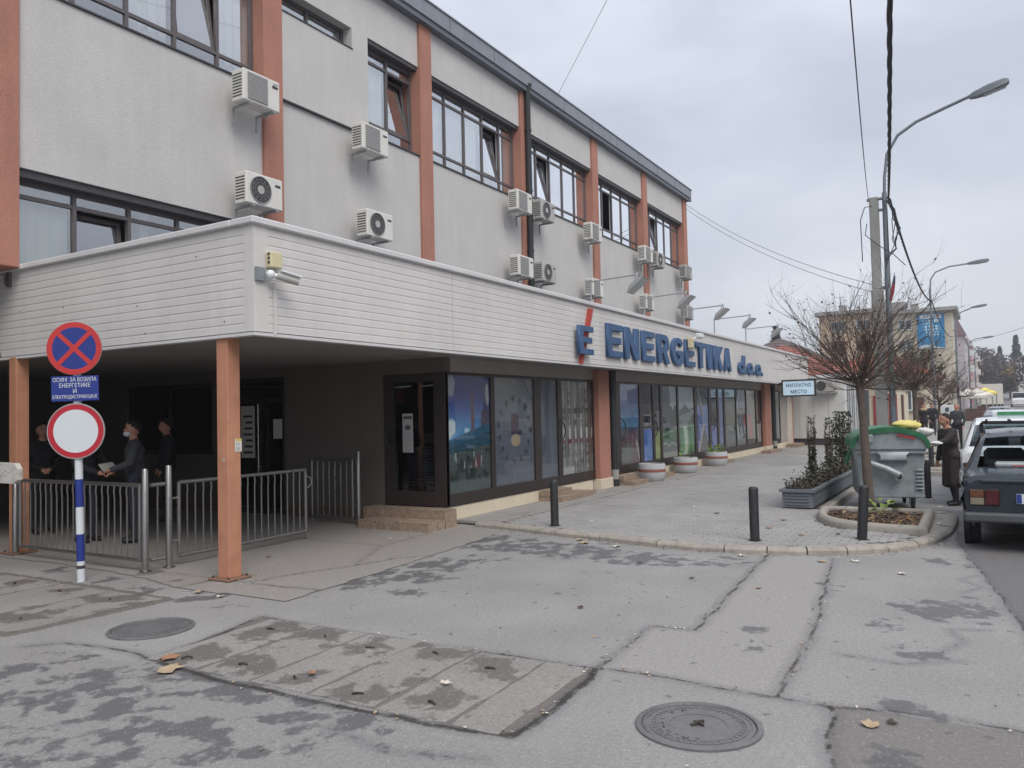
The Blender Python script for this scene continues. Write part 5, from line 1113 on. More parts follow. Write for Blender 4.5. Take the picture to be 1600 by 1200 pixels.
# ------------------------------------------------------------------ tree beds
def bed(poly, label, seed, wk=.13, hk=.17):
    t = thing('tree_bed', label, 'tree bed', (sum(p[0] for p in poly) / len(poly), sum(p[1] for p in poly) / len(poly), SW), 0, 'kerbed tree beds')
    cx, cy, _ = t.location; P = smooth_path(poly[:5], 2) + poly[5:] if len(poly) > 5 else poly
    n = len(P); ins = []
    for i in range(n):
        (ax, ay), (bx, by), (dx, dy) = P[i - 1], P[i], P[(i + 1) % n]
        t1 = Vector((bx - ax, by - ay)).normalized(); t2 = Vector((dx - bx, dy - by)).normalized(); nn = (Vector((-t1.y, t1.x)) + Vector((-t2.y, t2.x)))
        nn = nn.normalized() * wk / max(.5, nn.length / 2); c1 = Vector((bx, by)) + nn
        if (Vector((cx, cy)) - c1).length > (Vector((cx, cy)) - Vector((bx, by))).length: c1 = Vector((bx, by)) - nn
        ins.append((c1.x, c1.y))
    for i in range(n):
        j = (i + 1) % n; b = MB(); a, c, d, e = P[i], P[j], ins[j], ins[i]
        def li(p, q, f): return (p[0] + (q[0] - p[0]) * f, p[1] + (q[1] - p[1]) * f)
        vs = []
        for (o, q) in ((a, e), (c, d)):
            for f, z in ((0, .02), (0, hk - .05), (.12, hk - .02), (.35, hk), (.8, hk), (1, hk - .03), (1, .02)): vs.append((*li(o, q, f), z))
        b.add(vs, [(k, k + 1, 8 + k, 7 + k) for k in range(6)]); bo = b.build('kerb', m_kerb, t, smooth=30)
    b = MB(); b.prism(ins, .05, hk - .07); b.build('soil', m_soil, t)
    rn = random.Random(seed); b = MB(); ps = []
    xs = [p[0] for p in ins]; ys = [p[1] for p in ins]
    while len(ps) < 420:
        x, y = rn.uniform(min(xs), max(xs)), rn.uniform(min(ys), max(ys))
        if in_poly(x, y, ins): ps.append(Vector((x, y, hk - .062 + rn.uniform(0, .02))))
    for k, p in enumerate(ps):
        s = rn.uniform(.02, .05); T = Matrix.Translation(p) @ Euler((rn.uniform(-.5, .5), rn.uniform(-.5, .5), rn.uniform(0, 6))).to_matrix().to_4x4()
        b.add([(-s, 0, 0), (0, -s * .6, .005), (s, 0, 0), (0, s * .6, .005)], [(0, 1, 2, 3)], k % 3, T)
    tag(b.build('leaf_litter', [M('dead_leaf_brown', (112, 84, 66), .9, .2, 12), M('dead_leaf_ochre', (150, 120, 82), .9, .2, 12), M('dead_leaf_dark', (78, 62, 52), .9, .2, 12)], t), kind='stuff')
    return t
bed(BED, 'kerbed bed of fallen leaves round the nearest tree, in front of the waste container', 3)
bed([(23.9, .7), (23.9, 2.0), (21.95, 2.0), (21.95, .7)], 'rectangular kerbed bed around the second tree', 4)
bed([(29.5, .7), (29.5, 2.0), (27.4, 2.0), (27.4, .7)], 'rectangular kerbed bed around the third tree', 5)
# a big leafed weed in the near bed
wt = thing('weed', 'pale green broad leafed weed at the foot of the nearest tree', 'plant', (13.05, 1.42, .1)); rn = random.Random(2); b = MB()
for k in range(9):
    a = k * 2.4; l = rn.uniform(.10, .17); T = Matrix.Translation((13.05 + .1 * math.cos(a), 1.40 + .12 * math.sin(a), .13 + .018 * k)) @ Euler((rn.uniform(-.4, .4), rn.uniform(-.7, -.1), a)).to_matrix().to_4x4()
    b.add([(0, 0, 0), (l * .35, -l * .32, .02), (l * .8, -l * .25, .01), (l, 0, -.03), (l * .8, l * .25, .01), (l * .35, l * .32, .02), (l * .45, 0, -.012)], [(0, 1, 6), (1, 2, 6), (2, 3, 6), (3, 4, 6), (4, 5, 6), (5, 0, 6)], 0, T)
    b.tube([(13.05, 1.42, .09), (13.05 + .1 * math.cos(a), 1.40 + .12 * math.sin(a), .13 + .018 * k)], .005, 4)
b.build('foliage', M('pale_green_leaf', (126, 146, 74), .55, .15, 9), wt)

# ------------------------------------------------------------------ waste container
m_zc = M('galvanised_container', (156, 165, 168), .45, .12, 3.5, grain=.06, metal=.25, streak=.14, dirt=.35, dirtcol=(98, 100, 98)); m_lid = M('green_plastic_lid', (40, 104, 70), .5, .14, 3, dirt=.25, dirtcol=(120, 150, 130)); m_redst = M('red_reflector', (150, 50, 52), .5); m_rub = M('black_rubber', (30, 30, 32), .8, .1, 8)
wc = thing('waste_container', 'galvanised wheeled waste container with domed green lid and overflowing rubbish', 'waste container', (14.42, 1.40, -.015), R(12), local=True)
def loft(b, rings, mi=0, cap=True):
    n = len(rings[0]); vs = [p for r in rings for p in r]
    b.add(vs, [(i * n + j, i * n + (j + 1) % n, (i + 1) * n + (j + 1) % n, (i + 1) * n + j) for i in range(len(rings) - 1) for j in range(n)] + ([tuple(range(n))[::-1], tuple((len(rings) - 1) * n + j for j in range(n))] if cap else []), mi)
def rrect(x0, x1, y0, y1, z, r=.06):
    out = []
    for (cx, cy, a0) in ((x1 - r, y1 - r, 0), (x0 + r, y1 - r, 90), (x0 + r, y0 + r, 180), (x1 - r, y0 + r, 270)):
        for k in range(4): t = R(a0 + k * 30); out.append((cx + r * math.cos(t), cy + r * math.sin(t), z))
    return out
b = MB(); loft(b, [rrect(.06, 1.22, -.50, .50, .2), rrect(.03, 1.25, -.54, .54, .24), rrect(.02, 1.27, -.56, .56, .7), rrect(0, 1.30, -.60, .60, .99), rrect(-.03, 1.33, -.63, .63, 1.0), rrect(-.03, 1.33, -.63, .63, 1.04)]); b.build('tank', m_zc, wc, smooth=35)
b = MB(); nl = 14
for xx in (-.06, 1.36): pass
prof = [(.66 * math.cos(PI * k / nl), 1.03 + .33 * math.sin(PI * k / nl) ** .85) for k in range(nl + 1)]; profi = [(.60 * math.cos(PI * k / nl), 1.01 + .26 * math.sin(PI * k / nl) ** .85) for k in range(nl + 1)]
vs = []
for xx in (-.07, 1.37):
    vs += [(xx, y, z) for y, z in prof] + [(xx, y, z) for y, z in profi]
k2 = nl + 1; fs = []
for k in range(nl):
    fs += [(k, k + 1, 2 * k2 + k + 1, 2 * k2 + k), (k, k2 + k, k2 + k + 1, k + 1), (2 * k2 + k, 2 * k2 + k + 1, 3 * k2 + k + 1, 3 * k2 + k), (k2 + k, 3 * k2 + k, 3 * k2 + k + 1, k2 + k + 1)]
fs += [(0, 2 * k2, 3 * k2, k2), (nl, k2 + nl, 3 * k2 + nl, 2 * k2 + nl)]
b.add(vs, fs); lid = b.build('lid', m_lid, wc, smooth=35)
b = MB(); b.add([(-.035, y, z) for y, z in profi] + [(-.035, .6, 1.0), (-.035, -.6, 1.0)], [tuple(range(nl + 1)) + (nl + 2, nl + 1)]); b.build('end_panel', m_zc, wc)
b = MB(); b.box(-.079, -.071, -.42, -.12, -.02, .02, 0, Matrix.Translation((0, 0, 1.255)) @ Matrix.Rotation(R(12), 4, 'X')); b.build('red_reflector', m_redst, lid)
b = MB(); b.tube([(-.10, .40, 1.16), (-.11, .40, .80)], .05, 10); b.cbox(-.13, -.075, .28, .52, 1.10, 1.24, .015); arm = b.build('lid_lever', m_zc, wc, smooth=40)
b = MB(); b.box(-.163, -.158, .385, .415, .84, 1.05); b.build('red_stripe', m_redst, arm)
b = MB(); b.tube([(-.09, .42, .80), (-.10, .1, .69), (-.09, -.12, .58)], [.05, .055, .07], 10); b.lathe([(.085, 0), (.085, .09), (.05, .1)], 14, (0, 0, 0), 0, Matrix.Translation((-.03, -.12, .56)) @ Matrix.Rotation(-PI / 2, 4, 'Y')); b.lathe([(.045, .1), (.045, .105)], 12, (0, 0, 0), 1, Matrix.Translation((-.03, -.12, .56)) @ Matrix.Rotation(-PI / 2, 4, 'Y')); b.build('lift_arm', [m_zc, m_rub], wc, smooth=40)
b = MB(); loft(b, [rrect(-.06, .0, -.30, .22, .80, .02), rrect(-.10, .0, -.26, .18, .83, .02), rrect(-.10, .0, -.26, .18, .90, .02), rrect(-.06, .02, -.32, .24, .95, .02)]); b.build('grab_recess', m_zc, wc, smooth=30)
b = MB(); b.box(-.03, -.008, -.55, .55, .225, .255); b.box(-.045, -.015, -.58, .58, .93, .955); b.build('rib', m_zc, wc)
for k in range(6): b = MB(); b.cbox(-.012, .02, -.545, -.41, .34 + k * .06, .365 + k * .06, .008); b.build('rib', m_zc, wc)
for (xx, yy) in ((.14, -.36), (.14, .36), (1.14, -.36), (1.14, .36)):
    b = MB(); b.lathe([(.035, -.025), (.085, -.025), (.095, -.012), (.095, .012), (.085, .025), (.035, .025)], 18, (0, 0, 0), 0, Matrix.Translation((xx - .03, yy, .095)) @ Matrix.Rotation(PI / 2, 4, 'X')); w = b.build('wheel', m_rub, wc, smooth=40)
    b = MB(); b.cbox(xx - .06, xx + .06, yy - .05, yy - .03, .09, .21, .005); b.cbox(xx - .06, xx + .06, yy + .03, yy + .05, .09, .21, .005); b.box(xx - .06, xx + .06, yy - .05, yy + .05, .19, .21); b.build('castor_fork', m_zc, w)
b = MB(); b.add([(.55, .60, 1.0), (.95, .60, 1.0), (.95, .72, .72), (.6, .70, .70), (.55, .58, .98), (.95, .58, .98), (.95, .69, .70), (.6, .67, .68)], [(0, 1, 2, 3), (7, 6, 5, 4), (0, 3, 7, 4), (1, 5, 6, 2), (3, 2, 6, 7), (0, 4, 5, 1)]); b.build('side_flap', m_lid, wc)
m_bagy = M('yellow_plastic_bag', (222, 206, 120), .4, .1, 9, bump=.6, bscale=14); m_bagw = M('white_plastic_bag', (208, 206, 204), .4, .08, 9, bump=.6, bscale=14)
wc.scale = (1, .9, 1)
def bag(name, label, x, y, z, r, mt, sc, seed, grp=None):
    rn = random.Random(seed); b = MB(); b.ball((0, 0, 0), r, 14, 9, 0, None, sc); b.v = [(p[0] * rn.uniform(.78, 1.15), p[1] * rn.uniform(.78, 1.15), p[2] * rn.uniform(.7, 1.2)) for p in b.v]
    o = b.build(name, mt, smooth=60); o.location = (x, y, z); return tag(o, label, 'bag', grp)
bag('rubbish_bag', 'crumpled yellow plastic bag on top of the green lid', 15.05, 1.20, 1.36, .19, m_bagy, (1.1, 1.2, .45), 1, 'rubbish on the container'); bag('rubbish_bag', 'white plastic rubbish spilling over the lid edge beside the yellow bag', 14.95, .93, 1.24, .15, m_bagw, (1.2, 1.0, .5), 2, 'rubbish on the container'); bag('rubbish_bag', 'small white scrap of plastic at the lid corner', 14.62, .74, 1.07, .06, m_bagw, (1, 1.6, .6), 3, 'rubbish on the container')

# ------------------------------------------------------------------ fallen leaves and litter
LV = [(9.62, 4.72, .10, 0, 0), (9.42, 4.56, .11, 1, 0), (9.35, 4.08, .09, 2, 0), (8.92, .8, .07, 2, 0), (4.66, .6, .085, 1, 0), (4.74, .5, .05, 3, 0), (3.53, 4.86, .13, 1, 0), (3.70, 5.1, .12, 4, 0), (5.24, 6.75, .08, 1, .012), (5.2, 6.4, .06, 2, 0), (11.1, 2.6, .07, 4, SW), (11.3, 2.8, .06, 1, SW), (12.0, 2.6, .08, 4, SW), (14.9, 3.7, .06, 2, SW), (12.4, 3.7, .07, 3, SW), (13.1, 4.3, .06, 2, SW), (9.3, 1.62, .08, 1, 0), (9.45, 1.3, .08, 2, 0), (9.3, 2.5, .06, 2, 0), (8.44, 3.4, .05, 3, 0), (7.85, 2.62, .05, 3, 0), (10.8, 5.1, .05, 2, SW), (7.7, 1.92, .05, 4, 0), (6.3, 3.1, .05, 3, 0), (10.7, 2.1, .07, 1, SW), (10.9, 1.7, .06, 4, SW), (6.9, 7.6, .05, 3, .014), (8.6, 7.1, .05, 2, .014), (12.3, .62, .06, 2, SW), (15.1, .75, .08, 2, -.02), (14.2, .6, .07, 2, -.02), (16.3, .9, .08, 2, -.02), (4.15, 3.0, .05, 2, .01), (3.9, 3.9, .06, 4, .01)]
LM = [M('leaf_sandy', (190, 164, 130), .8, .1, 20), M('leaf_tan', (172, 150, 124), .8, .1, 20), M('leaf_pale', (206, 198, 184), .8, .1, 20), M('leaf_dark', (78, 66, 58), .8, .1, 20), M('leaf_rust', (152, 114, 86), .8, .1, 20)]
LN = ['sandy yellow', 'tan', 'pale bleached', 'dark withered', 'rust brown']
rn = random.Random(77)
for (x, y, s, c, z) in LV:
    b = MB(); k = 10; pts = []
    for i in range(k): t = 2 * PI * i / k; rr_ = s * .8 * (1 if i % 2 == 0 else .72) * rn.uniform(.7, 1.15); pts.append((rr_ * math.cos(t), rr_ * math.sin(t) * .8, rn.uniform(.004, .02)))
    b.add(pts + [(0, 0, .006)], [(i, (i + 1) % k, k) for i in range(k)]); o = b.build('fallen_leaf', LM[c]); o.location = (x, y, z + .004); o.rotation_euler = (0, 0, rn.uniform(0, 6))
    where = 'asphalt' if z == 0 else ('pavers' if z == SW else ('concrete slab' if z > 0 else 'road beside the waste container'))
    tag(o, f'{LN[c]} fallen leaf lying on the {where}', 'leaf', f'{LN[c]} leaves on the {where}')
# fine litter of leaf crumbs and grit gathered along the kerb, slab joints and column feet
rn = random.Random(91); b = MB()
for k in range(620):
    q = rn.random()
    if q < .6:
        x, y, nx_, ny_ = kpt(rn.uniform(.3, cum[-1] - 1.0)); d = abs(rn.gauss(0, .07)) + .012; p = Vector((x - nx_ * d, y - ny_ * d, .006))
    elif q < .8: a = rn.choice([C_MAIN, C_4, C_1, C_2]); i = rn.randrange(len(a) - 1); t = rn.random(); p = Vector((a[i][0] + (a[i + 1][0] - a[i][0]) * t + rn.gauss(0, .03), a[i][1] + (a[i + 1][1] - a[i][1]) * t + rn.gauss(0, .03), .008))
    elif q < .9: c = rn.choice([(5.84, 7.02), (5.80, 11.0), (5.03, 8.43)]); a = rn.uniform(0, 6.28); d = .17 + abs(rn.gauss(0, .08)); p = Vector((c[0] + d * math.cos(a), c[1] + d * math.sin(a), .012))
    else: p = Vector((rn.uniform(2.6, 9.2), rn.uniform(-.2, 6.5), .006))
    s = rn.uniform(.006, .018); T = Matrix.Translation(p) @ Euler((rn.uniform(-.3, .3), rn.uniform(-.3, .3), rn.uniform(0, 6))).to_matrix().to_4x4()
    b.add([(-s, 0, 0), (0, -s * .6, .004), (s, 0, 0), (0, s * .6, .004)], [(0, 1, 2, 3)], rn.randrange(3), T)
tag(b.build('leaf_crumbs', [LM[1], LM[3], LM[2]]), kind='stuff', label='crumbled leaves and grit gathered along the kerb and joints')
# ================================================================== TREES
m_bark = M('grey_brown_bark', (98, 88, 80), .95, .2, 8, grain=.15, bump=.8, bscale=35); m_twig = M('dark_twig', (86, 76, 70), .95, .2, 6)
def globe_tree(name, label, base, top, R0, H, n1, seed, tw=.0042, grp='pruned street trees', pods=0, r_tr=.075):
    """pruned street tree: bare trunk, knuckle of limbs, spreading fan of twigs"""
    rn = random.Random(seed); t = thing(name, label, 'tree', base, 0, grp); B, T = Vector(base), Vector(top)
    b = MB(); k = 7; b.tube([B + (T - B) * (i / k) + Vector((rn.uniform(-.012, .012), rn.uniform(-.012, .012), 0)) for i in range(k + 1)] + [T + Vector((0, 0, .12))], [r_tr * (1.25 if i == 0 else 1 - .25 * i / k) for i in range(k + 1)] + [r_tr * 1.05], 10); b.build('trunk', m_bark, t, smooth=60)
    lim, tws = MB(), MB()
    def grow(p, d, l, r, lev):
        seg = 4; pts = [p]; q = p.copy(); dd = d.copy()
        for i in range(seg):
            dd = (dd + Vector((rn.gauss(0, .12), rn.gauss(0, .12), rn.gauss(.05, .08)))).normalized(); q = q + dd * (l / seg); pts.append(q.copy())
        rs = [r * (1 - .62 * i / seg) for i in range(seg + 1)]
        (lim if lev == 0 else tws).tube(pts, rs, 5 if lev == 0 else 3, caps=False)
        if lev < 2:
            for _ in range(rn.randint(5, 8) if lev == 0 else rn.randint(2, 4)):
                f = rn.uniform(.25, 1.0); i = min(seg - 1, int(f * seg)); o = pts[i].lerp(pts[i + 1], f * seg - i)
                nd = (dd + Vector((rn.gauss(0, .55), rn.gauss(0, .55), rn.gauss(.1, .45)))).normalized(); grow(o, nd, l * rn.uniform(.35, .62), max(tw * .6, r * .42), lev + 1)
    for i in range(n1):
        a = 2 * PI * i / n1 + rn.uniform(-.25, .25); e = rn.uniform(-.1, 1.1) if i % 3 else rn.uniform(.35, 1.2)
        d = Vector((math.cos(a) * math.cos(e), math.sin(a) * math.cos(e), math.sin(e))); l = (R0 * math.cos(e) + H * max(0, math.sin(e))) * rn.uniform(.55, .85)
        grow(T + Vector((0, 0, rn.uniform(-.08, .12))), d, l, rn.uniform(.007, .015), 0)
    c = lim.build('limbs', m_twig, t, smooth=60); tws.build('crown', m_twig, t)
    if pods:
        ps = []; vv = tws.v
        for _ in range(pods): ps.append(Vector(rn.choice(vv)))
        b = MB(); leaf_cloud(b, ps, .03, rn); b.build('withered_leaves', M('withered_leaf', (104, 78, 62), .9, .2, 9), t)
    return t
globe_tree('street_tree', 'leaning bare pruned tree with wide twiggy crown beside the waste container', (13.3, 1.58, .08), (13.3, 1.68, 2.0), 1.15, 1.35, 64, 5, tw=.0032, pods=600)
globe_tree('street_tree', 'bare pruned tree behind the waste container, in the rectangular bed', (22.9, 1.55, .08), (22.9, 1.60, 2.1), 1.0, 1.15, 46, 6, tw=.006, pods=900)
globe_tree('street_tree', 'small tree with few withered leaves beside the meter cabinet', (28.5, 1.38, .08), (28.5, 1.30, 1.7), .7, 1.5, 22, 7, tw=.007, pods=700, r_tr=.05)
globe_tree('street_tree', 'bare tree on the pavement near the cream house wall', (36.5, 3.35, SW), (36.4, 3.4, 2.3), 1.3, 1.5, 30, 8, tw=.008, pods=500, r_tr=.09)
globe_tree('street_tree', 'reddish bare tree far up the pavement in front of the white stall', (75.0, 1.9, SW), (75, 1.9, 2.2), 1.6, 1.5, 30, 9, tw=.015, pods=900, r_tr=.08)

# ================================================================== POLES AND WIRES
m_conc = M('pole_concrete', (150, 150, 146), .92, .1, 2, grain=.06, streak=.08); m_psteel = M('lamp_post_steel', (118, 126, 132), .55, .1, 2, streak=.1, metal=.2); m_cable = M('black_cable', (52, 54, 58), .7, .05)
up_ = thing('utility_pole', 'square concrete utility pole with cable brackets beside the kiosk', 'utility pole', (23, 2.38, SW))
b = MB(); b.cbox(22.86, 23.14, 2.24, 2.52, SW - .03, 4.75, .02); b.cbox(22.89, 23.11, 2.27, 2.49, 4.75, 7.2, .02); b.build('shaft', m_conc, up_)
b = MB(); b.box(22.96, 23.04, 2.0, 2.55, 7.12, 7.18); b.box(22.96, 23.04, 2.1, 2.3, 6.82, 6.88); b.box(22.96, 23.04, 2.1, 2.3, 4.75, 4.83); b.build('bracket', m_psteel, up_)
for (ya, z0, z1, sg) in ((2.42, 6.95, 5.5, .28), (2.3, 7.1, 5.6, -.25)):
    b = MB(); b.tube([(22.85, ya, z0), (22.8, ya + sg * .6, z0 - .02), (22.8, ya + sg, z0 - .35), (22.8, ya + sg * .95, z1)], .012, 6); b.build('loose_cable', m_cable, up_, smooth=60)
rn = random.Random(3)
for k in range(6):
    b = MB(); y0 = 2.05; pts = [(22.85, y0 + rn.uniform(-.03, .03), 7.05)] + [(22.82, y0 - .08 - rn.uniform(0, .22) * math.sin(PI * i / 6), 7.05 - i * .26) for i in range(1, 6)] + [(22.86, y0 + .1, 5.5 + rn.uniform(-.2, .2))]; b.tube(pts, .011, 5); b.build('loose_cable', m_cable, up_, smooth=60)
b = MB(); b.tube([(22.84, 2.55, 6.5), (22.82, 2.6, 6.2), (22.84, 2.3, 5.9), (22.84, 1.95, 5.62), (22.84, 1.68, 5.3)], .012, 6); b.build('loose_cable', m_cable, up_, smooth=60)
def lamp_post(label, x, y, ztop, arm, head, s=1.0, n=10, z0=SW):
    t = thing('street_lamp', label, 'street lamp', (x, y, z0), 0, 'street lamps along the pavement')
    b = MB(); b.tube([(x, y, z0 - .03), (x, y, 3.0), (x, y, ztop)], [.085 * s, .078 * s, .062 * s], n); b.build('post', m_psteel, t, smooth=50)
    b = MB(); b.tube([(x, p[0], p[1]) for p in arm], .04 * s, 8); b.build('arm', m_psteel, t, smooth=50)
    (ya, za), (yb, zb) = head; d = Vector((0, yb - ya, zb - za)); l = d.length; u = d.normalized(); v = Vector((0, -u.z, u.y)); v = v if v.z > 0 else -v; b = MB()
    rings = []
    for f, w, h0, h1 in ((0, .06, -.03, .05), (.12, .10, -.06, .09), (.5, .16, -.09, .12), (.88, .16, -.07, .11), (1, .11, -.03, .07)):
        c = Vector((x, ya, za)) + u * (l * f); rings.append([tuple(c + Vector((sx * w, 0, 0)) + v * h) for sx, h in ((-1, h0), (1, h0), (1, h1 * .6), (.5, h1), (-.5, h1), (-1, h1 * .6))])
    loft(b, rings); hd = b.build('lamp_head', m_psteel, t, smooth=40)
    b = MB(); c0, c1 = Vector((x, ya, za)) + u * (l * .35) - v * .1, Vector((x, ya, za)) + u * (l * .9) - v * .095; b.add([tuple(c0 + Vector((-.12, 0, 0))), tuple(c0 + Vector((.12, 0, 0))), tuple(c1 + Vector((.12, 0, 0))), tuple(c1 + Vector((-.12, 0, 0)))], [(0, 1, 2, 3)]); b.build('lens', M('lamp_glass', (170, 176, 180), .25), hd)
    return t
lamp_post('tall grey street lamp bound to the concrete utility pole', 23, 2.12, 7.3, [(2.12, 7.2), (2.10, 7.7), (2.02, 8.3), (1.75, 8.75), (1.3, 9.02), (.7, 9.22), (.06, 9.42)], ((.1, 9.38), (-.76, 9.60)))
lamp_post('grey street lamp standing in front of the blue banner', 52, 2.6, 8.4, [(2.6, 8.3), (2.55, 8.9), (2.3, 9.3), (1.6, 9.55), (.6, 9.62)], ((.7, 9.6), (-.4, 9.70)))
lamp_post('grey street lamp beyond the banner building', 78, 2.1, 8.6, [(2.1, 8.5), (2.0, 9.1), (1.6, 9.5), (.8, 9.8)], ((.9, 9.8), (-.3, 9.95)), 1.2)
lamp_post('small distant street lamp, last but one of the row', 118, 1.8, 9.2, [(1.8, 9.1), (1.6, 9.6), (.9, 9.95), (.2, 10.0)], ((.3, 10.0), (-1.0, 10.1)), 1.4)
lamp_post('tiny distant street lamp, last of the row', 160, 1.6, 10.2, [(1.6, 10.1), (1.3, 10.6), (.6, 10.8), (0, 10.85)], ((.1, 10.8), (-1.5, 10.9)), 1.6)
def wire(label, a, c, sag, r, name='cable', twist=0, ext=16):
    pts = []
    for i in range(ext + 1):
        t = i / ext; pts.append(Vector(a).lerp(Vector(c), t) - Vector((0, 0, sag * 4 * t * (1 - t))))
    b = MB()
    if twist:
        fine = []
        for i in range(ext * 14 + 1):
            t = i / (ext * 14); fine.append(Vector(a).lerp(Vector(c), t) - Vector((0, 0, sag * 4 * t * (1 - t))))
        for k in range(3): b.tube([p + Vector((0, math.cos(i * .5 + k * 2.1), math.sin(i * .5 + k * 2.1))) * r * .7 for i, p in enumerate(fine)], r * .75, 5)
    else: b.tube(pts, r, 5)
    return tag(b.build(name, m_cable, smooth=60), label, 'cable', 'overhead cables')
wire('thick twisted black cable running overhead to the concrete pole', (-14, -1.45, 7.2), (23, 2.03, 7.12), 1.6, .022, twist=1)
wire('thin black wire beside the thick twisted cable', (-14, -1.31, 7.0), (22.9, 2.5, 7.18), 1.6, .008)
wire('twisted cable between the concrete pole and the lamp by the banner', (23, 2.0, 7.1), (52, 2.55, 7.7), .7, .026, twist=1)
wire('twisted cable sagging away from the lamp by the banner', (52, 2.55, 7.7), (78, 2.1, 7.6), .9, .03)
wire('thin wire from the office roof corner to the concrete pole', (33.5, 10.9, 10.6), (23.0, 2.5, 4.9), .35, .008)
wire('second thin wire from the office roof corner, just below the first', (33.5, 10.9, 10.4), (23.0, 2.5, 4.7), .35, .008)
wire('thin wire rising from the office parapet into the sky', (21.2, 10.8, 11.2), (4, -6, 16), .3, .006)
wire('thin wire from the lamp by the banner to the apartment eaves', (52, 2.55, 7.6), (124.6, 14, 13.8), 1.5, .02)
wire('distant thin wire crossing the street', (120, 2, 9.6), (60, -12, 10), .5, .02)
fl = thing('flag', 'limp red and white flag hung on the lamp post', 'flag', (23, 2.05, 4.3))
b = MB(); b.tube([(23, 2.14, 4.3), (22.98, 1.95, 5.15)], .012, 6); b.build('stick', m_psteel, fl)
b = MB(); b.add([(22.98, 1.96, 5.1), (22.97, 2.0, 4.9), (22.95, 2.04, 4.72), (22.98, 2.10, 4.45), (22.9, 2.04, 4.40), (22.9, 1.97, 4.62), (22.93, 1.94, 4.85), (22.96, 1.93, 5.05)], [(0, 1, 6, 7), (1, 2, 5, 6), (2, 3, 4, 5)]); b.f = b.f; b.m = [1, 0, 0]; b.build('cloth', [M('flag_red', (150, 60, 70), .8), M('flag_blue', (80, 84, 110), .8)], fl)

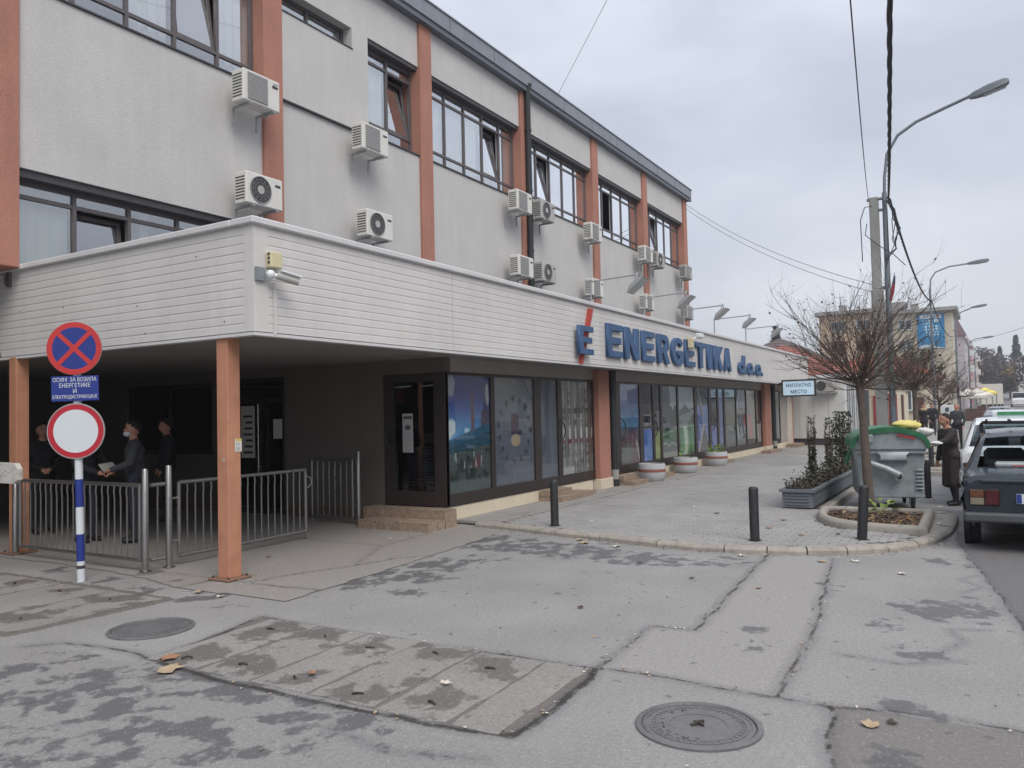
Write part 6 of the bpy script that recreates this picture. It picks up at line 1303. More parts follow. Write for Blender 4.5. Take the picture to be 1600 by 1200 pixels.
# ================================================================== VEHICLES
m_tyre = M('tyre_rubber', (34, 34, 36), .85, .1, 8); m_rim = M('wheel_steel', (120, 120, 122), .5, .1, 8, metal=.4); m_bump = M('dull_bumper', (74, 78, 80), .55, .1, 5); m_cglass = glass('car_glass', (.80, .85, .86), 1.3); m_blk = M('black_trim', (24, 24, 26), .6, .1, 5); m_seat = M('car_seat', (52, 52, 56), .9); m_amb = M('amber_lens', (100, 64, 40), .25); m_rlens = M('red_lens', (74, 17, 23), .25); m_wlens = M('white_lens', (128, 120, 104), .25)
def car(name, label, loc, rotz, kind, paint, grp=None, rack=False, detail=True):
    t = thing(name, label, 'car' if kind != 'van' else 'van', loc, rotz, grp, local=True)
    #        x, half width low, half width belt, z bottom, z belt, roof half width, z top
    if kind == 'sedan': S = [(0, .70, .74, .36, .80, .66, .84), (.03, .72, .77, .30, .85, .68, .89), (.62, .75, .79, .24, .89, .68, .925), (.70, .75, .79, .24, .895, .66, .94), (1.04, .75, .79, .24, .90, .57, 1.29), (1.14, .75, .79, .24, .90, .56, 1.335), (1.18, .75, .79, .24, .90, .56, 1.345), (1.88, .75, .79, .24, .90, .57, 1.37), (1.96, .75, .79, .24, .90, .57, 1.37), (2.26, .75, .79, .24, .90, .56, 1.345), (2.34, .75, .79, .24, .90, .57, 1.32), (2.74, .75, .79, .24, .90, .65, .96), (2.82, .75, .79, .24, .895, .67, .92), (3.6, .74, .77, .24, .82, .66, .85), (3.80, .70, .74, .32, .76, .64, .79)]; gl_r, gl_f, sides, wx = (3, 4), (10, 11), [(6, 7), (8, 9)], (.72, 3.15)
    elif kind == 'hatch': S = [(0, .74, .80, .34, .84, .72, .90), (.05, .76, .83, .26, .92, .72, .96), (.08, .76, .83, .24, .93, .71, 1.0), (.36, .77, .83, .22, .93, .62, 1.36), (.46, .77, .83, .22, .93, .61, 1.42), (.50, .77, .83, .22, .93, .61, 1.425), (1.35, .77, .83, .22, .93, .62, 1.46), (1.45, .77, .83, .22, .93, .62, 1.46), (2.3, .77, .83, .22, .93, .61, 1.43), (2.38, .77, .83, .22, .93, .62, 1.40), (3.0, .77, .83, .22, .93, .70, 1.0), (3.1, .77, .82, .22, .92, .71, .96), (3.8, .75, .80, .22, .82, .70, .86), (4.02, .68, .74, .3, .70, .62, .74)]; gl_r, gl_f, sides, wx = (2, 3), (9, 10), [(5, 6), (7, 8)], (.68, 3.2)
    else: S = [(0, .85, .92, .4, 1.0, .86, 2.1), (.05, .88, .95, .3, 1.05, .86, 2.15), (.1, .88, .95, .3, 1.05, .86, 2.16), (.15, .88, .95, .3, 1.05, .86, 2.17), (3.3, .88, .95, .3, 1.05, .84, 2.17), (3.4, .88, .95, .3, 1.05, .82, 2.1), (4.0, .88, .95, .3, 1.05, .84, 1.3), (4.1, .88, .94, .3, 1.05, .84, 1.2), (4.7, .84, .9, .35, .95, .8, 1.0)]; gl_r, gl_f, sides, wx = (2, 3), (5, 6), [], (.9, 3.9)
    secs = []
    for (x, wl, wb, zb, zt, wr, zr) in S:
        deck = zr - zt < .09
        h = [(wl - .03, zb), (wl, zb + .1), (wb, min(.56, zt - .15)), (wb, zt - .06), (wb - .02, zt - .01)]
        h += [(wb - .07, zt + (zr - zt) * .5), (wr - .02, zr - .005), (wr * .5, zr + .008), (0, zr + .012)] if deck else [(wr + .03, zr - .07), (wr - .03, zr - .01), (wr * .5, zr + .012), (0, zr + .02)]
        secs.append([(x, y, z) for y, z in h] + [(x, -y, z) for y, z in h[-2::-1]])
    n = len(secs[0]); body = MB(); gp = {}
    for i in range(len(secs) - 1):
        for j in range(n - 1):
            jj = j if j < 8 else n - 2 - j; q = [secs[i][j], secs[i + 1][j], secs[i + 1][j + 1], secs[i][j + 1]]; key = None
            if i == gl_r[0] and jj in (6, 7): key = 'rear_window'
            if i == gl_f[0] and jj in (6, 7): key = 'windscreen'
            for si, (a, c) in enumerate(sides):
                if a <= i < c and jj == 4: key = f'side_window{si}{"l" if j < 8 else "r"}'
            if kind != 'van' and jj == 1 and any(abs((S[i][0] + S[i + 1][0]) / 2 - w) < 0 for w in wx): continue
            (gp.setdefault(key, MB()) if key else body).add(q, [(0, 1, 2, 3)])
    body.add(secs[0], [tuple(range(n))]); body.add(secs[-1], [tuple(range(n))[::-1]]); body.add([secs[0][0], secs[0][-1], secs[-1][-1], secs[-1][0]], [(0, 1, 2, 3)])
    bo = body.build('body', paint, t, smooth=32)
    for k, g in gp.items(): g.build(k.rstrip('01lr') if k.startswith('side') else k, m_cglass, t)
    for wxx in wx:
        for sy in (-1, 1):
            T = Matrix.Translation((wxx, sy * (S[4][2] - .085), .28)) @ Matrix.Rotation(PI / 2, 4, 'X')
            b = MB(); b.lathe([(.17, -.08), (.26, -.08), (.285, -.05), (.285, .05), (.26, .08), (.17, .08)], 22, (0, 0, 0), 0, T); w = b.build('wheel', m_tyre, t, smooth=40)
            b = MB(); b.lathe([(.18, -.06), (.16, -.07), (.05, -.05), (.05, .05), (.16, .07), (.18, .06)], 18, (0, 0, 0), 0, T); b.build('rim', m_rim, w, smooth=40)
            b = MB(); T2 = Matrix.Translation((wxx, sy * (S[4][2] - .02), .30)) @ Matrix.Rotation(PI / 2, 4, 'X'); b.lathe([(.335, -.03), (.335, .03)], 24, (0, 0, 0), 0, T2); b.build('wheel_arch', m_blk, t)
    L0 = S[-1][0]; wb = S[0][2]
    b = MB(); b.cbox(-.11, .06, -wb - .04, wb + .04, .36, .47, .025); b.cbox(-.02, .30, wb - .0, wb + .05, .37, .46, .02); b.cbox(-.02, .30, -wb - .05, -wb, .37, .46, .02); b.build('bumper', m_bump if kind == 'sedan' else paint, t, smooth=30)
    b = MB(); b.cbox(L0 - .05, L0 + .1, -wb - .02, wb + .02, .36, .48, .025); b.build('bumper', m_bump if kind == 'sedan' else paint, t, smooth=30)
    if detail:
        for sy in (-1, 1):
            y0 = sy * (wb - .17); b = MB(); b.cbox(-.025, .01, y0 - .155, y0 + .155, .545, .735, .01); tl = b.build('tail_light', m_blk, t)
            o = sy * .075
            for (yy, z0, z1, mm) in ((y0 + o, .64, .725, m_amb), (y0 + o, .555, .635, m_wlens), (y0 - o, .555, .725, m_rlens)): b = MB(); b.cbox(-.033, -.02, yy - .068, yy + .068, z0, z1, .006); b.build('lens', mm, tl)
        b = MB(); b.box(-.03, -.022, -.26, .26, .58, .69); pl_ = b.build('licence_plate', m_swht, t); b = MB(); b.box(-.033, -.0305, .21, .258, .584, .686); b.build('blue_band', m_sblue, pl_)
        b = MB(); b.cbox(-.03, .05, -.60, .60, .80, .845, .012); b.build('boot_lip', paint, t)
        for sy in (-.33, .33): b = MB(); b.cbox(S[gl_r[1]][0] + .15, S[gl_r[1]][0] + .3, sy - .24, sy + .24, .55, 1.0, .05); b.cbox(1.75, 1.92, sy - .24, sy + .24, .4, 1.12, .05); b.build('seat', m_seat, t)
    else:
        for sy in (-1, 1):
            b = MB(); b.cbox(L0 - .05, L0 + .03, sy * (wb - .2) - .12, sy * (wb - .2) + .12, .56, .68, .02); b.build('headlight', m_wlens, t)
        b = MB(); b.box(.3, 3.6, -.6, .6, .3, .85); b.build('cabin_floor', m_seat, t)
    if rack:
        b = MB(); 
        for xx in (1.45, 2.05): b.cbox(xx - .02, xx + .02, -.58, .58, 1.445, 1.475, .006); b.cbox(xx - .02, xx + .02, -.60, -.56, 1.33, 1.45, .004); b.cbox(xx - .02, xx + .02, .56, .60, 1.33, 1.45, .004)
        for yy in (-.52, -.26, 0, .26, .52): b.cbox(1.3, 2.2, yy - .015, yy + .015, 1.476, 1.50, .005)
        b.build('roof_rack', m_blk, t)
    return t
m_teal = M('dark_teal_car_paint', (22, 36, 48), .3, .08, 3, coat=.6, dirt=.15, dirtcol=(62, 66, 68)); m_wcar = M('white_car_paint', (224, 226, 228), .3, .03, 2, coat=.6); m_silv = M('silver_car_paint', (150, 156, 162), .3, .04, 3, metal=.5, coat=.5); m_dcar = M('dark_blue_car_paint', (52, 58, 72), .3, .05, 3, coat=.5)
c1 = car('parked_car', 'old dark teal saloon car with roof rack and crumpled rear wing', (10.68, -.50, -.02), 0, 'sedan', m_teal, 'parked cars', rack=True)
rn = random.Random(6); b = MB(); nx_, nz_ = 14, 9; vs = []
for i in range(nx_ + 1):
    for j in range(nz_ + 1): vs.append((.12 + i * .07, .795 + rn.uniform(-.03, .035), .56 + j * .042 - .02 * (i / nx_)))
b.add(vs, [(i * (nz_ + 1) + j, i * (nz_ + 1) + j + 1, (i + 1) * (nz_ + 1) + j + 1, (i + 1) * (nz_ + 1) + j) for i in range(nx_) for j in range(nz_)]); tag(b.build('crumpled_wing', M('scraped_paint', (122, 128, 130), .6, .2, 9, dirt=.5, dirtcol=(60, 66, 70)), c1), label='scraped and crumpled pale rear wing panel')
b = MB(); b.cbox(.75, 1.05, -.3, .45, .93, .99, .02); b.build('parcel_shelf_clutter', m_bagw, c1); b = MB(); b.cbox(.74, .86, .12, .28, .93, .965, .015); b.build('red_cloth', m_sred, c1)
car('parked_car', 'white car with pale roof parked ahead of the teal saloon', (15.4, -.40, -.02), 0, 'hatch', m_wcar, 'parked cars')
rs_ = thing('roof_sign', 'green and white roof sign on the white parked car', 'sign', (17.2, -.50, 1.44)); b = MB(); b.cbox(17.1, 17.32, -.95, -.05, 1.44, 1.56, .03); b.build('box', m_swht, rs_); b = MB(); b.box(17.094, 17.0985, -.85, -.15, 1.47, 1.535); b.build('green_lettering', M('sign_green', (60, 130, 90), .6, .3, 30), rs_)
car('moving_car', 'silver car driving towards the crossing in the street', (88, -5.2, rise(90) - .02), PI, 'hatch', m_silv, 'cars in the distance', detail=False)
car('moving_car', 'dark car beside the silver car in the distant street', (96, -6.6, rise(96) - .02), PI, 'hatch', m_dcar, 'cars in the distance', detail=False)
car('moving_car', 'white van far up the street', (150, -4.2, rise(150) - .02), PI, 'van', m_wcar, 'cars in the distance', detail=False)
car('moving_car', 'tiny silver car beyond the white van', (120, -7.2, rise(120) - .02), PI, 'hatch', m_silv, 'cars in the distance', detail=False)
car('parked_car', 'silver car parked two ahead of the dark blue one', (33, -.55, -.02), 0, 'hatch', m_silv, 'parked cars', detail=False)
car('moving_car', 'white car waiting in the far lane beyond the roof rack', (48, -3.4, -.02), PI, 'hatch', m_wcar, 'cars in the distance', detail=False)
car('parked_car', 'silver car parked by the white market stall', (62, -.7, -.02), 0, 'hatch', m_silv, 'parked cars', detail=False); car('parked_car', 'dark blue car parked ahead of the white one', (22.5, -.5, -.02), 0, 'hatch', m_dcar, 'parked cars')
# ================================================================== PEOPLE
m_skin = M('skin', (190, 140, 118), .6, .05, 8); m_hair = M('dark_hair', (40, 34, 32), .8, .1, 20); m_hairg = M('grey_hair', (130, 126, 122), .8, .1, 20)
def capsule(b, p, q, r0, r1, n=10):
    p, q = Vector(p), Vector(q); d = q - p
    if d.length < 1e-5: d = Vector((0, 0, .001))
    u = d.normalized(); b.tube([p - u * r0 * .95, p - u * r0 * .6, p, q, q + u * r1 * .6, q + u * r1 * .95], [r0 * .3, r0 * .8, r0, r1, r1 * .8, r1 * .3], n)
def person(label, loc, rotz, H, cols, pose=None, coat=0, hair=None, vox=.016, grp='people', extra=None, fem=False):
    """one continuous body (voxel-fused limbs), clothes told apart by material; faces +x before rotation"""
    k = H / 1.72; P = dict(lean=0.0, el=(.02, .26, 1.10), wl=(.12, .24, .88), er=(.02, -.26, 1.10), wr=(.12, -.24, .88), kl=(.02, .10, .50), al=(.0, .11, .08), kr=(.02, -.10, .50), ar=(0, -.11, .08), head=(0, 0), nod=0.0); P.update(pose or {})
    t = thing('person', label, 'person', loc, rotz, grp, local=True); ln = P['lean']
    def W(p): return (p[0] + ln * max(0, p[2] - .9), p[1], p[2])
    segs = []
    def S(p, q, r0, r1, m): segs.append((Vector(p), Vector(q), r0, r1, m))
    sw = .17 if fem else .19
    S((0, .07, .93), (0, -.07, .93), .125, .125, 'coat' if coat else 'leg'); S((0, 0, .96), W((0, 0, 1.16)), .135, .14, 'coat'); S(W((0, .07, 1.20)), W((0, -.07, 1.20)), .13, .13, 'coat'); S(W((0, sw - .07, 1.35)), W((0, -sw + .07, 1.35)), .10, .10, 'coat'); S(W((.0, .05, 1.28)), W((.0, -.05, 1.28)), .135, .135, 'coat')
    S(W((.0, 0, 1.40)), W((.02, 0, 1.50)), .06, .055, 'skin')
    hx = .03 + P['head'][0]; hy = P['head'][1]
    S(W((hx - .015, hy, 1.60)), W((hx, hy, 1.625)), .098, .095, 'skin'); S(W((hx + .03, hy, 1.545)), W((hx + .035, hy, 1.56)), .062, .07, 'skin'); S(W((hx + .10, hy, 1.585)), W((hx + .085, hy, 1.615)), .017, .012, 'skin')
    for s in (-1, 1): S(W((hx - .01, hy + s * .085, 1.57)), W((hx - .012, hy + s * .09, 1.605)), .014, .016, 'skin')
    for s, e, w in ((1, P['el'], P['wl']), (-1, P['er'], P['wr'])):
        sh = W((0, s * sw, 1.37)); S(sh, e, .07, .056, 'coat'); S(e, w, .056, .042, 'coat')
        d = (Vector(w) - Vector(e)).normalized(); pc = Vector(w) + d * .05; S(w, pc, .032, .036, 'skin'); side = d.cross(Vector((0, 0, 1))); side = side.normalized() if side.length > .1 else Vector((1, 0, 0))
        upv = side.cross(d)
        for f in range(4):
            o = pc + side * (-.027 + .018 * f) + d * .02; m1 = o + d * (.035 + .006 * (f in (1, 2))) - upv * .006; S(o, m1, .0095, .009, 'skin'); S(m1, m1 + d * .026 - upv * .016, .009, .008, 'skin')
        S(Vector(w) + d * .02 - side * .03, Vector(w) + d * .06 - side * .055, .011, .009, 'skin')
    for s, kn, an in ((1, P['kl'], P['al']), (-1, P['kr'], P['ar'])):
        S((0, s * .085, .90), kn, .088, .062, 'leg'); S(kn, an, .06, .042, 'leg'); S((an[0] - .04, an[1], an[2] - .03), (an[0] + .15, an[1], an[2] - .045), .042, .034, 'shoe')
    if coat:
        n = 8
        for i in range(n): a = 2 * PI * i / n; S((.06 * math.cos(a), .08 * math.sin(a), .98), (.09 * math.cos(a), .13 * math.sin(a), coat), .085, .075, 'coat')
    b = MB()
    for p, q, r0, r1, m in segs: capsule(b, p, q, r0, r1)
    me = b.mesh('body', [cols['coat'], cols['leg'], m_skin, cols['shoe']]); ob = bpy.data.objects.new('tmp', me); COL.objects.link(ob)
    rm = ob.modifiers.new('r', 'REMESH'); rm.mode = 'VOXEL'; rm.voxel_size = vox; smd = ob.modifiers.new('s', 'SMOOTH'); smd.iterations = 3; smd.factor = .4
    bpy.context.view_layer.update(); me2 = bpy.data.meshes.new_from_object(ob.evaluated_get(bpy.context.evaluated_depsgraph_get())); bpy.data.objects.remove(ob)
    me2.materials.clear()
    for m in (cols['coat'], cols['leg'], m_skin, cols['shoe']): me2.materials.append(m)
    nf = len(me2.polygons); ce = np.zeros(nf * 3); me2.polygons.foreach_get('center', ce); ce = ce.reshape(-1, 3); best = np.full(nf, 9.); idx = np.zeros(nf, np.int32)
    for p, q, r0, r1, m in segs:
        d = np.array(q - p); l2 = d @ d + 1e-9; tt = np.clip((ce - np.array(p)) @ d / l2, 0, 1); dist = np.linalg.norm(ce - np.array(p) - tt[:, None] * d, axis=1) - (r0 + (r1 - r0) * tt); up2 = dist < best; best[up2] = dist[up2]; idx[up2] = {'coat': 0, 'leg': 1, 'skin': 2, 'shoe': 3}[m]
    me2.polygons.foreach_set('material_index', idx); me2.shade_smooth(); me2.transform(Matrix.Scale(k, 4)); me2.name = 'body'; bo = part_from(me2, 'body', t)
    if hair:
        b = MB(); c = W((hx - .02, hy, 1.625)); b.ball(c, .108, 16, 10, 0, None, (1.0, .93, .98)); b.v = [v for v in b.v]
        keep = []; 
        for f in b.f:
            cx = sum(b.v[i][0] for i in f) / len(f) - c[0]; cz = sum(b.v[i][2] for i in f) / len(f) - c[2]
            if cz > -.01 + cx * .55 or (cx < -.02 and cz > -.085): keep.append(f)
        b.f = keep; b.m = [0] * len(keep); b.v = [(v[0] * k, v[1] * k, v[2] * k) for v in b.v]; b.build('hair', hair, bo, smooth=60)
    for yy in (-.033, .033):
        b = MB(); c = W((hx + .083, hy + yy, 1.612)); b.ball((c[0] * k, c[1] * k, c[2] * k), .012 * k, 8, 5); b.build('eye', m_hair, bo)
    b = MB(); c = W((hx + .098, hy, 1.548)); b.ball((c[0] * k, c[1] * k, c[2] * k), .02 * k, 8, 5, 0, None, (.4, 1.2, .35)); b.build('mouth', M('lips', (150, 90, 84), .6), bo)
    return t, bo, k, W, hx, hy
def cloth(name, c): return M(name, c, .9, .12, 6, grain=.06, bump=.5, bscale=22)
m_blkc = cloth('black_cloth', (38, 37, 42)); m_brc = cloth('dark_brown_coat', (52, 44, 46)); m_grc = cloth('dark_grey_cloth', (66, 68, 72)); m_jean = cloth('dark_jeans', (48, 52, 64)); m_shoe = M('black_shoe', (28, 27, 28), .5); m_beig = cloth('beige_scarf', (176, 156, 128)); m_pink = cloth('pink_cloth', (196, 120, 116))
# woman throwing litter away
w1, bo, k, W, hx, hy = person('woman in long dark brown coat reaching to the waste container, carrying an orange bag', (15.55, .56, -.02), R(128), 1.56, dict(coat=m_brc, leg=m_blkc, shoe=m_shoe), dict(lean=.12, el=(.26, .22, 1.22), wl=(.50, .24, 1.16), er=(.02, -.28, 1.08), wr=(.08, -.28, .84), al=(.02, .12, .08), ar=(-.12, -.10, .08), kr=(-.03, -.1, .50)), coat=.40, hair=m_hair, vox=.013, fem=True)
bg_ = thing('carrier_bag', 'orange and red carrier bag in the hand of the woman in the brown coat', 'bag', (15.72, .26, .18)); b = MB(); loft(b, [rrect(15.60, 15.84, .20, .32, .20, .02), rrect(15.57, 15.87, .18, .34, .40, .02), rrect(15.60, 15.84, .22, .30, .60, .02)]); b.build('sack', M('orange_bag_print', (200, 96, 54), .5, .25, 5), bg_)
b = MB(); b.tube([(15.66, .26, .60), (15.70, .265, .76), (15.76, .265, .76), (15.80, .26, .60)], .008, 6); b.build('handles', m_sred, bg_)
# people under the canopy
w2, bo, k, W, hx, hy = person('man in dark grey jacket with white face mask pulled below his nose, behind the railing', (7.05, 10.45, .012), R(150), 1.72, dict(coat=m_grc, leg=m_jean, shoe=m_shoe), dict(el=(.08, .27, 1.12), wl=(.30, .18, 1.04), er=(.06, -.27, 1.1), wr=(.26, -.16, 1.0)), hair=m_hair, vox=.014)
b = MB(); c = W((hx + .055, hy, 1.53)); b.ball((c[0] * k, c[1] * k, c[2] * k), .075 * k, 12, 8, 0, None, (.85, .9, .62)); b.build('face_mask', m_swht, bo, smooth=60)
person('man in black jacket holding papers behind the banded sign pole', (6.75, 11.15, .012), R(-75), 1.72, dict(coat=m_blkc, leg=m_jean, shoe=m_shoe), dict(el=(.10, .27, 1.10), wl=(.33, .14, 1.00), er=(.10, -.27, 1.10), wr=(.33, -.14, 1.00)), hair=m_hair, vox=.014)
pp = thing('paper_sheet', 'grey sheet of paper held by the man in the black jacket', 'paper', (6.83, 10.72, 1.05)); b = MB(); b.add([(6.72, 10.68, 1.02), (6.98, 10.75, 1.04), (6.96, 10.84, 1.14), (6.70, 10.77, 1.12), (6.722, 10.678, 1.0185), (6.982, 10.748, 1.0385), (6.962, 10.838, 1.1385), (6.702, 10.768, 1.1185)], [(0, 1, 2, 3), (7, 6, 5, 4), (0, 4, 5, 1), (2, 6, 7, 3)]); b.build('sheet', m_paper, pp)
person('man in black coat standing near the second terracotta column with hands clasped', (7.0, 12.7, .012), R(-110), 1.72, dict(coat=m_blkc, leg=m_blkc, shoe=m_shoe), dict(el=(.06, .28, 1.12), wl=(.25, .06, 1.0), er=(.06, -.28, 1.12), wr=(.25, -.06, 1.0)), hair=m_hair, vox=.016)
person('dark figure standing deep in the passage beside the masked man', (8.7, 12.0, .012), R(150), 1.74, dict(coat=m_blkc, leg=m_blkc, shoe=m_shoe), hair=m_hair, vox=.018)
# pedestrians further up
w5, bo, k, W, hx, hy = person('woman in black with beige scarf and handbag walking along the pavement', (44.5, 2.72, SW), R(185), 1.66, dict(coat=m_blkc, leg=m_blkc, shoe=m_shoe), dict(al=(.16, .08, .08), kl=(.12, .09, .50), ar=(-.16, -.08, .10)), coat=.78, hair=m_hair, vox=.02, fem=True)
b = MB(); b.lathe([(.13, 1.36), (.17, 1.40), (.15, 1.47), (.10, 1.52)], 14, (0, 0, 0)); b.v = [(v[0] * k, v[1] * k, v[2] * k) for v in b.v]; b.build('scarf', m_beig, bo, smooth=60)
hb = thing('handbag', 'black handbag of the woman with the beige scarf', 'bag', (44.45, 2.38, .6)); b = MB(); b.cbox(44.35, 44.6, 2.3, 2.42, .5, .8, .03); b.tube([(44.4, 2.36, .8), (44.47, 2.38, .9), (44.55, 2.36, .8)], .012, 6); b.build('body', m_blkc, hb)
person('person in black walking behind the woman with the beige scarf', (47.0, 2.5, SW), R(180), 1.70, dict(coat=m_blkc, leg=m_blkc, shoe=m_shoe), hair=m_hair, vox=.022)
person('person in black jacket with pink sleeve beside the meter cabinet', (40.5, 1.45, SW), R(10), 1.66, dict(coat=m_blkc, leg=m_jean, shoe=m_shoe), hair=m_hair, vox=.022)
person('grey haired person in dark coat between kerb and white car', (33.0, .95, SW), R(160), 1.64, dict(coat=m_grc, leg=m_blkc, shoe=m_shoe), hair=m_hairg, vox=.02)
# ================================================================== BACKGROUND
m_wpan = M('white_panel', (206, 206, 202), .6, .05, 1.5, streak=.05); m_crm = M('cream_wall', (208, 198, 178), .9, .07, .8, streak=.08); m_ocr = M('ochre_wall', (196, 174, 150), .9, .06, .5, streak=.06); m_sand = M('sand_wall', (196, 186, 168), .9, .06, .5, streak=.06); m_tile = M('red_roof_tile', (150, 98, 88), .85, .16, 3, grain=.1); m_tile2 = M('orange_roof_tile', (164, 100, 84), .85, .16, 3); m_pvc = M('white_pvc', (214, 216, 216), .5); m_wgl = M('far_window_glass', (92, 102, 110), .15, .2, .4); m_shut = M('brown_shutter', (92, 66, 60), .8); m_eave = M('eave_grey', (150, 148, 146), .8); m_bwall = M('brick_red_cloth', (150, 56, 60), .8, .25, 6)
def wall_window(parent, axis, a0, a1, z0, z1, pos, shut=False):
    """window on a far facade: recessed frame with bars, pane as its child. axis 'x': wall faces -X at x=pos, a = y range; axis 'y': wall faces -Y"""
    b = MB(); w = .07
    def bx(p0, p1, q0, q1, d0, d1):
        if axis == 'x': b.box(pos + d0, pos + d1, p0, p1, q0, q1)
        else: b.box(p0, p1, pos + d0, pos + d1, q0, q1)
    bx(a0, a1, z0, z0 + w, -.05, .05); bx(a0, a1, z1 - w, z1, -.05, .05); bx(a0, a0 + w, z0 + w, z1 - w, -.05, .05); bx(a1 - w, a1, z0 + w, z1 - w, -.05, .05); m_ = (a0 + a1) / 2; bx(m_ - w / 2, m_ + w / 2, z0 + w, z1 - w, -.045, .05); f = b.build('window', m_pvc if not shut else m_shut, parent)
    b = MB(); bx(a0 + w, a1 - w, z0 + w, z1 - w, -.03, -.02); b.build('shutter' if shut else 'pane', m_shut if shut else m_wgl, f)
    b = MB(); bx(a0 - .05, a1 + .05, z0 - .06, z0 - .005, -.14, .02); b.build('sill', m_eave, f)
def hip_roof(parent, x0, x1, y0, y1, z0, z1, ov, mat, courses=12):
    x0 -= ov; x1 += ov; y0 -= ov; y1 += ov; b = MB(); rx = min(x1 - x0, y1 - y0) / 2
    for k in range(courses):
        def lev(f, dz): 
            i = rx * f; return [(x0 + i, y0 + i, z0 + (z1 - z0) * f + dz), (x1 - i, y0 + i, z0 + (z1 - z0) * f + dz), (x1 - i, y1 - i, z0 + (z1 - z0) * f + dz), (x0 + i, y1 - i, z0 + (z1 - z0) * f + dz)]
        A, B = lev(k / courses, .05), lev(min(.985, (k + 1) / courses), .0); C = lev(k / courses, -.02)
        b.add(C + A + B, [(j, (j + 1) % 4, 4 + (j + 1) % 4, 4 + j) for j in range(4)] + [(4 + j, 4 + (j + 1) % 4, 8 + (j + 1) % 4, 8 + j) for j in range(4)])
    b.add([(x0, y0, z0 - .03), (x1, y0, z0 - .03), (x1, y1, z0 - .03), (x0, y1, z0 - .03)], [(0, 1, 2, 3)])
    return b.build('roof', mat, parent)
# white panel kiosk at the end of the shops
kk = thing('kiosk', 'white panelled kiosk at the end of the canopy with glazed street side', 'kiosk', (39, 6, SW)); b = MB(); b.box(36.0, 42, 5.15, 7.6, .35, 2.92); b.build('wall', m_wpan, kk); b = MB(); b.box(36.02, 41.9, 5.2, 7.5, SW - .02, .35); b.build('plinth', m_sill, kk)
for i in range(4): b = MB(); yy = 5.2 + i * .6; b.box(35.975, 36.0, yy, yy + .585, .36, 2.9); b.build('panel', m_wpan, kk)
b = MB(); b.box(35.85, 42.2, 4.95, 7.8, 2.92, 3.06); b.build('roof', m_cop, kk)
for i in range(4): wall_window(kk, 'y', 36.15 + i * 1.3, 37.3 + i * 1.3, .5, 2.7, 5.13)
a = thing('air_conditioner', 'grey air conditioner on a bracket on the white kiosk wall', 'air conditioner', (35.75, 5.9, 2.3)); b = MB(); b.cbox(35.6, 35.9, 5.45, 6.2, 2.32, 2.82, .02); b.build('casing', m_acg, a); b = MB(); b.lathe([(.2, 0), (.2, .012)], 18, (0, 0, 0), 0, Matrix.Translation((35.6, 6.0, 2.57)) @ Matrix.Rotation(-PI / 2, 4, 'Y')); b.build('fan_opening', m_fan, a); b = MB(); b.box(35.58, 35.98, 5.4, 6.3, 2.26, 2.31); b.build('bracket', m_galv, a)
# tiled houses
h1 = thing('house', 'low cream house with big red tiled hip roof behind the kiosk', 'house', (48, 9, SW)); b = MB(); b.box(43.5, 54, 6.0, 14, 0, 3.3); b.build('wall', m_crm, h1); hip_roof(h1, 43.5, 54, 6.0, 14, 3.25, 5.3, .5, m_tile, 16); wall_window(h1, 'y', 45, 46.4, 1, 2.4, 5.99); wall_window(h1, 'y', 48, 49.4, 1, 2.4, 5.99)
h2 = thing('shop_house', 'cream street house with red goods hung beside its door', 'house', (50, 6, SW)); b = MB(); b.box(44.5, 57, 4.35, 5.9, 0, 2.95); b.build('wall', m_crm, h2); b = MB(); b.box(44.2, 57.2, 4.1, 5.95, 2.95, 3.12); b.build('roof', m_eave, h2)
for (xa, xb, mm) in ((45.0, 45.8, m_bwall), (46.5, 47.6, m_wpan), (48.0, 48.9, m_bwall), (52, 53, m_shut)): b = MB(); b.box(xa, xb, 4.28, 4.36, .15, 2.3); b.build('door', mm, h2)
b = MB(); b.box(44.44, 44.5, 4.5, 5.0, .3, 2.2); b.build('hung_cloth', m_bwall, h2); b = MB(); b.box(44.44, 44.5, 5.2, 5.8, .3, 2.5); b.build('window', m_wgl, h2)
h3 = thing('house', 'cream house with orange tiled hip roof below the blue banner', 'house', (66, 7, SW)); b = MB(); b.box(61, 72, 3.6, 10, 0, 3.9); b.build('wall', m_sand, h3); hip_roof(h3, 61, 72, 3.6, 10, 3.85, 5.9, .5, m_tile2, 14)
for yy in (4.4, 6.4, 8.3): wall_window(h3, 'x', yy, yy + 1.1, 1.3, 2.7, 61)
b = MB(); b.box(60.95, 61.0, 3.7, 4.3, .05, 2.2); b.build('gate', m_shut, h3)
h4 = thing('house', 'dark roofed house glimpsed above the far end of the canopy', 'house', (90, 19, 0)); b = MB(); b.box(84, 98, 14, 24, 0, 6.4); b.build('wall', M('dull_red_wall', (122, 92, 88), .9), h4); hip_roof(h4, 84, 98, 14, 24, 6.4, 9.2, .4, M('dark_roof_tile', (96, 84, 84), .9, .15, 2), 8)
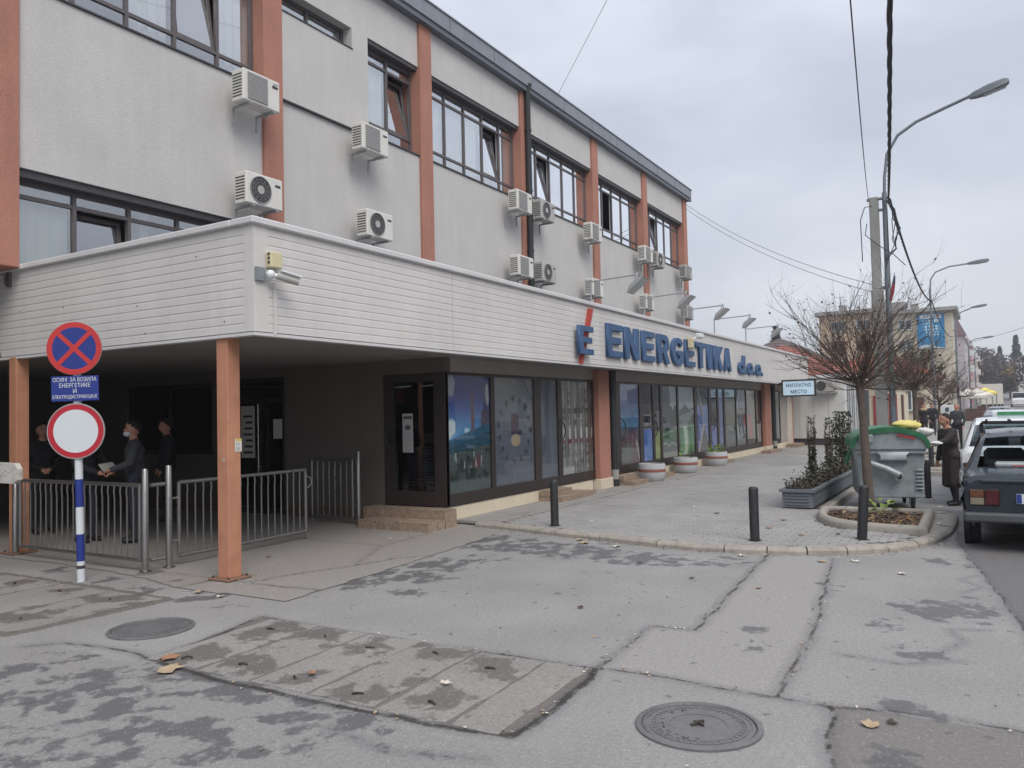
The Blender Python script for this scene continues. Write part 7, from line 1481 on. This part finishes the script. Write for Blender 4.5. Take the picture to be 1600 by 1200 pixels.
# apartment block with the banner
zb_ = rise(125)
ap = thing('apartment_block', 'ochre apartment block with flat roof, chimneys and a blue banner on its end', 'building', (131, 12, zb_))
b = MB(); b.box(125, 139, 11.0, 21, zb_ - .5, 15.1); b.build('wall', m_ocr, ap); b = MB(); b.box(124.6, 139, 3.7, 11.0, zb_ - .5, 14.5); b.build('wall', m_sand, ap)
b = MB(); b.box(124.3, 139.5, 10.7, 21.5, 15.1, 15.6); b.box(123.8, 139.6, 3.0, 11.2, 14.5, 15.0); b.build('roof', m_eave, ap)
for (yy, z) in ((12.4, 15.6), (17.6, 15.6), (8.0, 15.0)):
    b = MB(); b.box(128, 129, yy, yy + 1.0, z, z + 1.2); b.build('chimney', m_eave, ap)
b = MB(); b.box(128, 132, 9.6, 12.5, 15.6, 16.6); b.build('roof_house', m_eave, ap)
for i in range(3):
    b = MB(); yy = 13 + i * 2.6; b.tube([(127, yy, 15.6), (127, yy, 18.0)], .04, 5); b.tube([(127, yy - .7, 17.9), (127, yy + .7, 17.9)], .03, 5); b.build('aerial', m_psteel, ap)
for fl_ in range(4):
    z = 12.6 - fl_ * 2.9
    for yy in (17.4, 14.0): wall_window(ap, 'x', yy, yy + 1.9, z, z + 1.5, 125, shut=(fl_ == 1))
    wall_window(ap, 'x', 8.7, 10.3, z - .4, z + 1.0, 124.6)
for fl_ in range(4): 
    for xx in (126.5, 131, 135): wall_window(ap, 'y', xx, xx + 2, 12.0 - fl_ * 2.9, 13.4 - fl_ * 2.9, 3.7)
def im_banner(s, t):
    im = lerp((22, 132, 182), (20, 118, 172), t); put(im, ((t > .86) & (t < .975) & (s > .1) & (s < .9)).astype(float), (206, 218, 226)); put(im, ((t > .89) & (t < .94) & (np.sin(s * 52) > -.2) & (s > .2) & (s < .85)).astype(float) * .7, (90, 110, 130))
    for (a, c, s0, s1, fr) in ((.76, .83, .2, .55, 60), (.70, .735, .2, .5, 70), (.60, .665, .2, .82, 46), (.52, .585, .2, .84, 46), (.44, .49, .28, .82, 60), (.37, .41, .26, .8, 60)): put(im, ((t > a) & (t < c) & (s > s0) & (s < s1) & (np.sin(s * fr) > -.45) & (vnoise(s, t, 40, 3, 1) > .25)).astype(float) * .9, (214, 230, 238))
    put(im, (np.hypot((s - .72) / .09, (t - .79) / .05) < 1).astype(float), (216, 232, 240)); put(im, (t < .06 + .05 * np.sin(s * 5)).astype(float), (206, 216, 222)); return im
bn = thing('banner', 'tall bright blue advertising banner with white lettering on the apartment block', 'banner', (124.5, 6.3, 9.4)); b = MB(); b.box(124.46, 124.55, 4.66, 7.98, 9.4, 14.25); b.build('sheet', M('banner_back', (28, 120, 170), .7), bn); ink_plane('print', 7.95, 4.69, 9.43, 14.22, 124.45, im_banner, bn, 70, 100, side='x')
# row of houses along the street beyond
m_lil = M('lilac_wall', (196, 190, 196), .9, .06, .4); m_mau = M('mauve_mansard', (112, 92, 100), .85, .1, 1); m_pnk = M('pink_wall', (196, 140, 144), .9, .06, .4)
for (lab, x0, x1, y0, y1, zt, wm, rm_, mans) in (('lilac building with mauve mansard roof beyond the apartment block', 142, 162, 2.6, 14, 12.2, m_lil, m_mau, 3.0), ('pink fronted building beside the mansard roof', 163, 178, 2.2, 12, 12.4, m_pnk, m_mau, 1.2), ('pale building further up the street', 179, 196, 1.9, 12, 12.0, m_lil, m_eave, .8), ('cream building at the end of the row', 197, 222, 1.5, 12, 11.6, m_crm, m_eave, .8)):
    z = rise(x0); h = thing('town_house', lab, 'building', ((x0 + x1) / 2, (y0 + y1) / 2, z), 0, 'buildings along the street'); b = MB(); b.box(x0, x1, y0, y1, z - .5, zt); b.build('wall', wm, h)
    b = MB(); i = mans * .35; b.add([(x0 - .2, y0 - .3, zt), (x1 + .2, y0 - .3, zt), (x1 + .2, y1, zt), (x0 - .2, y1, zt), (x0 + i, y0 + i, zt + mans), (x1 - i, y0 + i, zt + mans), (x1 - i, y1, zt + mans), (x0 + i, y1, zt + mans)], [(0, 3, 2, 1), (4, 5, 6, 7), (0, 1, 5, 4), (1, 2, 6, 5), (2, 3, 7, 6), (3, 0, 4, 7)]); b.build('roof', rm_, h)
    b = MB(); b.box(x0 - .3, x1 + .3, y0 - .4, y0 - .05, zt - .5, zt - .02); b.build('cornice', m_pvc, h)
    for fl_ in range(3):
        for q in range(4):
            xx = x0 + 1.2 + q * (x1 - x0 - 2.5) / 3.4; wall_window(h, 'y', xx, xx + 1.5, z + 3.6 + fl_ * 2.8, z + 5.2 + fl_ * 2.8, y0 - .01)
        b = MB(); xx = x0 + (x1 - x0) * (.3 + .2 * fl_); b.box(xx, xx + 2.5, y0 - 1.0, y0, z + 3.2 + fl_ * 2.8, z + 4.2 + fl_ * 2.8); b.build('balcony', m_pvc, h)
    b = MB(); b.box(x0 + .5, x1 - .5, y0 - 1.2, y0, z + 2.8, z + 3.0); b.build('shop_awning', m_pnk, h)
fh = thing('far_house', 'pale gabled house among trees across the distant street', 'house', (222, -9, rise(220))); b = MB(); b.box(215, 230, -16, -6.3, 0, 11.6); b.build('wall', m_wpan, fh); b = MB(); b.add([(214.5, -16.3, 11.6), (230, -16.3, 11.6), (230, -6, 11.6), (214.5, -6, 11.6), (214.5, -11.2, 14.2), (230, -11.2, 14.2)], [(0, 1, 5, 4), (3, 4, 5, 2), (0, 4, 3), (1, 2, 5)]); b.build('roof', m_eave, fh)
for z in (4, 7, 9.6): wall_window(fh, 'x', -9, -7.4, z, z + 1.5, 215)
# market stalls
m_canv = M('white_canvas', (214, 208, 198), .9, .05, 2); m_yel = M('yellow_canvas', (222, 206, 110), .9, .05, 2)
for lab, x, y, w, d, z, mm in (('white canopied market stall on the distant pavement', 84, 1.55, 3.2, 8, 2.9, m_canv), ('white stall roof beyond the first stall', 98, .9, 3.0, 7, 2.9, m_canv), ('yellow canopied stall in the distance', 112, .2, 2.6, 6, 3.0, m_yel), ('pale box truck parked beyond the stalls', 128, -.6, 2.6, 7, 3.6, m_canv)):
    zg = rise(x); s_ = thing('market_stall' if 'truck' not in lab else 'box_truck', lab, 'stall' if 'truck' not in lab else 'truck', (x, y, zg), 0, 'market stalls')
    if 'truck' in lab:
        b = MB(); b.box(x, x + d - 2, y - w / 2, y + w / 2, zg + .8, zg + z); b.build('box', mm, s_); b = MB(); b.cbox(x + d - 1.9, x + d, y - w / 2 + .1, y + w / 2 - .1, zg + .5, zg + 2.4, .2); b.build('cab', m_wcar, s_)
        for xx in (x + 1, x + d - .8):
            for sy in (-1, 1): b = MB(); b.lathe([(.4, -.15), (.4, .15)], 14, (0, 0, 0), 0, Matrix.Translation((xx, y + sy * (w / 2 - .15), zg + .4)) @ Matrix.Rotation(PI / 2, 4, 'X')); b.build('wheel', m_tyre, s_)
        b = MB(); b.box(x + .1, x + d - .2, y - .9, y + .9, zg + .5, zg + .79); b.build('chassis', m_blk, s_); continue
    b = MB(); b.add([(x, y - w / 2, zg + z - .5), (x + d, y - w / 2, zg + z - .5), (x + d, y + w / 2, zg + z - .5), (x, y + w / 2, zg + z - .5), (x + d * .3, y, zg + z + .2), (x + d * .7, y, zg + z + .2), (x, y - w / 2, zg + z - .75), (x + d, y - w / 2, zg + z - .75), (x + d, y + w / 2, zg + z - .75), (x, y + w / 2, zg + z - .75)], [(0, 1, 5, 4), (1, 2, 5), (2, 3, 4, 5), (3, 0, 4), (0, 6, 7, 1), (1, 7, 8, 2), (2, 8, 9, 3), (3, 9, 6, 0)]); b.build('canopy', mm, s_)
    for xx in (x + .1, x + d - .1):
        for yy in (y - w / 2 + .1, y + w / 2 - .1): b = MB(); b.tube([(xx, yy, zg - .02), (xx, yy, zg + z - .5)], .05, 6); b.build('post', m_galv, s_)
    b = MB(); b.box(x + .5, x + d - .5, y - w / 2 + .3, y + w / 2 - .4, zg + .02, zg + .9); b.build('counter', m_shut, s_)
# meter cabinet on a post, with smaller box
mc = thing('meter_cabinet', 'white electricity meter cabinet on a post beside the kerb', 'cabinet', (35.0, 1.35, SW)); b = MB(); b.cbox(34.85, 35.15, 1.10, 1.56, .93, 1.66, .02); b.build('box', m_pvc, mc); b = MB(); b.tube([(35, 1.33, SW - .02), (35, 1.33, .93)], .07, 10); b.build('post', m_conc, mc); b = MB(); b.box(34.84, 34.85, 1.27, 1.40, 1.40, 1.56); b.build('window', m_wgl, mc); b = MB(); b.box(34.845, 34.85, 1.3, 1.36, 1.1, 1.2); b.build('lock', m_fan, mc)
m2_ = thing('junction_cabinet', 'low white cabinet standing beside the meter post', 'cabinet', (35.4, .98, SW)); b = MB(); b.cbox(35.3, 35.6, .82, 1.08, SW, 1.1, .02); b.build('box', m_pvc, m2_); b = MB(); b.box(35.28, 35.3, .84, 1.06, .3, 1.0); b.build('door', m_wpan, m2_)
# distant trees
m_fbr = M('distant_bare_crown', (92, 84, 82), .95, .2, .3); m_fev = M('distant_evergreen', (58, 70, 66), .95, .2, .3); m_fau = M('distant_autumn_crown', (146, 122, 72), .95, .2, .3); m_fgr = M('distant_green_crown', (84, 96, 66), .95, .2, .3)
def far_tree(label, x, y, h, rw, mt, n, seed, kind='round', ls=.5):
    rn = random.Random(seed); zg = rise(x); t = thing('distant_tree', label, 'tree', (x, y, zg), 0, 'trees at the end of the street'); b = MB()
    b.tube([(x, y, zg - .2), (x, y, zg + h * (.5 if kind == 'round' else .9))], [rw * .10, rw * .04], 7)
    if kind != 'cone':
        for i in range(14): a = rn.uniform(0, 2 * PI); e = rn.uniform(.3, 1.2); b.tube([(x, y, zg + h * rn.uniform(.25, .45)), (x + rw * .8 * math.cos(a) * math.cos(e), y + rw * .8 * math.sin(a) * math.cos(e), zg + h * (.5 + .45 * math.sin(e)))], [rw * .04, rw * .012], 4)
    b.build('trunk', m_bark, t); b = MB(); ps = []
    while len(ps) < n:
        u, v, w = rn.uniform(-1, 1), rn.uniform(-1, 1), rn.uniform(0, 1)
        if kind == 'cone':
            r = rw * (1 - w) * (.6 + .4 * abs(math.sin(w * 22))) + .1
            if u * u + v * v > 1: continue
            ps.append(Vector((x + u * r, y + v * r, zg + h * (.12 + .88 * w))))
        else:
            ww = w * 2 - 1; d = u * u + v * v + ww * ww
            if d > 1 or vnoise(np.array([u * 2 + seed]), np.array([v + ww * 2]), 1.6, seed, 2)[0] < .42: continue
            ps.append(Vector((x + u * rw, y + v * rw, zg + h * .62 + ww * h * .38)))
    leaf_cloud(b, ps, ls, rn); b.build('crown', mt, t)
for i, (lab, x, y, h, rw, mt, n, kd, ls) in enumerate([('broad bare dark tree closing the street behind the row', 245, 1.5, 14, 6, m_fbr, 1500, 'round', .55), ('bare tree beside the broad dark one', 262, -3.5, 12.5, 5, m_fbr, 1300, 'round', .5), ('tall pointed conifer at the end of the street', 268, -7.6, 17.5, 3.4, m_fev, 1500, 'cone', .8), ('shorter conifer left of the tall pointed one', 266, -3.6, 14.5, 2.6, m_fev, 1200, 'cone', .7), ('round tree with yellow autumn crown', 235, -5.0, 9, 3.0, m_fau, 1000, 'round', .5), ('dark green tree under the yellow crown', 228, -3.2, 6.5, 2.6, m_fgr, 900, 'round', .5), ('bare tree behind the far gabled house', 255, -12.5, 10, 4.5, m_fbr, 1000, 'round', .5), ('leafless tree on the pavement before the row of houses', 205, .2, 11.5, 3.2, m_fbr, 900, 'round', .4),
      ('bare bushy tree against the cream building', 225, -.8, 12, 4.2, m_fbr, 1100, 'round', .5), ('dark low tree filling the street end', 250, -9.5, 8, 4.5, m_fbr, 1200, 'round', .5), ('bare tree standing beside the far lane before the gabled house', 170, -7.5, 9, 3.6, m_fbr, 1100, 'round', .4), ('evergreen behind the tiled house roof', 110, 24, 12, 3, m_fev, 900, 'cone', .6), ('dark bare tree behind the canopy end', 100, 26, 9, 4, m_fbr, 1100, 'round', .4), ('green garden tree beside the orange roof', 76, 4.8, 6.5, 2.2, m_fgr, 900, 'round', .25)]):
    far_tree(lab, x, y, h, rw, mt, n, 50 + i, kd, ls)
hl = MB(); rn = random.Random(12); N_ = 40
vs = []
for i in range(N_ + 1): yy = -160 + i * 9; vs += [(420, yy, 0), (420, yy, 12 + 5 * math.sin(i * .5) + rn.uniform(0, 2)), (480, yy, 12)]
hl.add(vs, [(3 * i + k, 3 * i + 3 + k, 3 * i + 4 + k, 3 * i + 1 + k) for i in range(N_) for k in (0, 1)]); tag(hl.build('hill', M('wooded_hill', (92, 94, 96), .95, .15, .1)), kind='structure')
# buildings across the street, behind the photographer's right hand; they stand in the window reflections
for (lab, x0, x1, h, mm) in (('pale three storey building across the street', -4, 14, 9, m_lil), ('ochre building across the street opposite the shops', 16, 36, 8, m_ocr), ('cream building across the street beyond the ochre one', 38, 60, 9.5, m_crm)):
    h_ = thing('town_house', lab, 'building', ((x0 + x1) / 2, -18, 0), 0, 'buildings across the street'); b = MB(); b.box(x0, x1, -24, -14, 0, h); b.build('wall', mm, h_); b = MB(); b.box(x0 - .3, x1 + .3, -24.3, -13.7, h, h + .4); b.build('roof', m_eave, h_)
    for fl_ in range(3):
        for q in range(5):
            xx = x0 + 1.5 + q * (x1 - x0 - 4) / 4; z = 1.2 + fl_ * 2.7; b = MB(); b.box(xx, xx + 1.5, -14.0, -13.96, z, z + 1.4); w = b.build('window', m_pvc, h_); b = MB(); b.box(xx + .08, xx + 1.42, -13.955, -13.95, z + .08, z + 1.32); b.build('pane', m_wgl, w)
# ================================================================== AIR
hz = MB(); hz.box(-90, 700, -320, 320, -2, 60)
hm = bpy.data.materials.new('thin_haze'); hm.use_nodes = True; ht = hm.node_tree; ht.nodes.clear()
ho = ht.nodes.new('ShaderNodeOutputMaterial'); hv = ht.nodes.new('ShaderNodeVolumePrincipled'); hv.inputs['Color'].default_value = (.93, .95, 1, 1); hv.inputs['Density'].default_value = .0009; hv.inputs['Anisotropy'].default_value = .2
ht.links.new(hv.outputs[0], ho.inputs['Volume'])
tag(hz.build('haze', hm), kind='stuff')
